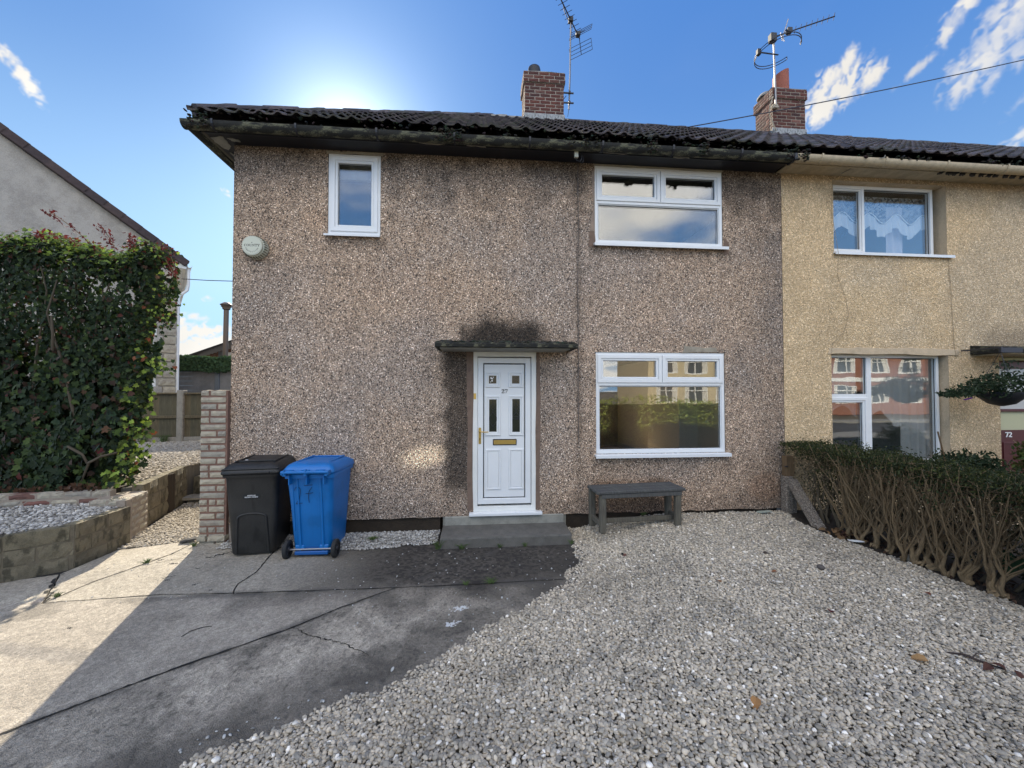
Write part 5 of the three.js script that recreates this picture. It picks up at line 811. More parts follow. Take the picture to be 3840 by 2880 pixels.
// the gable house on the left
{
  const g = thing('gable_house', 'grey rendered gable end of the house behind the ivy hedge', 'house');
  const Z0 = -6.5, xr = -8.45, sl = 0.722, xe = -8.22, ye = 5.31, W1 = [-9.65, -8.84, 1.6, 3.9], TURN = 0.663;
  g.rotation.y = TURN; g.position.set(xe - (xe * Math.cos(TURN) + Z0 * Math.sin(TURN)), 0, Z0 - (-xe * Math.sin(TURN) + Z0 * Math.cos(TURN)));
  const roofY = (x) => ye + (xe - x) * sl;
  const s = new THREE.Shape([[-19, 0.2], [xr, 0.2], [xr, roofY(xr) - 0.13], [-13.6, roofY(-13.6) - 0.13], [-19, roofY(-8.2) + 0.0]].map((p) => new THREE.Vector2(...p)));
  s.holes.push(new THREE.Path([[W1[0], W1[2]], [W1[0], W1[3]], [W1[1], W1[3]], [W1[1], W1[2]]].map((p) => new THREE.Vector2(...p))));
  const w = new THREE.ExtrudeGeometry(s, { depth: 0.25, bevelEnabled: false }); w.translate(0, 0, Z0 - 0.25); add('wall', boxUV(w), M.render, g);
  add('side_wall', box(xr - 0.25, 0.2, -15, xr, 5.2, Z0 - 0.25), M.render, g);
  add('floor', box(-19, 2.6, -15, xr - 0.25, 2.9, Z0 - 0.26), M.insideDark, g);
  add('back_wall', box(-19, 0.2, -15.2, xr, 5.2, -15), M.render, g);
  const rf = sub('roof', g);
  add('roof_slope', [poly3([[xe, ye, Z0 + 0.08], [xe, ye, -15.4], [-13.6, roofY(-13.6), -15.4], [-13.6, roofY(-13.6), Z0 + 0.08]]), poly3([[xe, ye - 0.1, -15.4], [xe, ye - 0.1, Z0 + 0.05], [-13.6, roofY(-13.6) - 0.1, Z0 + 0.05], [-13.6, roofY(-13.6) - 0.1, -15.4]]), poly3([[-13.6, roofY(-13.6), Z0 + 0.08], [-13.6, roofY(-13.6), -15.4], [-19, roofY(-8.2), -15.4], [-19, roofY(-8.2), Z0 + 0.08]])], M.verge[0], rf);
  const L = Math.hypot(13.6 - 8.22, roofY(-13.6) - ye), n = 17, ang = Math.atan2(sl, -1);
  for (let i = 0; i < n; i++) { const t = i / n, m = add('verge_tile', cbox(-0.02, -0.15, -0.1, L / n + 0.03, 0.035, 0.12, 0.012), M.verge[i % 3], rf); m.position.set(xe + 0.0 - (13.6 - 8.22) * t, ye + (roofY(-13.6) - ye) * t, Z0 + 0.02); m.rotation.z = ang - Math.PI; m.scale.x = -1; m.rotation.z = Math.atan2(-sl, 1); m.rotation.z += 0.02; }
  // stone quoins at the corner, some standing proud of the render
  for (let i = 0, y = 0.5; y < 4.75; i++) { const h = 0.19 + 0.06 * hash(i, 1, 88), wd = i % 2 ? 0.27 : 0.36; const m = add('quoin_stone', rough(wd, h - 0.012, 0.2, 0.007, 300 + i, 4, 0.01), M.brickStone[i % 5], g); m.position.set(xr - wd / 2 + 0.015, y + h / 2, Z0 - 0.05); if (i % 2) { const k = add('quoin_stone', rough(0.2, h - 0.012, 0.2, 0.004, 340 + i, 3, 0.01), M.render, g); k.position.set(xr - wd - 0.09, y + h / 2, Z0 - 0.06); } y += h; }
  const wn = sub('window', g); add('frame', [ring(W1[0], W1[1], W1[2], W1[3], 0.07, Z0 - 0.1, 0.07), cbox(-9.34, W1[2], Z0 - 0.1, -9.28, W1[3], Z0 - 0.03)], M.upvc, wn); add('pane', sheet(W1[0], W1[1], W1[2], W1[3], Z0 - 0.07), M.glass, wn);
  add('soffit', [box(xr - 0.05, ye - 0.2, -15, xe - 0.03, ye - 0.14, Z0 + 0.06), box(xr - 0.02, ye - 0.14, Z0 - 0.02, xe - 0.05, ye - 0.02, Z0 + 0.05)], M.upvcOld, g);
  add('box_end', [xprofile([[0, ye - 0.14], [0.05, ye - 0.14], [0.05, ye - 0.75], [0, ye - 0.9]], 0, 0.2).rotateY(0).translate(xr - 0.1, 0, Z0 + 0.01)], M.paleStone, g);
  add('gutter', [xprofile(half(0, 0, 0.06, 0.008), 0, 8.8).rotateY(Math.PI / 2).translate(xe + 0.03, ye - 0.1, Z0 + 0.08)], M.upvcOld, g);
  add('downpipe', [taper([V3(xe + 0.02, ye - 0.14, Z0 - 0.02), V3(xe + 0.02, ye - 0.62, Z0 - 0.02), V3(xe - 0.0, ye - 0.78, Z0 - 0.02), V3(xr + 0.12, ye - 0.9, Z0 - 0.02), V3(xr + 0.045, ye - 0.98, Z0 - 0.02), V3(xr + 0.045, 0.4, Z0 - 0.02)], 0.038, 10)], M.upvc, g);
  const cab = thing('left_cable', 'dark overhead cable strung from the gable house to the brown house', 'cable'); add('wire', taper([0, 0.2, 0.4, 0.6, 0.8, 1].map((t) => V3(mix(-8.5, -3.07, t), mix(4.84, 4.42, t) - 0.16 * t * (1 - t) * 2, mix(-6.45, -4.6, t))), 0.011, 5), M.metalDark, cab);
}
// ---------------------------------------------------------------- ivy hedge on the left
{
  const hedge = thing('ivy_hedge', 'tall dark hedge overgrown with ivy on the left, sunlit along its top and end', 'hedge');
  const XR = [[0.3, -5.05], [0.46, -4.88], [0.75, -4.60], [1.0, -4.63], [1.54, -4.52], [1.9, -4.5], [2.3, -4.42], [2.7, -4.27], [3.05, -4.22], [3.4, -4.22], [3.65, -4.3], [3.85, -4.5]];
  const xr = (y) => { for (let i = 0; i < XR.length - 1; i++) if (y <= XR[i + 1][0]) return mix(XR[i][1], XR[i + 1][1], clamp((y - XR[i][0]) / (XR[i + 1][0] - XR[i][0]))); return -4.5; };
  const topY = (x) => 3.66 + 0.22 * (fbm(x * 1.7, 3, 3, 221) - 0.5) - 0.12 * sst(-5.4, -5.0, x) * sst(-4.6, -4.9, x);
  const face = (x, y) => -0.52 + 0.34 * (fbm(x * 1.5, y * 1.5, 4, 222) - 0.5) + 0.14 * sst(1.6, 0.6, y) - 0.1 * sst(2.8, 3.7, y) - 0.1 * sst(0.2, 0.0, xr(y) - x);
  const tones = [[0.014, 0.030, 0.011, 5], [0.021, 0.041, 0.014, 4], [0.036, 0.062, 0.016, 3], [0.065, 0.10, 0.022, 1.3], [0.055, 0.030, 0.019, 0.8], [0.11, 0.06, 0.035, 0.22], [0.10, 0.02, 0.012, 0.14]];
  const tot = tones.reduce((a, t) => a + t[3], 0), tone = (bias = 0) => { let k = rnd() * tot, t = tones[0]; for (const q of tones) { k -= q[3]; if (k <= 0) { t = q; break; } } const v = rr(0.7, 1.3) * (1 + bias); return [t[0] * v, t[1] * v, t[2] * v]; };
  const bright = () => { const v = rr(0.8, 1.3); return rnd() < 0.1 ? [0.2 * v, 0.065 * v, 0.03 * v] : rnd() < 0.5 ? [0.11 * v, 0.165 * v, 0.034 * v] : [0.25 * v, 0.35 * v, 0.055 * v]; };  // sunlight on the hedge top and end, painted into these leaf colours
  const list = [];
  const leafAt = (x, y, z, s, c, out = [0, 0, 1]) => list.push({ p: V3(x, y, z), q: new THREE.Quaternion().setFromUnitVectors(V3(0, 0, 1), V3(out[0] + rr(-0.75, 0.75), out[1] + rr(-0.6, 0.7), out[2] + rr(-0.3, 0.5)).normalize()).multiply(quat(0, 0, Math.PI + rr(-1.1, 1.1))), s: V3(s, s, s), c });
  const size = (y) => mix(0.085, 0.05, sst(1.2, 2.8, y));
  for (let i = 0; i < 26000; i++) { // front skin
    const y = rr(0.36, 3.75), x = rr(-7.6, xr(y) + 0.04); if (y > topY(x)) continue; if (!seen(x, y, -0.5, 1.1)) continue;
    const hole = fbm(x * 3.2 + 7, y * 3.2, 3, 223); if (hole > 0.60 && rnd() < 0.9) continue;
    const d = Math.pow(rnd(), 1.6) * 0.4; leafAt(x - 0.82 * d, y, face(x, y) - d, size(y) * rr(0.6, 1.25), tone());
  }
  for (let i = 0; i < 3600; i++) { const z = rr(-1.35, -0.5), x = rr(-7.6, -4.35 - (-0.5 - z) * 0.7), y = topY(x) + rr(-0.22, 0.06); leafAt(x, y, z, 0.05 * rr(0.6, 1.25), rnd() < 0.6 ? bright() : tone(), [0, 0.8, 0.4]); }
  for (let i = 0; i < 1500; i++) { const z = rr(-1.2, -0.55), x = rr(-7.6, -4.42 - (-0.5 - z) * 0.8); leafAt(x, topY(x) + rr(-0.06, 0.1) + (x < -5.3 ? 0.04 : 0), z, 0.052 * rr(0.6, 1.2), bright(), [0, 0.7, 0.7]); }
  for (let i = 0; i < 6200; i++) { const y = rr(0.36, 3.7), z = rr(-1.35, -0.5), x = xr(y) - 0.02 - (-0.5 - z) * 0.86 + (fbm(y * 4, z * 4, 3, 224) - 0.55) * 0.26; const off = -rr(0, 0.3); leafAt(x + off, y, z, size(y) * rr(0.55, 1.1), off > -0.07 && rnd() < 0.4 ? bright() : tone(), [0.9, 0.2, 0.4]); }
  for (let i = 0; i < 9000; i++) { const y = rr(0.4, 3.6), z = rr(-1.4, -0.75), x = rr(-7.6, xr(y) - 0.15 - (-0.5 - z) * 0.86); if (fbm(x * 3.2 + 7, y * 3.2, 3, 223) > 0.61 && rnd() < 0.75) continue; leafAt(x, y, z, size(y) * rr(0.7, 1.3), tone(0.3), [0, 0.2, -1]); }
  // ragged sprays reaching out of the end and the top
  for (const [x, y, z, dx, dy, n] of [[-4.36, 3.5, -0.62, 0.06, 0.08, 50], [-4.30, 3.0, -0.62, 0.05, 0.0, 60], [-4.40, 2.7, -0.62, 0.1, -0.05, 60], [-4.5, 2.05, -0.6, 0.16, -0.05, 80], [-4.62, 1.75, -0.58, 0.05, -0.3, 60], [-4.6, 1.3, -0.56, 0.06, -0.3, 60], [-4.68, 0.95, -0.54, 0.08, -0.25, 70], [-4.78, 0.6, -0.5, 0.12, -0.12, 80]]) for (let i = 0; i < n; i++) { const t = rnd(); leafAt(x + dx * t + rr(-0.09, 0.09), y + dy * t + rr(-0.12, 0.12), z + rr(-0.18, 0.18), size(y) * rr(0.5, 1.0), rnd() < 0.5 ? bright() : tone(), [0.5, 0.3, 0.6]); }
  // the leaves nearest the camera are leaves of their own, the rest one mass
  const near = list.map((l) => [l.p.distanceTo(CAM) - l.s.x * 6, l]).filter(([, l]) => l.p.z > face(l.p.x, l.p.y) - 0.07 && seen(l.p.x, l.p.y, l.p.z, 0.98)).sort((a, b) => a[0] - b[0]).slice(0, 280).map((a) => a[1]);
  const own = new Set(near), lg = ivyLeaf(), byTone = new Map();
  for (const l of near) { const c = l.c.map((v) => Math.round(v * 60) / 60 + 0.004), k = c.join(); if (!byTone.has(k)) { const m = M.leaf.clone(); m.color.setRGB(...c); byTone.set(k, m); } const m = add('ivy_leaf', lg, byTone.get(k), hedge); m.position.copy(l.p); m.quaternion.copy(l.q); m.scale.copy(l.s); }
  instances('foliage', lg, M.leaf, list.filter((l) => !own.has(l)), hedge);
  // woody stems showing through
  const stems = []; for (let i = 0; i < 24; i++) { let p = V3(rr(-7.4, -4.9), 0.38, rr(-1.2, -0.65)); const P = [p.clone()], Rr = [0.024]; const n = 9; for (let k = 1; k < n; k++) { p = p.clone().add(V3(rr(-0.16, 0.17), rr(0.3, 0.45), rr(-0.08, 0.08))); if (p.y > 3.5) break; p.x = Math.min(p.x, xr(p.y) - 0.12 - Math.max(0, -0.5 - p.z) * 0.86); P.push(p); Rr.push(0.022 * (1 - k / n) + 0.004); } stems.push(taper(P, Rr, 5)); }
  for (const P of [[[-5.25, 0.95, -0.36], [-5.05, 0.85, -0.33], [-4.98, 0.72, -0.33], [-5.1, 0.5, -0.38]], [[-4.98, 0.74, -0.33], [-4.85, 0.82, -0.35], [-4.7, 0.86, -0.4]], [[-5.6, 2.2, -0.5], [-5.55, 2.4, -0.45], [-5.62, 2.65, -0.5]]]) stems.push(taper(P.map((p) => V3(...p)), [0.017, 0.016, 0.014, 0.01].slice(0, P.length), 6));
  add('branch', stems, M.barkDark, hedge);
  // red creeper shoots over the top
  const red = [], shoots = []; for (const P of [[[-5.15, 3.55, -0.6], [-5.38, 3.8, -0.55], [-5.62, 4.0, -0.5], [-5.72, 4.02, -0.5]], [[-4.95, 3.6, -0.6], [-5.02, 3.76, -0.58], [-5.1, 3.88, -0.56]], [[-5.3, 3.62, -0.5], [-5.6, 3.72, -0.48], [-5.85, 3.7, -0.48]], [[-4.6, 3.5, -0.6], [-4.42, 3.66, -0.6], [-4.3, 3.62, -0.6], [-4.2, 3.4, -0.6], [-4.16, 3.15, -0.62]], [[-4.45, 3.6, -0.65], [-4.3, 3.45, -0.6], [-4.18, 3.25, -0.58]], [[-4.72, 3.6, -0.58], [-4.74, 3.78, -0.56]]]) { const c = new THREE.CatmullRomCurve3(P.map((p) => V3(...p))); shoots.push(taper(c.getPoints(12), 0.0045, 4)); for (let i = 0; i < 70; i++) { const p = c.getPoint(rnd()), v = rr(0.6, 1.3); red.push({ p: p.add(V3(rr(-0.05, 0.05), rr(-0.05, 0.05), rr(-0.04, 0.04))), q: rq(), s: V3(0.055, 0.055, 0.055).multiplyScalar(rr(0.6, 1.1)), c: [0.17 * v, 0.03 * v, 0.028 * v] }); } }
  for (const s of shoots) add('creeper_shoot', s, M.bark, hedge); instances('creeper_leaves', ovalLeaf(), M.leaf, red, hedge);
  const dead = []; for (let i = 0; i < 320; i++) { const v = rr(0.5, 1.2); dead.push({ p: V3(rr(-7, -4.75), 0.405 + rr(0, 0.05), rr(-0.55, -0.24)), q: rq(), s: V3(0.06, 0.06, 0.06).multiplyScalar(rr(0.6, 1.2)), c: [0.16 * v, 0.085 * v, 0.05 * v] }); }
  const litter = instances('leaf_litter', lg, M.leaf, dead); tag(litter, 'brown dead leaves lying under the ivy hedge', 'leaf litter');
}
function tuft(x, y, z, n, h, spread, label) { const g = []; for (let i = 0; i < n; i++) { const a = rr(0, 6.28), d = rr(0.3, 1) * spread, P = [V3(x + rr(-0.3, 0.3) * spread, y, z + rr(-0.3, 0.3) * spread)]; for (let k = 1; k < 4; k++) P.push(V3(P[0].x + Math.cos(a) * d * (k / 3) ** 1.4, y + h * rr(0.7, 1) * Math.sin((k / 3) * 1.5), P[0].z + Math.sin(a) * d * (k / 3) ** 1.4)); g.push(taper(P, [0.0035, 0.003, 0.002, 0.0006], 3)); } const v = rr(0.8, 1.2), m = add('weed', g, std([0.075 * v, 0.115 * v, 0.03 * v], 0.8)); tag(m, label, 'weed'); }
tuft(-0.47, -0.17, 0.5, 26, 0.1, 0.09, 'straggly grass weed at the left corner of the doorstep');
tuft(-0.2, -0.185, 0.475, 30, 0.06, 0.1, 'dry grass tuft growing along the front of the doorstep');
tuft(0.25, -0.185, 0.475, 16, 0.045, 0.07, 'small weed in the middle of the doorstep foot');
tuft(0.55, -0.185, 0.47, 16, 0.05, 0.06, 'small weed below the right half of the doorstep');
tuft(1.1, -0.16, 0.5, 18, 0.05, 0.06, 'little weed at the right corner of the doorstep');
tuft(0.12, -0.19, 1.3, 30, 0.035, 0.09, 'larger green weed growing in the crack across the dark concrete');
tuft(-0.12, -0.19, 1.315, 16, 0.03, 0.06, 'smaller green weed to the left in the same concrete crack');
tuft(-1.28, -0.13, 0.24, 60, 0.03, 0.08, 'bright green moss clump in the gravel beside the blue bin');
tuft(-3.56, -0.19, 0.55, 22, 0.04, 0.07, 'yellow green weed in the crack on the sunlit concrete');
tuft(-3.78, -0.19, 1.22, 24, 0.03, 0.05, 'weed growing where two concrete cracks meet on the left');
tuft(-3.38, -0.19, 0.12, 20, 0.05, 0.06, 'weed at the foot of the brick pier');
tuft(-4.45, 0.24, -0.15, 40, 0.11, 0.13, 'dark leafy weed in the corner of the raised gravel bed');
tuft(-8.35, 0.4, -5.3, 50, 0.2, 0.25, 'dark weed clump at the foot of the timber fence');
tuft(-7.9, 0.4, -5.35, 50, 0.2, 0.22, 'green weed clump left of the concrete fence post');
tuft(2.2, 0.0, 0.03, 20, 0.05, 0.08, 'thin grass at the wall foot under the bench');

// ---------------------------------------------------------------- clipped hedge on the boundary, bare below
{
  const hedge = thing('clipped_hedge', 'clipped boundary hedge with bare twisted stems and a thin green top', 'hedge');
  structure(add('hedge_bed', slab([[4.1, 0.02], [4.02, 0.9], [4.13, 1.6], [4.2, 2.4], [4.2, 6], [6.0, 6], [6.0, 0.02]], 0.0, 0.3, 0, metreUV, 0.02), M.soil));
  const leaves = [], top = (z) => 0.955 - 0.008 * z - 0.006 * z * z + 0.025 * (fbm(z * 3, 1, 3, 231) - 0.5);
  const sprig = (x, y, z, s, lit = 0, k = 1) => { if (z < 0.7 && x < 4.36 && y < 0.8 - 0.4 * sst(0.25, 0.7, z)) return; const v = rr(0.65, 1.35) * k; leaves.push({ p: V3(x, y, z), q: rq(), s: V3(s, s, s), c: rnd() < 0.14 + lit ? [0.10 * v, 0.11 * v, 0.03 * v] : [0.042 * v, 0.055 * v, 0.018 * v] }); };  // fifth argument raises the share of paler olive leaves
  let bush = 0;
  for (let z = 0.3; z < 3.6; z += z < 1.2 ? rr(0.06, 0.09) : rr(0.085, 0.14)) {
    for (const row of [0, 1, 2]) { if ((row === 2 && rnd() < 0.35) || (row === 0 && z < 0.8)) continue;
      const g = [], bx = (row ? (row === 1 ? 4.38 : 4.56) : 4.2) + rr(-0.05, 0.05), bz = z + rr(-0.05, 0.05), r0 = row ? rr(0.008, 0.014) : rr(0.012, 0.022), nT = row ? 1 : 1 + (rnd() < 0.5);
      const tipY = top(bz) - 0.07;
      for (let t = 0; t < nT; t++) {
        let p = V3(bx + rr(-0.02, 0.02), -0.02, bz + rr(-0.02, 0.02)); const P = [p.clone()], Rr = [r0 * 1.5]; const lean = V3(rr(-0.01, 0.02), 0, rr(-0.025, 0.025)), n = 9; let kz = 0, kx = 0;
        for (let k = 1; k <= n; k++) { kz = -0.45 * kz + rr(-0.05, 0.05); kx = -0.45 * kx + rr(-0.035, 0.035); p = p.clone().add(V3(lean.x + kx, (tipY + 0.02) / n, lean.z + kz)); P.push(p); Rr.push(r0 * (1.2 - 1.0 * Math.pow(k / n, 0.8)) * (k === 1 ? 1.25 : 1) * rr(0.85, 1.2)); }
        g.push(taper(P, Rr, 7));
        for (let b = 0; b < (row ? 5 : 12); b++) { const k = 1 + Math.floor(rnd() * 6); let q = P[k].clone(); const Q = [q.clone()], dir = V3(rr(-0.04, 0.06), rr(0.05, 0.11), rr(-0.06, 0.06)), m = 5 + Math.floor(rnd() * 3); for (let j = 1; j < m && q.y < tipY; j++) { q = q.clone().add(dir).add(V3(rr(-0.02, 0.02), rr(-0.01, 0.03), rr(-0.025, 0.025))); dir.y += 0.014; Q.push(q); } if (Q.length > 2) { const qr = Rr[k] * rr(0.35, 0.55); g.push(taper(Q, Q.map((_, j) => qr * (1 - 0.75 * (j / Q.length))), 5)); const e = Q.at(-1); if (e.y > 0.62) for (let s = 0; s < 9; s++) sprig(e.x + rr(-0.05, 0.05), e.y + rr(-0.05, 0.06), e.z + rr(-0.05, 0.05), rr(0.022, 0.036)); 
          for (let w = 0; w < 2; w++) { const s0 = Q[Math.min(Q.length - 1, 1 + w)]; g.push(taper([s0, s0.clone().add(V3(rr(-0.05, 0.05), rr(0.02, 0.07), rr(-0.06, 0.06))), s0.clone().add(V3(rr(-0.08, 0.08), rr(0.06, 0.14), rr(-0.1, 0.1)))], [0.004, 0.003, 0.0015], 4)); } } }
      }
      // knuckle at the base
      if (!row) g.push(rough(r0 * 4.2, r0 * 3.4, r0 * 3.8, r0 * 0.5, 400 + bush, 3, r0 * 0.7).translate(bx, 0.02, bz));
      add('shrub_stem', g, row === 2 ? M.barkDark : row === 1 ? M.barkMid : M.bark, hedge); bush++;  // rear rows get darker bark: shade inside the hedge put into colour
    }
  }
  // twig mat under the leaves
  const mat = []; for (let i = 0; i < 1100; i++) { const z = rr(0.3, 3.6), x = rr(4.16, 4.7), y = top(z) - rr(0.03, 0.3); mat.push(taper([V3(x, y, z), V3(x + rr(-0.07, 0.07), y + rr(-0.02, 0.05), z + rr(-0.09, 0.09)), V3(x + rr(-0.1, 0.1), y + rr(-0.02, 0.1), z + rr(-0.15, 0.15))], [0.0045, 0.0038, 0.002], 4)); }
  const tw = add('twigs', mat, M.bark, hedge); tw.userData.kind = 'stuff';
  for (let i = 0; i < 17000; i++) { const z = rr(0.02, 3.7), x = rr(4.12, 4.72), d = Math.pow(rnd(), 2.4); const y = top(z) - d * 0.17 + rr(0, 0.018); sprig(x, y, z, rr(0.02, 0.034), 0.22 * (1 - d)); }
  for (let i = 0; i < 15000; i++) { const z = rr(0.05, 3.9), y = rr(0.03, 0.9); if (z > 0.5 && z < 1.6 && y > 0.6 && fbm(z * 5, y * 5, 2, 233) > 0.4 && y < 0.84) continue; sprig(rr(4.55, 4.8), y, z, rr(0.022, 0.038), 0.0, 0.7); }  // back leaves darkened, the shaded hedge interior painted into their tone
  for (let i = 0; i < 3800; i++) { const z = rr(0.1, 3.7), y = 0.86 - Math.pow(rnd(), 1.6) * 0.42; sprig(rr(4.16, 4.6), y, z, rr(0.016, 0.028)); }
  for (let i = 0; i < 1500; i++) { const z = rr(0.0, 0.7), y = rr(0.25, 0.95); sprig(rr(4.38, 4.75), y, z, rr(0.02, 0.032)); }
  const up = []; for (let i = 0; i < 160; i++) { const z = rr(0.02, 3.5), x = rr(4.15, 4.7), y = top(z) - 0.01; up.push(taper([V3(x, y - 0.05, z), V3(x + rr(-0.02, 0.02), y + rr(0.0, 0.045), z + rr(-0.02, 0.02))], [0.0022, 0.001], 3)); for (let k = 0; k < 4; k++) sprig(x + rr(-0.02, 0.02), y + rr(-0.02, 0.045), z + rr(-0.02, 0.02), rr(0.016, 0.026), 0.3); }
  const u = add('shoots', up, M.bark, hedge); u.userData.kind = 'stuff';
  instances('leaves', ovalLeaf(), M.leaf, leaves, hedge);
  // broad leaves low inside
  const w = thing('burdock_plant', 'broad green leaves growing low among the hedge stems on the right', 'plant'); 
  for (const [x, y, z, s, a] of [[4.5, 0.3, 2.05, 0.2, 0.3], [4.48, 0.12, 2.12, 0.22, -0.4], [4.55, 0.18, 2.3, 0.2, 0.9]]) { const m = add('leaf', ovalLeaf(), (() => { const k = M.leaf.clone(); k.color.setRGB(0.06, 0.12, 0.055); return k; })(), w); m.position.set(x, y, z); m.scale.set(s * 1.8, s, s); m.rotation.set(-0.5, -1.2 + a, a); }
}
{ // post and its brace at the hedge end
  const t = thing('boundary_post', 'concrete fence post with a wooden top against the wall at the hedge end', 'post');
  add('concrete_post', [cbox(4.165, -0.1, 0.03, 4.265, 0.5, 0.14, 0.01), cbox(4.265, -0.1, 0.02, 4.345, 0.46, 0.11, 0.008)], M.pebbleConc, t);
  add('timber', [cbox(4.17, 0.5, 0.05, 4.30, 0.775, 0.13, 0.006)], M.woodBrown, t);
  add('bolt', rod([4.19, 0.64, 0.14], [4.14, 0.64, 0.145], 0.008), M.metalDark, t);
  add('wire_peg', rod([4.28, 0.76, 0.12], [4.34, 0.71, 0.2], 0.012), M.bark, t);
  const b = thing('concrete_brace', 'leaning concrete strut propping the boundary post', 'strut');
  const g = cbox(-0.055, 0, -0.05, 0.055, 0.86, 0.05, 0.012); g.rotateX(0.93); add('strut', g.translate(4.245, -0.09, 0.78).applyMatrix4(new THREE.Matrix4()), M.pebbleConc, b);
  b.children[0].geometry = (() => { const k = cbox(-0.055, -0.43, -0.05, 0.055, 0.43, 0.05, 0.012); const d = V3(4.25, 0.44, 0.13).sub(V3(4.11, -0.1, 0.78)); const q = new THREE.Quaternion().setFromUnitVectors(V3(0, 1, 0), d.clone().normalize()); k.applyQuaternion(q); const c = V3(4.25, 0.44, 0.13).add(V3(4.11, -0.1, 0.78)).multiplyScalar(0.5); k.translate(c.x, c.y, c.z); return k; })();
}
// neighbour's plants
function bushy(name, label, cat, pos, r, n, leafSize, tones, flowers = [], group) {
  const t = thing(name, label, cat, pos, 0, group), l = [], st = [];
  for (let i = 0; i < n; i++) { const d = V3(rr(-1, 1), rr(-0.4, 1), rr(-1, 1)).normalize().multiplyScalar(Math.pow(rnd(), 0.4)); const k = 1 + 0.35 * (fbm(d.x * 3 + pos[0], d.y * 3 + d.z * 3, 2, 241) - 0.5) * 2; const c = pick(tones), v = rr(0.7, 1.3); l.push({ p: V3(d.x * r[0] * k, r[1] * (0.9 + d.y * k), d.z * r[2] * k), q: rq(), s: V3(leafSize, leafSize, leafSize).multiplyScalar(rr(0.7, 1.3)), c: c.map((q) => q * v) }); }
  for (let i = 0; i < 14; i++) st.push(taper([V3(rr(-0.1, 0.1) * r[0], -r[1] * 0.9, rr(-0.1, 0.1)), V3(rr(-0.5, 0.5) * r[0], r[1] * 0.4, rr(-0.5, 0.5) * r[2]), V3(rr(-0.9, 0.9) * r[0], r[1] * rr(1, 1.7), rr(-0.9, 0.9) * r[2])], [0.008, 0.006, 0.003], 5));
  add('stems', st, M.bark, t).userData.kind = 'stuff'; instances('leaves', ovalLeaf(), M.leaf, l, t);
  for (const [x, y, z, c] of flowers) { const f = []; for (let i = 0; i < 7; i++) { const g = ovalLeaf(); g.scale(0.05, 0.05, 0.05); g.applyQuaternion(quat(rr(-1.2, 0.2), (i / 7) * 6.28, rr(-0.4, 0.4))); f.push(g.translate(x, y, z)); } add('flower', f, std(c, 0.8), t); }
  return t;
}
const dk = [[0.035, 0.06, 0.025], [0.05, 0.075, 0.035], [0.025, 0.045, 0.02]];
bushy('rose_bush', 'small dark rose bush with red and pink flowers in front of the tan house', 'shrub', [6.45, 0.38, 0.45], [0.42, 0.26, 0.3], 1500, 0.055, dk, [[-0.32, 0.3, 0.15, [0.4, 0.03, 0.04]], [-0.28, 0.24, 0.18, [0.4, 0.03, 0.04]], [-0.02, 0.14, 0.25, [0.6, 0.3, 0.25]]]);
{ const t = thing('garden_cane', 'thin garden cane sticking out of the rose bush', 'cane'); add('cane', rod([6.33, 0.3, 0.4], [6.12, 1.12, 0.4], 0.009), M.woodBrown, t); }
bushy('leafy_shrub', 'yellow green shrub in front of the maroon door', 'shrub', [7.3, 0.4, 0.75], [0.36, 0.36, 0.3], 1500, 0.06, [[0.1, 0.13, 0.03], [0.06, 0.1, 0.025], [0.12, 0.09, 0.03]]);
{
  const b = thing('hanging_basket', 'hanging basket of trailing plants in front of the maroon door', 'hanging basket', [7.02, 1.62, 0.45]);
  add('bowl', lathe([[0.02, -0.16], [0.12, -0.13], [0.2, -0.05], [0.235, 0.03], [0.22, 0.03], [0.18, -0.04], [0, -0.1]], 20), M.black, b);
  add('hanger', [0, 2.1, 4.2].map((a) => rod([0.22 * Math.cos(a), 0.03, 0.22 * Math.sin(a)], [0, 0.58, 0], 0.003, 4)), M.metalDark, b);
  add('bracket', [rod([0, 0.58, 0], [0, 0.62, 0], 0.006), cbox(-0.012, 0.62, -0.42, 0.012, 0.64, 0.02), cbox(-0.03, 0.56, 0.0, 0.3, 0.63, 0.03)], M.metalDark, b);
  const l = []; for (let i = 0; i < 1500; i++) { const t = rnd(), v = rr(0.7, 1.3); const left = rnd() < 0.45; const x = left ? -0.15 - 0.65 * t : rr(-0.28, 0.34), y = left ? 0.14 - 0.15 * t + rr(-0.08, 0.08) * (1.2 - t) : rr(0.0, 0.3) - Math.abs(x) * 0.2, z = rr(-0.22, 0.22) * (left ? 0.7 : 1); l.push({ p: V3(x, y, z), q: rq(), s: V3(0.055, 0.055, 0.055).multiplyScalar(rr(0.6, 1.2)), c: pick(dk).map((q) => q * v) }); }
  for (let i = 0; i < 60; i++) l.push({ p: V3(rr(-0.05, 0.2), rr(0.3, 0.44), rr(-0.1, 0.1)), q: rq(), s: V3(0.05, 0.05, 0.05), c: [0.06, 0.08, 0.05] });
  instances('leaves', ovalLeaf(), M.leaf, l, b);
  add('flower', [[-0.62, -0.06], [-0.58, -0.05], [-0.66, -0.07]].map(([x, y]) => lathe([[0, -0.012], [0.022, 0], [0, 0.012]], 7).translate(x, y, 0.08)), std([0.16, 0.03, 0.25], 0.8), b);
}
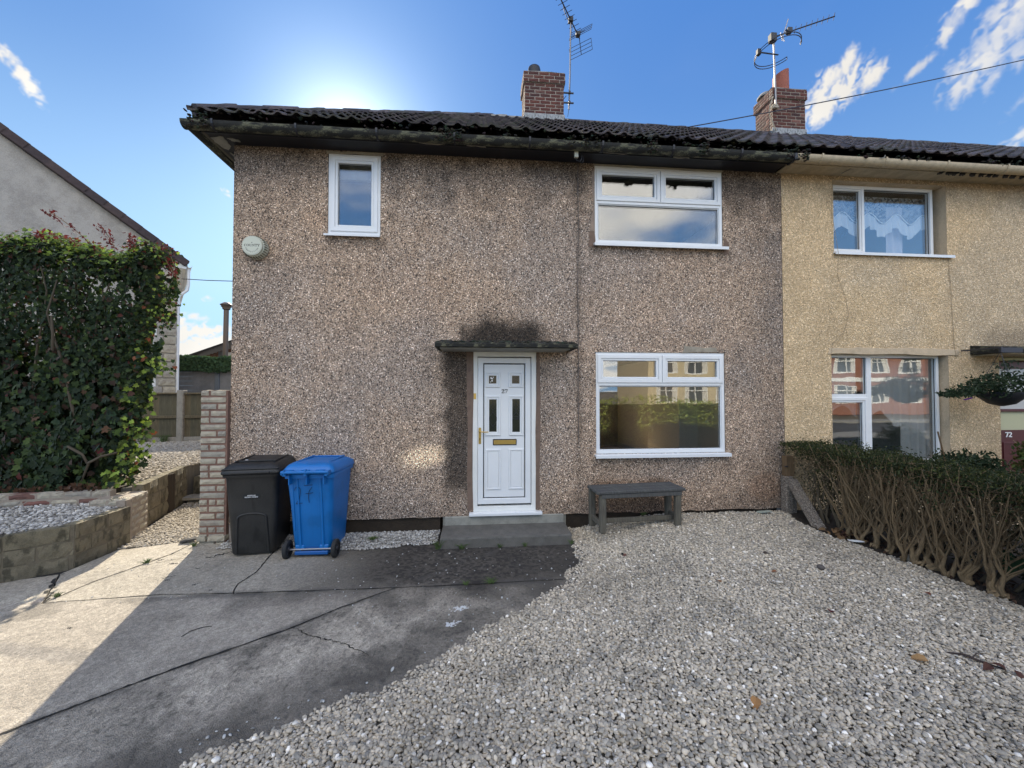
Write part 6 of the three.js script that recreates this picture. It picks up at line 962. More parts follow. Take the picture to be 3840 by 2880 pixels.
// ---------------------------------------------------------------- wheelie bins
function loft(sections, capTop = true, capBottom = true) { // sections of equal point counts, counted round, from the bottom up
  const pos = [], n = sections[0].length, v = (p) => pos.push(p[0], p[1], p[2]);
  for (let s = 0; s < sections.length - 1; s++) for (let i = 0; i < n; i++) { const a = sections[s][i], b = sections[s][(i + 1) % n], c = sections[s + 1][(i + 1) % n], d = sections[s + 1][i]; v(a); v(c); v(b); v(a); v(d); v(c); }
  const cap = (S, up) => { let c = [0, 0, 0]; for (const p of S) c = [c[0] + p[0] / n, c[1] + p[1] / n, c[2] + p[2] / n]; for (let i = 0; i < n; i++) { const a = S[i], b = S[(i + 1) % n]; v(c); if (up) { v(b); v(a); } else { v(a); v(b); } } };
  if (capTop) cap(sections.at(-1), true); if (capBottom) cap(sections[0], false);
  const g = new THREE.BufferGeometry(); g.setAttribute('position', new THREE.Float32BufferAttribute(pos, 3)); return boxUV(toCreasedNormals(g, 0.7));
}
function rrect(w, d, r, y, cx = 0, cz = 0, tilt = 0) { const P = []; for (const [sx, sz, a0] of [[1, 1, 0], [-1, 1, 90], [-1, -1, 180], [1, -1, 270]]) for (let k = 0; k <= 4; k++) { const a = ((a0 + k * 22.5) * Math.PI) / 180; const x = cx + sx * (w / 2 - r) + Math.cos(a) * r, z = cz + sz * (d / 2 - r) + Math.sin(a) * r; P.push([x, y + tilt * (z - cz), z]); } return P; }
function bin(name, label, pos, turn, mat, dark, rearFacing) { // local front is +z, the handle and wheels are at -z
  const t = thing(name, label, 'wheelie bin', pos, turn);
  add('body', [loft([rrect(0.43, 0.46, 0.05, 0.03, 0, 0.03), rrect(0.45, 0.485, 0.055, 0.055, 0, 0.025), rrect(0.505, 0.58, 0.06, 0.55, 0, 0.015), rrect(0.545, 0.655, 0.06, 0.9, 0, 0.0), rrect(0.55, 0.665, 0.06, 0.915, 0, 0)]), loft([rrect(0.585, 0.70, 0.06, 0.9, 0, 0, 0.0), rrect(0.59, 0.71, 0.06, 0.935, 0, 0, -0.02), rrect(0.575, 0.69, 0.055, 0.945, 0, 0, -0.02)])], mat, t);
  // lid: shallow dome with a lip, hinged at the rear
  const lid = sub('lid', t);
  add('lid_shell', [loft([rrect(0.60, 0.735, 0.05, 0.95, 0, 0.0, -0.03), rrect(0.605, 0.74, 0.05, 0.965, 0, 0.0, -0.03), rrect(0.59, 0.72, 0.05, 0.99, 0, 0.0, -0.03), rrect(0.53, 0.64, 0.06, 1.035, 0, -0.005, -0.03), rrect(0.47, 0.56, 0.06, 1.052, 0, -0.01, -0.03), rrect(0.2, 0.3, 0.05, 1.058, 0, -0.01, -0.03)])], mat, lid);
  add('lid_rib', [cbox(-0.21, 1.05, -0.24, -0.185, 1.068, 0.24, 0.006), cbox(0.185, 1.05, -0.24, 0.21, 1.068, 0.24, 0.006), cbox(-0.18, 1.05, 0.2, 0.18, 1.066, 0.215, 0.005), cbox(-0.285, 0.985, 0.325, 0.285, 1.0, 0.365, 0.006)], mat, lid);
  const hd = sub('handle', t);
  add('handle_bar', [rod([-0.27, 0.985, -0.435], [0.27, 0.985, -0.435], 0.017, 12), ...[-0.24, 0, 0.24].map((x) => cbox(x - 0.02, 0.94, -0.435, x + 0.02, 0.985, -0.33, 0.006)), ...[-0.262, 0.262].map((x) => cbox(x - 0.012, 0.955, -0.445, x + 0.012, 1.0, -0.36, 0.006))], mat, hd);
  add('hinge', [...[-0.155, 0.02, 0.21].map((x) => cbox(x - 0.05, 0.985, -0.43, x + 0.05, 1.0, -0.335, 0.005)), ...[-0.01, 0.235].map((x) => taper([V3(x, 0.96, -0.44), V3(x, 1.005, -0.45), V3(x, 1.01, -0.42)], 0.008, 6))], mat, hd);
  add('gusset', [-0.2, 0, 0.2].map((x) => cbox(x - 0.006, 0.84, -0.40, x + 0.006, 0.945, -0.32, 0.003)), mat, hd);
  if (rearFacing) {
    add('body_rib', [-0.135, 0.135].map((x) => taper([V3(x, 0.08, -0.228), V3(x, 0.5, -0.272), V3(x, 0.9, -0.325)], [0.016, 0.014, 0.012], 6)), mat, t);
    add('body_rib', [0.195].map((x) => taper([V3(x, 0.3, -0.246), V3(x, 0.9, -0.322)], [0.009, 0.008], 6)), mat, t);
    add('foot_recess', [cbox(-0.085, 0.09, -0.225, 0.085, 0.17, -0.2, 0.01), cbox(-0.2, 0.035, -0.255, 0.2, 0.075, -0.2, 0.008)], dark, t);
    add('axle', rod([-0.31, 0.095, -0.24], [0.31, 0.095, -0.24], 0.011, 8), M.metal, t);
    add('axle_housing', [cbox(-0.2, 0.08, -0.24, -0.09, 0.14, -0.18, 0.01), cbox(0.09, 0.08, -0.24, 0.2, 0.14, -0.18, 0.01)], mat, t);
    const stroke = (L) => taper(L.map(([x, y]) => V3(-x * 1.1, y, -0.232 - (y - 0.08) * 0.117 - 0.002)), 0.0028, 5);
    const curve = (P, n = 14) => new THREE.CatmullRomCurve3(P.map(([x, y]) => V3(x, y, 0))).getPoints(n).map((p) => [p.x, p.y]);
    add('handwriting', [stroke(curve([[-0.16, 0.765], [-0.15, 0.79], [-0.125, 0.805], [-0.1, 0.785], [-0.098, 0.73], [-0.115, 0.67], [-0.15, 0.612]])), stroke(curve([[-0.15, 0.612], [-0.115, 0.618], [-0.08, 0.622]], 6)), stroke(curve([[-0.055, 0.82], [0.0, 0.822], [0.035, 0.825]], 6)), stroke(curve([[0.028, 0.8], [-0.005, 0.75], [-0.012, 0.69], [-0.008, 0.625]], 10)), stroke(curve([[-0.042, 0.728], [0.0, 0.73], [0.036, 0.738]], 6))], M.pen, t);
  } else {
    // arched panel pressed into the front
    const A = []; for (let k = 0; k <= 10; k++) { const a = Math.PI * (k / 10); A.push(V3(-Math.cos(a) * 0.145, 0.44 + Math.sin(a) * 0.05, 0)); } const P = [V3(-0.165, 0.04, 0), ...A, V3(0.165, 0.04, 0)].map((p) => { p.z = 0.268 + (p.y - 0.055) * 0.076 - 0.002; return p; });
    add('panel_rim', taper(P, 0.013, 6), mat, t);
    add('lid_grip', cbox(-0.2, 0.945, 0.36, 0.2, 0.965, 0.385, 0.006), mat, lid);
    const cv = document.createElement('canvas'); cv.width = 512; cv.height = 128; const cx = cv.getContext('2d'); cx.fillStyle = '#0e0e0e'; cx.fillRect(0, 0, 512, 128); cx.fillStyle = '#dcdcdc'; cx.font = 'bold 46px sans-serif'; cx.textAlign = 'center'; cx.fillText('BASSETLAW', 256, 54); cx.fillText('DISTRICT COUNCIL', 256, 108);
    const ct = new THREE.CanvasTexture(cv); ct.colorSpace = THREE.SRGBColorSpace;
    const p = new THREE.PlaneGeometry(0.165, 0.042); p.rotateX(-0.076); p.translate(0, 0.685, 0.268 + (0.685 - 0.055) * 0.076 + 0.004); add('council_lettering', p, new THREE.MeshStandardMaterial({ map: ct, roughness: 0.5 }), t);
    add('lid_badge', lathe([[0, 0], [0.016, 0], [0.016, 0.003], [0, 0.004]], 14).translate(-0.13, 1.058, 0.13), M.white, lid);
    add('axle', rod([-0.28, 0.095, -0.24], [0.28, 0.095, -0.24], 0.011, 8), M.metal, t);
  }
  for (const s of [-1, 1]) { const w = sub('wheel', t, [s * 0.285, 0.1, -0.24]); const turnX = (g) => g.rotateZ(Math.PI / 2); add('tyre', turnX(lathe([[0.062, -0.022], [0.088, -0.025], [0.1, -0.016], [0.1, 0.016], [0.088, 0.025], [0.062, 0.022]], 24)), M.rubber, w); add('rim', [turnX(lathe([[0, -0.014], [0.07, -0.014], [0.07, 0.014], [0, 0.014]], 20)), turnX(lathe([[0.03, -0.028], [0.03, 0.028], [0.0, 0.03]], 12)), ...[0, 1, 2, 3, 4].map((k) => cbox(-0.018, 0.02, -0.008, 0.018, 0.07, 0.008, 0.002).rotateX(k * 1.2566))], M.black, w); }
  return t;
}
bin('black_bin', 'black wheelie bin with white council lettering beside the brick pier', [-2.56, -0.195, 0.2], 0.12, M.blackBin, M.black, false);
bin('blue_bin', 'blue wheelie bin with 27 handwritten on its back', [-1.85, -0.195, 0.33], Math.PI - 0.02, M.blueBin, M.blueDark, true).scale.set(0.91, 1, 0.95);

// ---------------------------------------------------------------- doorstep, bench, alarm box
{
  const s = thing('doorstep', 'grey concrete doorstep in front of the white door', 'step');
  const g = xprofile([[-0.03, -0.22], [0.452, -0.22], [0.45, -0.085], [0.435, -0.068], [0.3, -0.064], [-0.03, -0.066]], -0.455, 1.12, 16); const p = g.attributes.position; for (let i = 0; i < p.count; i++) { const x = p.getX(i), y = p.getY(i), z = p.getZ(i); p.setXYZ(i, x + 0.02 * (vn(z * 9, y * 9, 251) - 0.5), y + 0.008 * (vn(x * 7, z * 7, 252) - 0.5), z + (z > 0.4 ? 0.022 * (vn(x * 8 + 40, y * 10, 253) - 0.5) : 0)); } g.computeVertexNormals(); add('slab', boxUV(g), M.stepConc, s);
}
{
  const b = thing('wooden_bench', 'old grey wooden bench with three slats under the lower window', 'bench', [1.975, -0.02, 0.345], 0.07);
  for (let i = 0; i < 3; i++) { const m = add('slat', cbox(-0.575, 0, -0.052, 0.575, 0.036, 0.052, 0.007), M.woodDark, b); m.position.set(-0.01 + rr(-0.01, 0.01), 0.445 + rr(-0.002, 0.002), -0.125 + i * 0.122); m.rotation.z = 0.004; }
  add('apron', [cbox(-0.52, 0.39, 0.13, 0.52, 0.444, 0.16, 0.005)], M.woodDark, b);
  for (const [x, z] of [[-0.50, 0.12], [0.48, 0.12], [-0.53, -0.145], [0.51, -0.14]]) { const g = cbox(-0.04, -0.03, -0.035, 0.04, 0.443, 0.035, 0.014); const m = add('leg', g, M.wood, b); m.position.set(x, 0, z); m.rotation.z = rr(-0.012, 0.012); }
  add('stretcher', cbox(-0.5, 0.05, -0.02, 0.49, 0.105, 0.025, 0.006), M.wood, b);
  for (const x of [-0.535, 0.515]) add('cross_rail', cbox(x - 0.018, 0.06, -0.14, x + 0.018, 0.13, 0.13, 0.005), M.wood, b);
}
{
  const a = thing('alarm_box', 'round cream alarm box reading COUNTY PROTECTION on the brown wall', 'alarm box', [-2.775, 3.445, 0.004]); a.scale.set(1.38, 1.38, 1.9);
  add('base', lathe([[0, 0], [0.1, 0], [0.102, 0.012], [0.094, 0.045], [0.088, 0.05], [0, 0.05]], 32).rotateX(Math.PI / 2), M.alarm, a);
  add('vent_rib', [...Array(28)].map((_, i) => { const th = (i / 28) * 6.283; return cbox(-0.0035, 0.086, 0.008, 0.0035, 0.1015, 0.047, 0.001).rotateZ(th); }), std([0.09, 0.08, 0.05], 0.7), a);
  const s = new THREE.Shape(); for (let i = 0; i < 120; i++) { const th = (i / 120) * 6.283, r = 0.084 + (i % 4 < 2 ? 0.004 : 0); i ? s.lineTo(Math.cos(th) * r, Math.sin(th) * r) : s.moveTo(r, 0); }
  const disc = new THREE.ExtrudeGeometry(s, { depth: 0.012, bevelEnabled: false }); disc.translate(0, 0, 0.052); add('cover', boxUV(disc), M.alarm, a);
  const cv = document.createElement('canvas'); cv.width = cv.height = 512; const cx = cv.getContext('2d'); cx.fillStyle = '#c3c4b2'; cx.fillRect(0, 0, 512, 512); cx.fillStyle = '#14160f'; cx.textAlign = 'center'; cx.font = 'bold 96px serif'; cx.save(); cx.translate(256, 285); cx.scale(1.06, 1); cx.fillText('COUNTY', 0, 0); cx.restore(); cx.beginPath(); cx.arc(256, 170, 13, 0, 7); cx.fill(); cx.fillRect(300, 212, 180, 6);
  cx.font = 'bold 52px serif'; const w = 'PROTECTION'; [...w].forEach((ch, i) => { const th = Math.PI * (0.86 - 0.72 * (i / (w.length - 1))); cx.save(); cx.translate(256 + Math.cos(th) * 186, 262 + Math.sin(th) * 186); cx.rotate(th - Math.PI / 2); cx.fillText(ch, 0, 14); cx.restore(); });
  const ct = new THREE.CanvasTexture(cv); ct.colorSpace = THREE.SRGBColorSpace; const p = new THREE.CircleGeometry(0.078, 40); p.translate(0, 0, 0.0655); add('print', p, new THREE.MeshStandardMaterial({ map: ct, roughness: 0.5 }), a);
}

// ---------------------------------------------------------------- aerials and the overhead wire
{
  const a = thing('tv_aerial', 'tall rooftop aerial with a mesh reflector on a mast beside the brick chimney', 'aerial');
  add('mast', [taper([V3(1.955, 7.85, -3.12), V3(1.98, 8.6, -3.12), V3(2.0, 9.9, -3.12)], 0.017, 8)], M.galvan, a);
  add('bracket', [cbox(1.80, 8.2, -3.13, 2.06, 8.225, -3.1, 0.003), cbox(1.80, 7.98, -3.13, 2.06, 8.005, -3.1, 0.003), rod([1.83, 8.04, -3.08], [1.88, 8.1, -3.05], 0.007), cbox(1.95, 8.19, -3.15, 1.99, 8.24, -3.08), cbox(1.945, 7.97, -3.15, 1.985, 8.02, -3.08)], M.metalDark, a);
  const b = V3(-0.6, 0.02, 0.8), e = V3(0.8, 0, 0.6), o = V3(2.0, 9.86, -3.12), at = (t, s = 0, u = 0) => { const p = o.clone().addScaledVector(b, t).addScaledVector(e, s); p.y += u; return [p.x, p.y, p.z]; };
  add('boom', rod(at(-0.52), at(0.95), 0.014, 6), M.metalDark, a);
  const el = []; for (let i = 0; i < 11; i++) { const t = -0.3 + i * 0.12, w = 0.12 - 0.002 * i; el.push(rod(at(t, -w, 0.01), at(t, w, 0.01), 0.0058, 5)); } add('element', el, M.metalDark, a);
  add('clamp', [cbox(-0.05, -0.06, -0.05, 0.05, 0.05, 0.05, 0.01).translate(2.0, 9.86, -3.12), cbox(-0.05, -0.05, -0.05, 0.05, 0.05, 0.05, 0.012).translate(...at(-0.42, 0, 0.02))], M.black, a);
  add('support_arm', taper([V3(...at(0.0, 0, -0.05)), V3(...at(0.15, 0, -0.12)), V3(...at(0.34, 0, -0.09)), V3(...at(0.4, 0, 0))], 0.009, 5), M.metalDark, a);
  const rf = []; for (const s of [-1, 1]) { const p0 = [-0.5, 0.02 * s], p1 = [-0.62, 0.3 * s]; for (let k = 0; k < 4; k++) { const t = mix(p0[0], p1[0], 0.3 + k * 0.233), u = mix(p0[1], p1[1], 0.3 + k * 0.233); rf.push(rod(at(t, -0.27, u), at(t, 0.27, u), 0.0055, 5)); } for (const q of [-0.27, 0.27]) rf.push(rod(at(mix(p0[0], p1[0], 0.3), q, mix(p0[1], p1[1], 0.3)), at(p1[0], q, p1[1]), 0.0055, 5)); rf.push(rod(at(-0.5, 0, 0), at(p1[0], 0, p1[1]), 0.009, 5)); } add('reflector', rf, M.metalDark, a);
  add('dipole', rod(at(-0.42, -0.16, 0.03), at(-0.42, 0.16, 0.03), 0.008, 5), M.metalDark, a);
  add('lead', taper([V3(1.995, 9.8, -3.1), V3(2.03, 9.65, -3.1), V3(2.0, 9.5, -3.1), V3(1.985, 8.6, -3.1), V3(1.965, 7.95, -3.1), V3(1.90, 7.6, -3.0)], 0.005, 5), M.metalDark, a);
}
{
  const a = thing('radio_aerial', 'rooftop aerial with a long boom and a looped ring on the right chimney', 'aerial');
  add('mast', taper([V3(6.62, 8.05, -2.9), V3(6.61, 8.7, -2.9), V3(6.59, 9.68, -2.9)], 0.018, 8), M.galvan, a);
  const b = V3(0.88, 0.04, 0.47).normalize(), o = V3(6.58, 9.62, -2.88), at = (t, u = 0, s = 0) => { const p = o.clone().addScaledVector(b, t); p.y += u; p.x += u * 0.28 + s * -0.4; p.z += s * 0.8; return [p.x, p.y, p.z]; };
  add('boom', rod(at(-0.06), at(1.1), 0.013, 6), M.metalDark, a);
  const el = []; for (let i = 0; i < 9; i++) { const t = 0.3 + i * 0.098; el.push(rod(at(t, -0.085), at(t, 0.085), 0.0065, 5)); } add('element', el, M.metalDark, a);
  add('clamp', [cbox(-0.07, -0.1, -0.06, 0.07, 0.09, 0.06, 0.012).translate(...at(-0.02, -0.02)), cbox(-0.055, -0.06, -0.05, 0.055, 0.06, 0.05, 0.012).translate(...at(0.28, 0.02))], M.black, a);
  add('reflector', [rod(at(0.18, -0.14), at(0.2, 0.33), 0.012, 6), rod(at(0.16, -0.02, 0.02), at(0.24, -0.2), 0.008, 5), rod(at(0.12, 0.05), at(0.2, -0.17), 0.008, 5)], M.galvan, a);
  // folded ring dipole
  const R = [], c = V3(6.55, 9.17, -2.75); for (const u of [0.03, -0.03]) { const P = []; for (let k = 0; k <= 28; k++) { const th = 0.45 + (k / 28) * 5.4; P.push(V3(c.x + 0.43 * Math.cos(th), c.y + u + 0.05 * Math.cos(th) + 0.0 * Math.sin(th), c.z - 0.43 * Math.sin(th))); } R.push(taper(P, 0.0085, 6)); R.push(rod(P[0].toArray(), [P[0].x, c.y - u + 0.05 * Math.cos(0.45), P[0].z], 0.0085, 5)); R.push(rod(P.at(-1).toArray(), [P.at(-1).x, c.y - u + 0.05 * Math.cos(5.85), P.at(-1).z], 0.0085, 5)); }
  add('ring_dipole', R, M.metalDark, a); add('ring_arm', [rod([6.12, 9.12, -2.75], [6.66, 9.2, -2.86], 0.014, 6), cbox(6.07, 9.05, -2.79, 6.15, 9.18, -2.71, 0.01)], M.black, a);
  add('lashing', [rough(0.14, 0.1, 0.08, 0.02, 261, 3).translate(6.6, 8.05, -2.9), taper([V3(6.58, 8.3, -2.92), V3(6.5, 8.12, -2.9), V3(6.45, 7.9, -2.9), V3(6.62, 7.5, -2.9)], 0.012, 5)], M.paleStone, a);
  const w = thing('telephone_wire', 'dark overhead wire crossing the right chimney and rising to the upper right', 'wire');
  add('wire', taper([...Array(16)].map((_, i) => { const t = i / 15; return V3(mix(4.1, 17.4, t), mix(7.33, 10.85, t) - 0.12 * 4 * t * (1 - t), -2.86); }), 0.0115, 5), M.metalDark, w);
}

// ---------------------------------------------------------------- things lying on the ground
function litter(name, label, cat, geo, mat, x, z, y, s, rot) { const m = add(name, geo, mat); m.position.set(x, y ?? gy(x, z) + 0.022, z); m.scale.set(s, s, s); m.rotation.set(...rot); tag(m, label, cat); return m; }
const dry = (c) => { const m = M.leaf.clone(); m.color.setRGB(...c); m.transmission = 0.1; return m; };
const curled = () => flatLeaf([[0, 0, 0], [0.28, 0.2, 0.2], [0.36, 0.5, 0.5], [0.2, 0.8, 0.8], [0, 1, 1]], 0.5, 0.45);
litter('fallen_leaf', 'pale tan fallen leaf on the gravel beside the dark twig', 'fallen leaf', curled(), dry([0.36, 0.21, 0.09]), 2.72, 2.9, undefined, 0.085, [-1.3, 0, 0.9]);
litter('fallen_leaf', 'orange brown fallen leaf on the gravel in the lower middle', 'fallen leaf', curled(), dry([0.38, 0.2, 0.08]), 1.48, 3.08, undefined, 0.07, [-1.4, 0, 2.4]);
litter('fallen_leaf', 'dark red fallen leaf in the middle of the gravel', 'fallen leaf', curled(), dry([0.12, 0.03, 0.025]), 2.6, 2.38, undefined, 0.06, [-1.3, 0, -0.8]);
litter('fallen_leaf', 'brown fallen leaf on the gravel to the right of the doorstep', 'fallen leaf', curled(), dry([0.26, 0.14, 0.07]), 2.08, 1.87, undefined, 0.055, [-1.4, 0, 0.3]);
litter('fallen_leaf', 'small rust coloured leaf left of the round dark stone', 'fallen leaf', curled(), dry([0.22, 0.1, 0.05]), 2.7, 1.74, undefined, 0.05, [-1.4, 0.2, 1.4]);
litter('fallen_leaf', 'tiny red brown leaf on the gravel near the hedge roots', 'fallen leaf', curled(), dry([0.16, 0.05, 0.03]), 3.62, 2.22, undefined, 0.05, [-1.2, 0, 0]);
litter('fallen_leaf', 'faded brown leaf on the gravel in front of the bench', 'fallen leaf', curled(), dry([0.16, 0.08, 0.06]), 1.6, 0.95, undefined, 0.05, [-1.4, 0, 2]);
{ const l = []; for (let i = 0; i < 26; i++) { const v = rr(0.6, 1.2); l.push({ p: V3(4.12 + rr(-0.12, 0.12), 0.02 + rr(0, 0.03), 0.93 + rr(-0.12, 0.14)), q: quat(-1.4 + rr(-0.6, 0.6), rr(-0.5, 0.5), rr(0, 6)), s: V3(0.09, 0.09, 0.09).multiplyScalar(rr(0.5, 1.1)), c: rnd() < 0.4 ? [0.1 * v, 0.045 * v, 0.03 * v] : [0.33 * v, 0.2 * v, 0.1 * v] }); } const m = instances('leaf_pile', curled(), M.leaf, l); tag(m, 'small drift of brown leaves at the foot of the concrete strut', 'leaf pile'); }
{ const l = []; for (let i = 0; i < 260; i++) { const z = rr(0.9, 3.5), v = rr(0.5, 1.2); l.push({ p: V3(4.24 + rr(-0.1, 0.3), 0.015 + rr(0, 0.02), z), q: quat(-1.4 + rr(-0.7, 0.7), rr(-0.5, 0.5), rr(0, 6)), s: V3(0.05, 0.05, 0.05).multiplyScalar(rr(0.5, 1.2)), c: [0.1 * v, 0.055 * v, 0.033 * v] }); } const m = instances('hedge_litter', curled(), M.leaf, l); tag(m, 'dark leaf litter under the bare hedge stems', 'leaf litter'); }
litter('round_stone', 'smooth dark round stone lying on the grey gravel', 'stone', pebble(501, 0.75), std([0.1, 0.085, 0.075], 0.9, { bumpMap: rep(grain, 4), bumpScale: 0.004 }), 3.17, 1.7, 0.02, 0.034, [0, 0.4, 0]);
litter('white_shard', 'flat white shard lying at the edge of the gravel by the hedge', 'shard', rough(0.15, 0.012, 0.05, 0.004, 271, 3), M.white, 4.09, 1.17, 0.03, 1, [0.1, -0.4, 0.05]);
litter('pale_stone', 'rounded pale stone against the hedge roots', 'stone', pebble(502, 0.8), std([0.3, 0.27, 0.22], 0.95), 4.2, 1.62, 0.03, 0.05, [0, 0, 0]);
litter('dark_clod', 'small black clod on the gravel in front of the bench', 'clod', pebble(503, 0.6), std([0.012, 0.012, 0.012], 1), 1.57, 0.92, undefined, 0.016, [0, 0, 0]);
litter('brown_clod', 'dark earth clod right of the bench on the gravel', 'clod', pebble(504, 0.6), std([0.07, 0.05, 0.04], 1), 2.9, 1.35, undefined, 0.022, [0, 0, 0]);
litter('flat_stone', 'pale green flat stone by the wall near the hedge post', 'stone', rough(0.2, 0.02, 0.09, 0.006, 273, 3), std([0.33, 0.36, 0.3], 0.9), 3.85, 0.12, 0.03, 1, [0, 0.1, 0.03]);
litter('dark_slate', 'dark broken stone at the edge of the alley gravel', 'stone', rough(0.16, 0.04, 0.08, 0.01, 272, 3), std([0.06, 0.055, 0.05], 0.95), -3.55, -0.02, -0.165, 1, [0, 0.3, 0.1]);
{ const t = thing('dead_twig', 'dark twig with curled dead leaves on the gravel at the lower right', 'twig'); add('twig', [taper([V3(2.93, 0.012, 2.84), V3(2.98, 0.03, 2.89), V3(3.02, 0.025, 2.95), V3(3.09, 0.02, 3.03)], [0.004, 0.008, 0.007, 0.004], 5), taper([V3(3.0, 0.03, 2.92), V3(3.06, 0.04, 2.9), V3(3.1, 0.03, 2.91)], [0.004, 0.003, 0.002], 4)], std([0.05, 0.035, 0.03], 1), t); add('dead_leaf', [[3.07, 3.02, 0.4], [3.02, 2.99, 1.8], [3.11, 3.04, 2.8]].map(([x, z, a]) => { const g = curled(); g.scale(0.06, 0.06, 0.06); g.applyQuaternion(quat(-1.2, 0.2, a)); return g.translate(x, 0.03, z); }), dry([0.09, 0.04, 0.028]), t); }
{ const t = thing('curved_twig', 'thin curved black twig lying on the grey concrete', 'twig'); add('twig', taper([V3(-2.22, -0.184, 1.93), V3(-2.2, -0.181, 1.87), V3(-2.14, -0.183, 1.82), V3(-2.08, -0.184, 1.81)], [0.0028, 0.003, 0.0025, 0.002], 4), M.crack, t); }

// ---------------------------------------------------------------- curtains of the neighbour
function drape(x0, x1, yTop, yBot, z, amp, freq) { const nx = Math.round((x1 - x0) / 0.012), ny = 24, pos = [], idx = []; for (let j = 0; j <= ny; j++) for (let i = 0; i <= nx; i++) { const u = i / nx, v = j / ny, x = mix(x0, x1, u), yb = typeof yBot === 'function' ? yBot(x) : yBot; pos.push(x, mix(yTop, yb, v), z + amp * (0.35 + 0.65 * v) * Math.sin(x * freq + 0.6 * Math.sin(x * freq * 0.37)) ); } for (let j = 0; j < ny; j++) for (let i = 0; i < nx; i++) { const a = j * (nx + 1) + i; idx.push(a, a + nx + 1, a + 1, a + 1, a + nx + 1, a + nx + 2); } const g = new THREE.BufferGeometry(); g.setAttribute('position', new THREE.Float32BufferAttribute(pos, 3)); g.setIndex(idx); g.computeVertexNormals(); return boxUV(g); }
{
  const up = thing('lace_valance', 'scalloped white lace valance behind the upstairs window of the tan house', 'net curtain');
  const scal = (x) => 4.235 + 0.075 * Math.cos(((x - 5.40) / 0.445) * 6.283);
  add('lace', drape(5.06, 6.78, 4.6, (x) => scal(x) + 0.02, -0.22, 0.012, 34), M.lace, up);
  { const g = drape(5.06, 6.78, 1, 0, -0.205, 0.02, 52), p = g.attributes.position; for (let i = 0; i < p.count; i++) { const x = p.getX(i), v = p.getY(i); p.setY(i, scal(x) + 0.02 - (1 - v) * (0.2 + 0.012 * Math.sin(x * 60))); } g.computeVertexNormals(); add('frill', g, M.frill, up); }
  add('hem', [...Array(58)].map((_, i) => { const x = 5.07 + i * 0.0295; return rod([x, scal(x) + 0.03, -0.19], [x + 0.03, scal(x + 0.03) + 0.03, -0.19], 0.007, 4); }), M.white, up);
  const pl = thing('bedroom_curtain', 'pale curtain edge hanging at the right side of the upstairs tan house window', 'curtain'); add('cloth', drape(6.25, 6.52, 4.5, 3.7, -0.3, 0.02, 40), std([0.5, 0.46, 0.5], 0.95, { side: THREE.DoubleSide }), pl);
  const lo = thing('net_curtain', 'pale net curtain hanging in folds in the lower window of the tan house', 'net curtain');
  add('drop', drape(6.35, 6.83, 2.15, 0.6, -0.24, 0.025, 46), M.voile, lo);
  add('drop', drape(5.72, 6.35, 2.15, (x) => 1.25 - 0.12 * Math.cos(x * 11), -0.24, 0.015, 38), M.voile, lo);
  add('drop', drape(4.99, 5.62, 2.15, (x) => 1.35 + 0.1 * Math.cos(x * 10.5), -0.24, 0.015, 38), M.voile, lo);
  const bl = thing('roller_blind', 'dark blind pulled up behind the left upstairs window of the brown house', 'blind'); add('roller', [cbox(-1.9, 4.46, -0.2, -1.3, 4.7, -0.15, 0.01)], M.soffitGrey, bl);
}

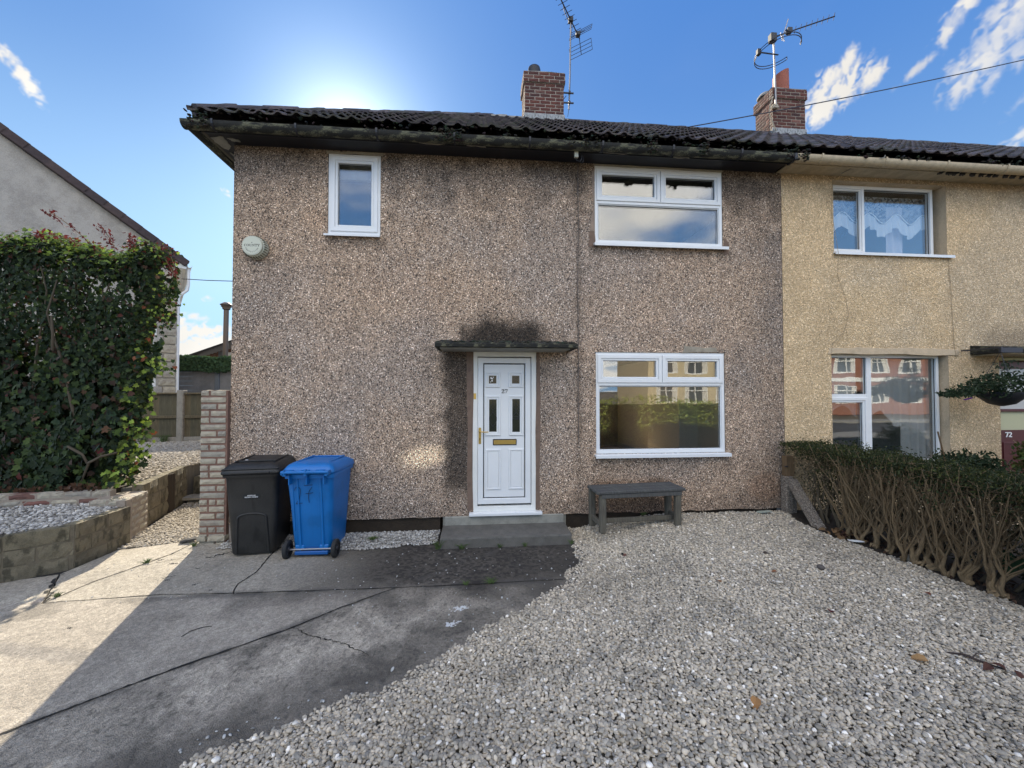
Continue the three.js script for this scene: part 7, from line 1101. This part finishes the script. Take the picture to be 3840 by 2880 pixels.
// ---------------------------------------------------------------- the street behind the camera, mirrored in the windows
function farHouse(label, x0, x1, z, mat, wins) {
  const h = thing('street_house', label, 'house'), top = 5.2, zb = z + 7, ym = 7.8;
  const s = new THREE.Shape([[x0, -0.3], [x1, -0.3], [x1, top], [x0, top]].map((p) => new THREE.Vector2(...p)));
  for (const [a, b, c, d] of wins) s.holes.push(new THREE.Path([[a, c], [a, d], [b, d], [b, c]].map((p) => new THREE.Vector2(...p))));
  const w = new THREE.ExtrudeGeometry(s, { depth: 0.2, bevelEnabled: false }); w.translate(0, 0, z); add('wall', [boxUV(w), box(x0, -0.3, z + 0.2, x0 + 0.2, top, zb), box(x1 - 0.2, -0.3, z + 0.2, x1, top, zb), box(x0, -0.3, zb, x1, top, zb + 0.2)], mat, h);
  add('roof', [poly3([[x0 - 0.3, top - 0.1, z - 0.4], [x0 - 0.3, ym, z + 3.5], [x1 + 0.3, ym, z + 3.5], [x1 + 0.3, top - 0.1, z - 0.4]]), poly3([[x0 - 0.3, top - 0.1, zb + 0.4], [x1 + 0.3, top - 0.1, zb + 0.4], [x1 + 0.3, ym, z + 3.5], [x0 - 0.3, ym, z + 3.5]]), poly3([[x0, top - 0.1, z], [x0, ym - 0.1, z + 3.5], [x0, top - 0.1, zb]]), poly3([[x1, top - 0.1, z], [x1, top - 0.1, zb], [x1, ym - 0.1, z + 3.5]])], M.farRoof, h);
  for (const [a, b, c, d] of wins) { const q = sub('window', h), m = (a + b) / 2; add('frame', [ring(a, b, c, d, 0.08, z + 0.02, 0.06).rotateY(0), cbox(m - 0.04, c, z + 0.02, m + 0.04, d, z + 0.08), cbox(a, mix(c, d, 0.68), z + 0.02, b, mix(c, d, 0.68) + 0.07, z + 0.08)], M.white, q); add('pane', sheet(a, b, c, d, z + 0.12).rotateX(0), std([0.09, 0.10, 0.11], 0.08), q); add('curtain', [box(a + 0.08, c, z + 0.09, a + (b - a) * 0.22, d, z + 0.11), box(b - (b - a) * 0.22, c, z + 0.09, b - 0.08, d, z + 0.11)], M.insideWhite, q); }
  add('band', cbox(x0 - 0.02, 2.55, z - 0.04, x1 + 0.02, 2.95, z - 0.002), M.white, h);
  return h;
}
const wset = (x0, n, p) => [...Array(n)].flatMap((_, i) => [[x0 + i * p, x0 + i * p + 1.9, 3.3, 4.6], [x0 + i * p, x0 + i * p + 1.9, 0.7, 2.2]]);
farHouse('buff brick house across the street mirrored in the lower brown house window', 14.6, 28.5, 27, M.buff, wset(15.3, 5, 2.7));
farHouse('buff brick house farther along the street mirrored at the left of the window', -6, 8.6, 32, M.buff, wset(-5, 4, 3.4));
farHouse('red brick house across the street mirrored in the tan house window', 29.5, 46, 25, M.redFar, wset(30.3, 5, 3.1));
{
  const h = thing('street_hedge', 'green hedge along the street mirrored in the lower window', 'hedge'), l = [];
  for (let i = 0; i < 16000; i++) { const x = rr(-3, 12), k = rr(0.7, 1.3), y = rr(-0.25, 1.42 + 0.1 * Math.sin(x * 1.3)); l.push({ p: V3(x, y, 8.65 + rr(-0.35, 0.3) + 0.1 * Math.sin(x * 3)), q: rq(), s: V3(0.09, 0.09, 0.09).multiplyScalar(rr(0.7, 1.3)), c: [0.36 * k, 0.43 * k, 0.1 * k] }); }
  instances('leaves', ovalLeaf(), M.leaf, l, h); add('core', box(-3, -0.3, 8.8, 12, 1.2, 8.95), std([0.015, 0.022, 0.008], 1), h);
}
for (const [y, z, which] of [[8.6, 20, 'highest'], [8.2, 20.5, 'middle'], [7.8, 21, 'lowest']]) { const w = thing('street_wire', which + ' of three overhead wires mirrored in the right upstairs window', 'wire', [0, 0, 0], 0, 'wires along the street mirrored in the upstairs window'); add('wire', taper([V3(-20, y + 0.6, z), V3(0, y, z), V3(20, y + 0.9, z), V3(40, y + 2.2, z)], 0.02, 4), M.black, w); }
renderer.render(scene, camera);
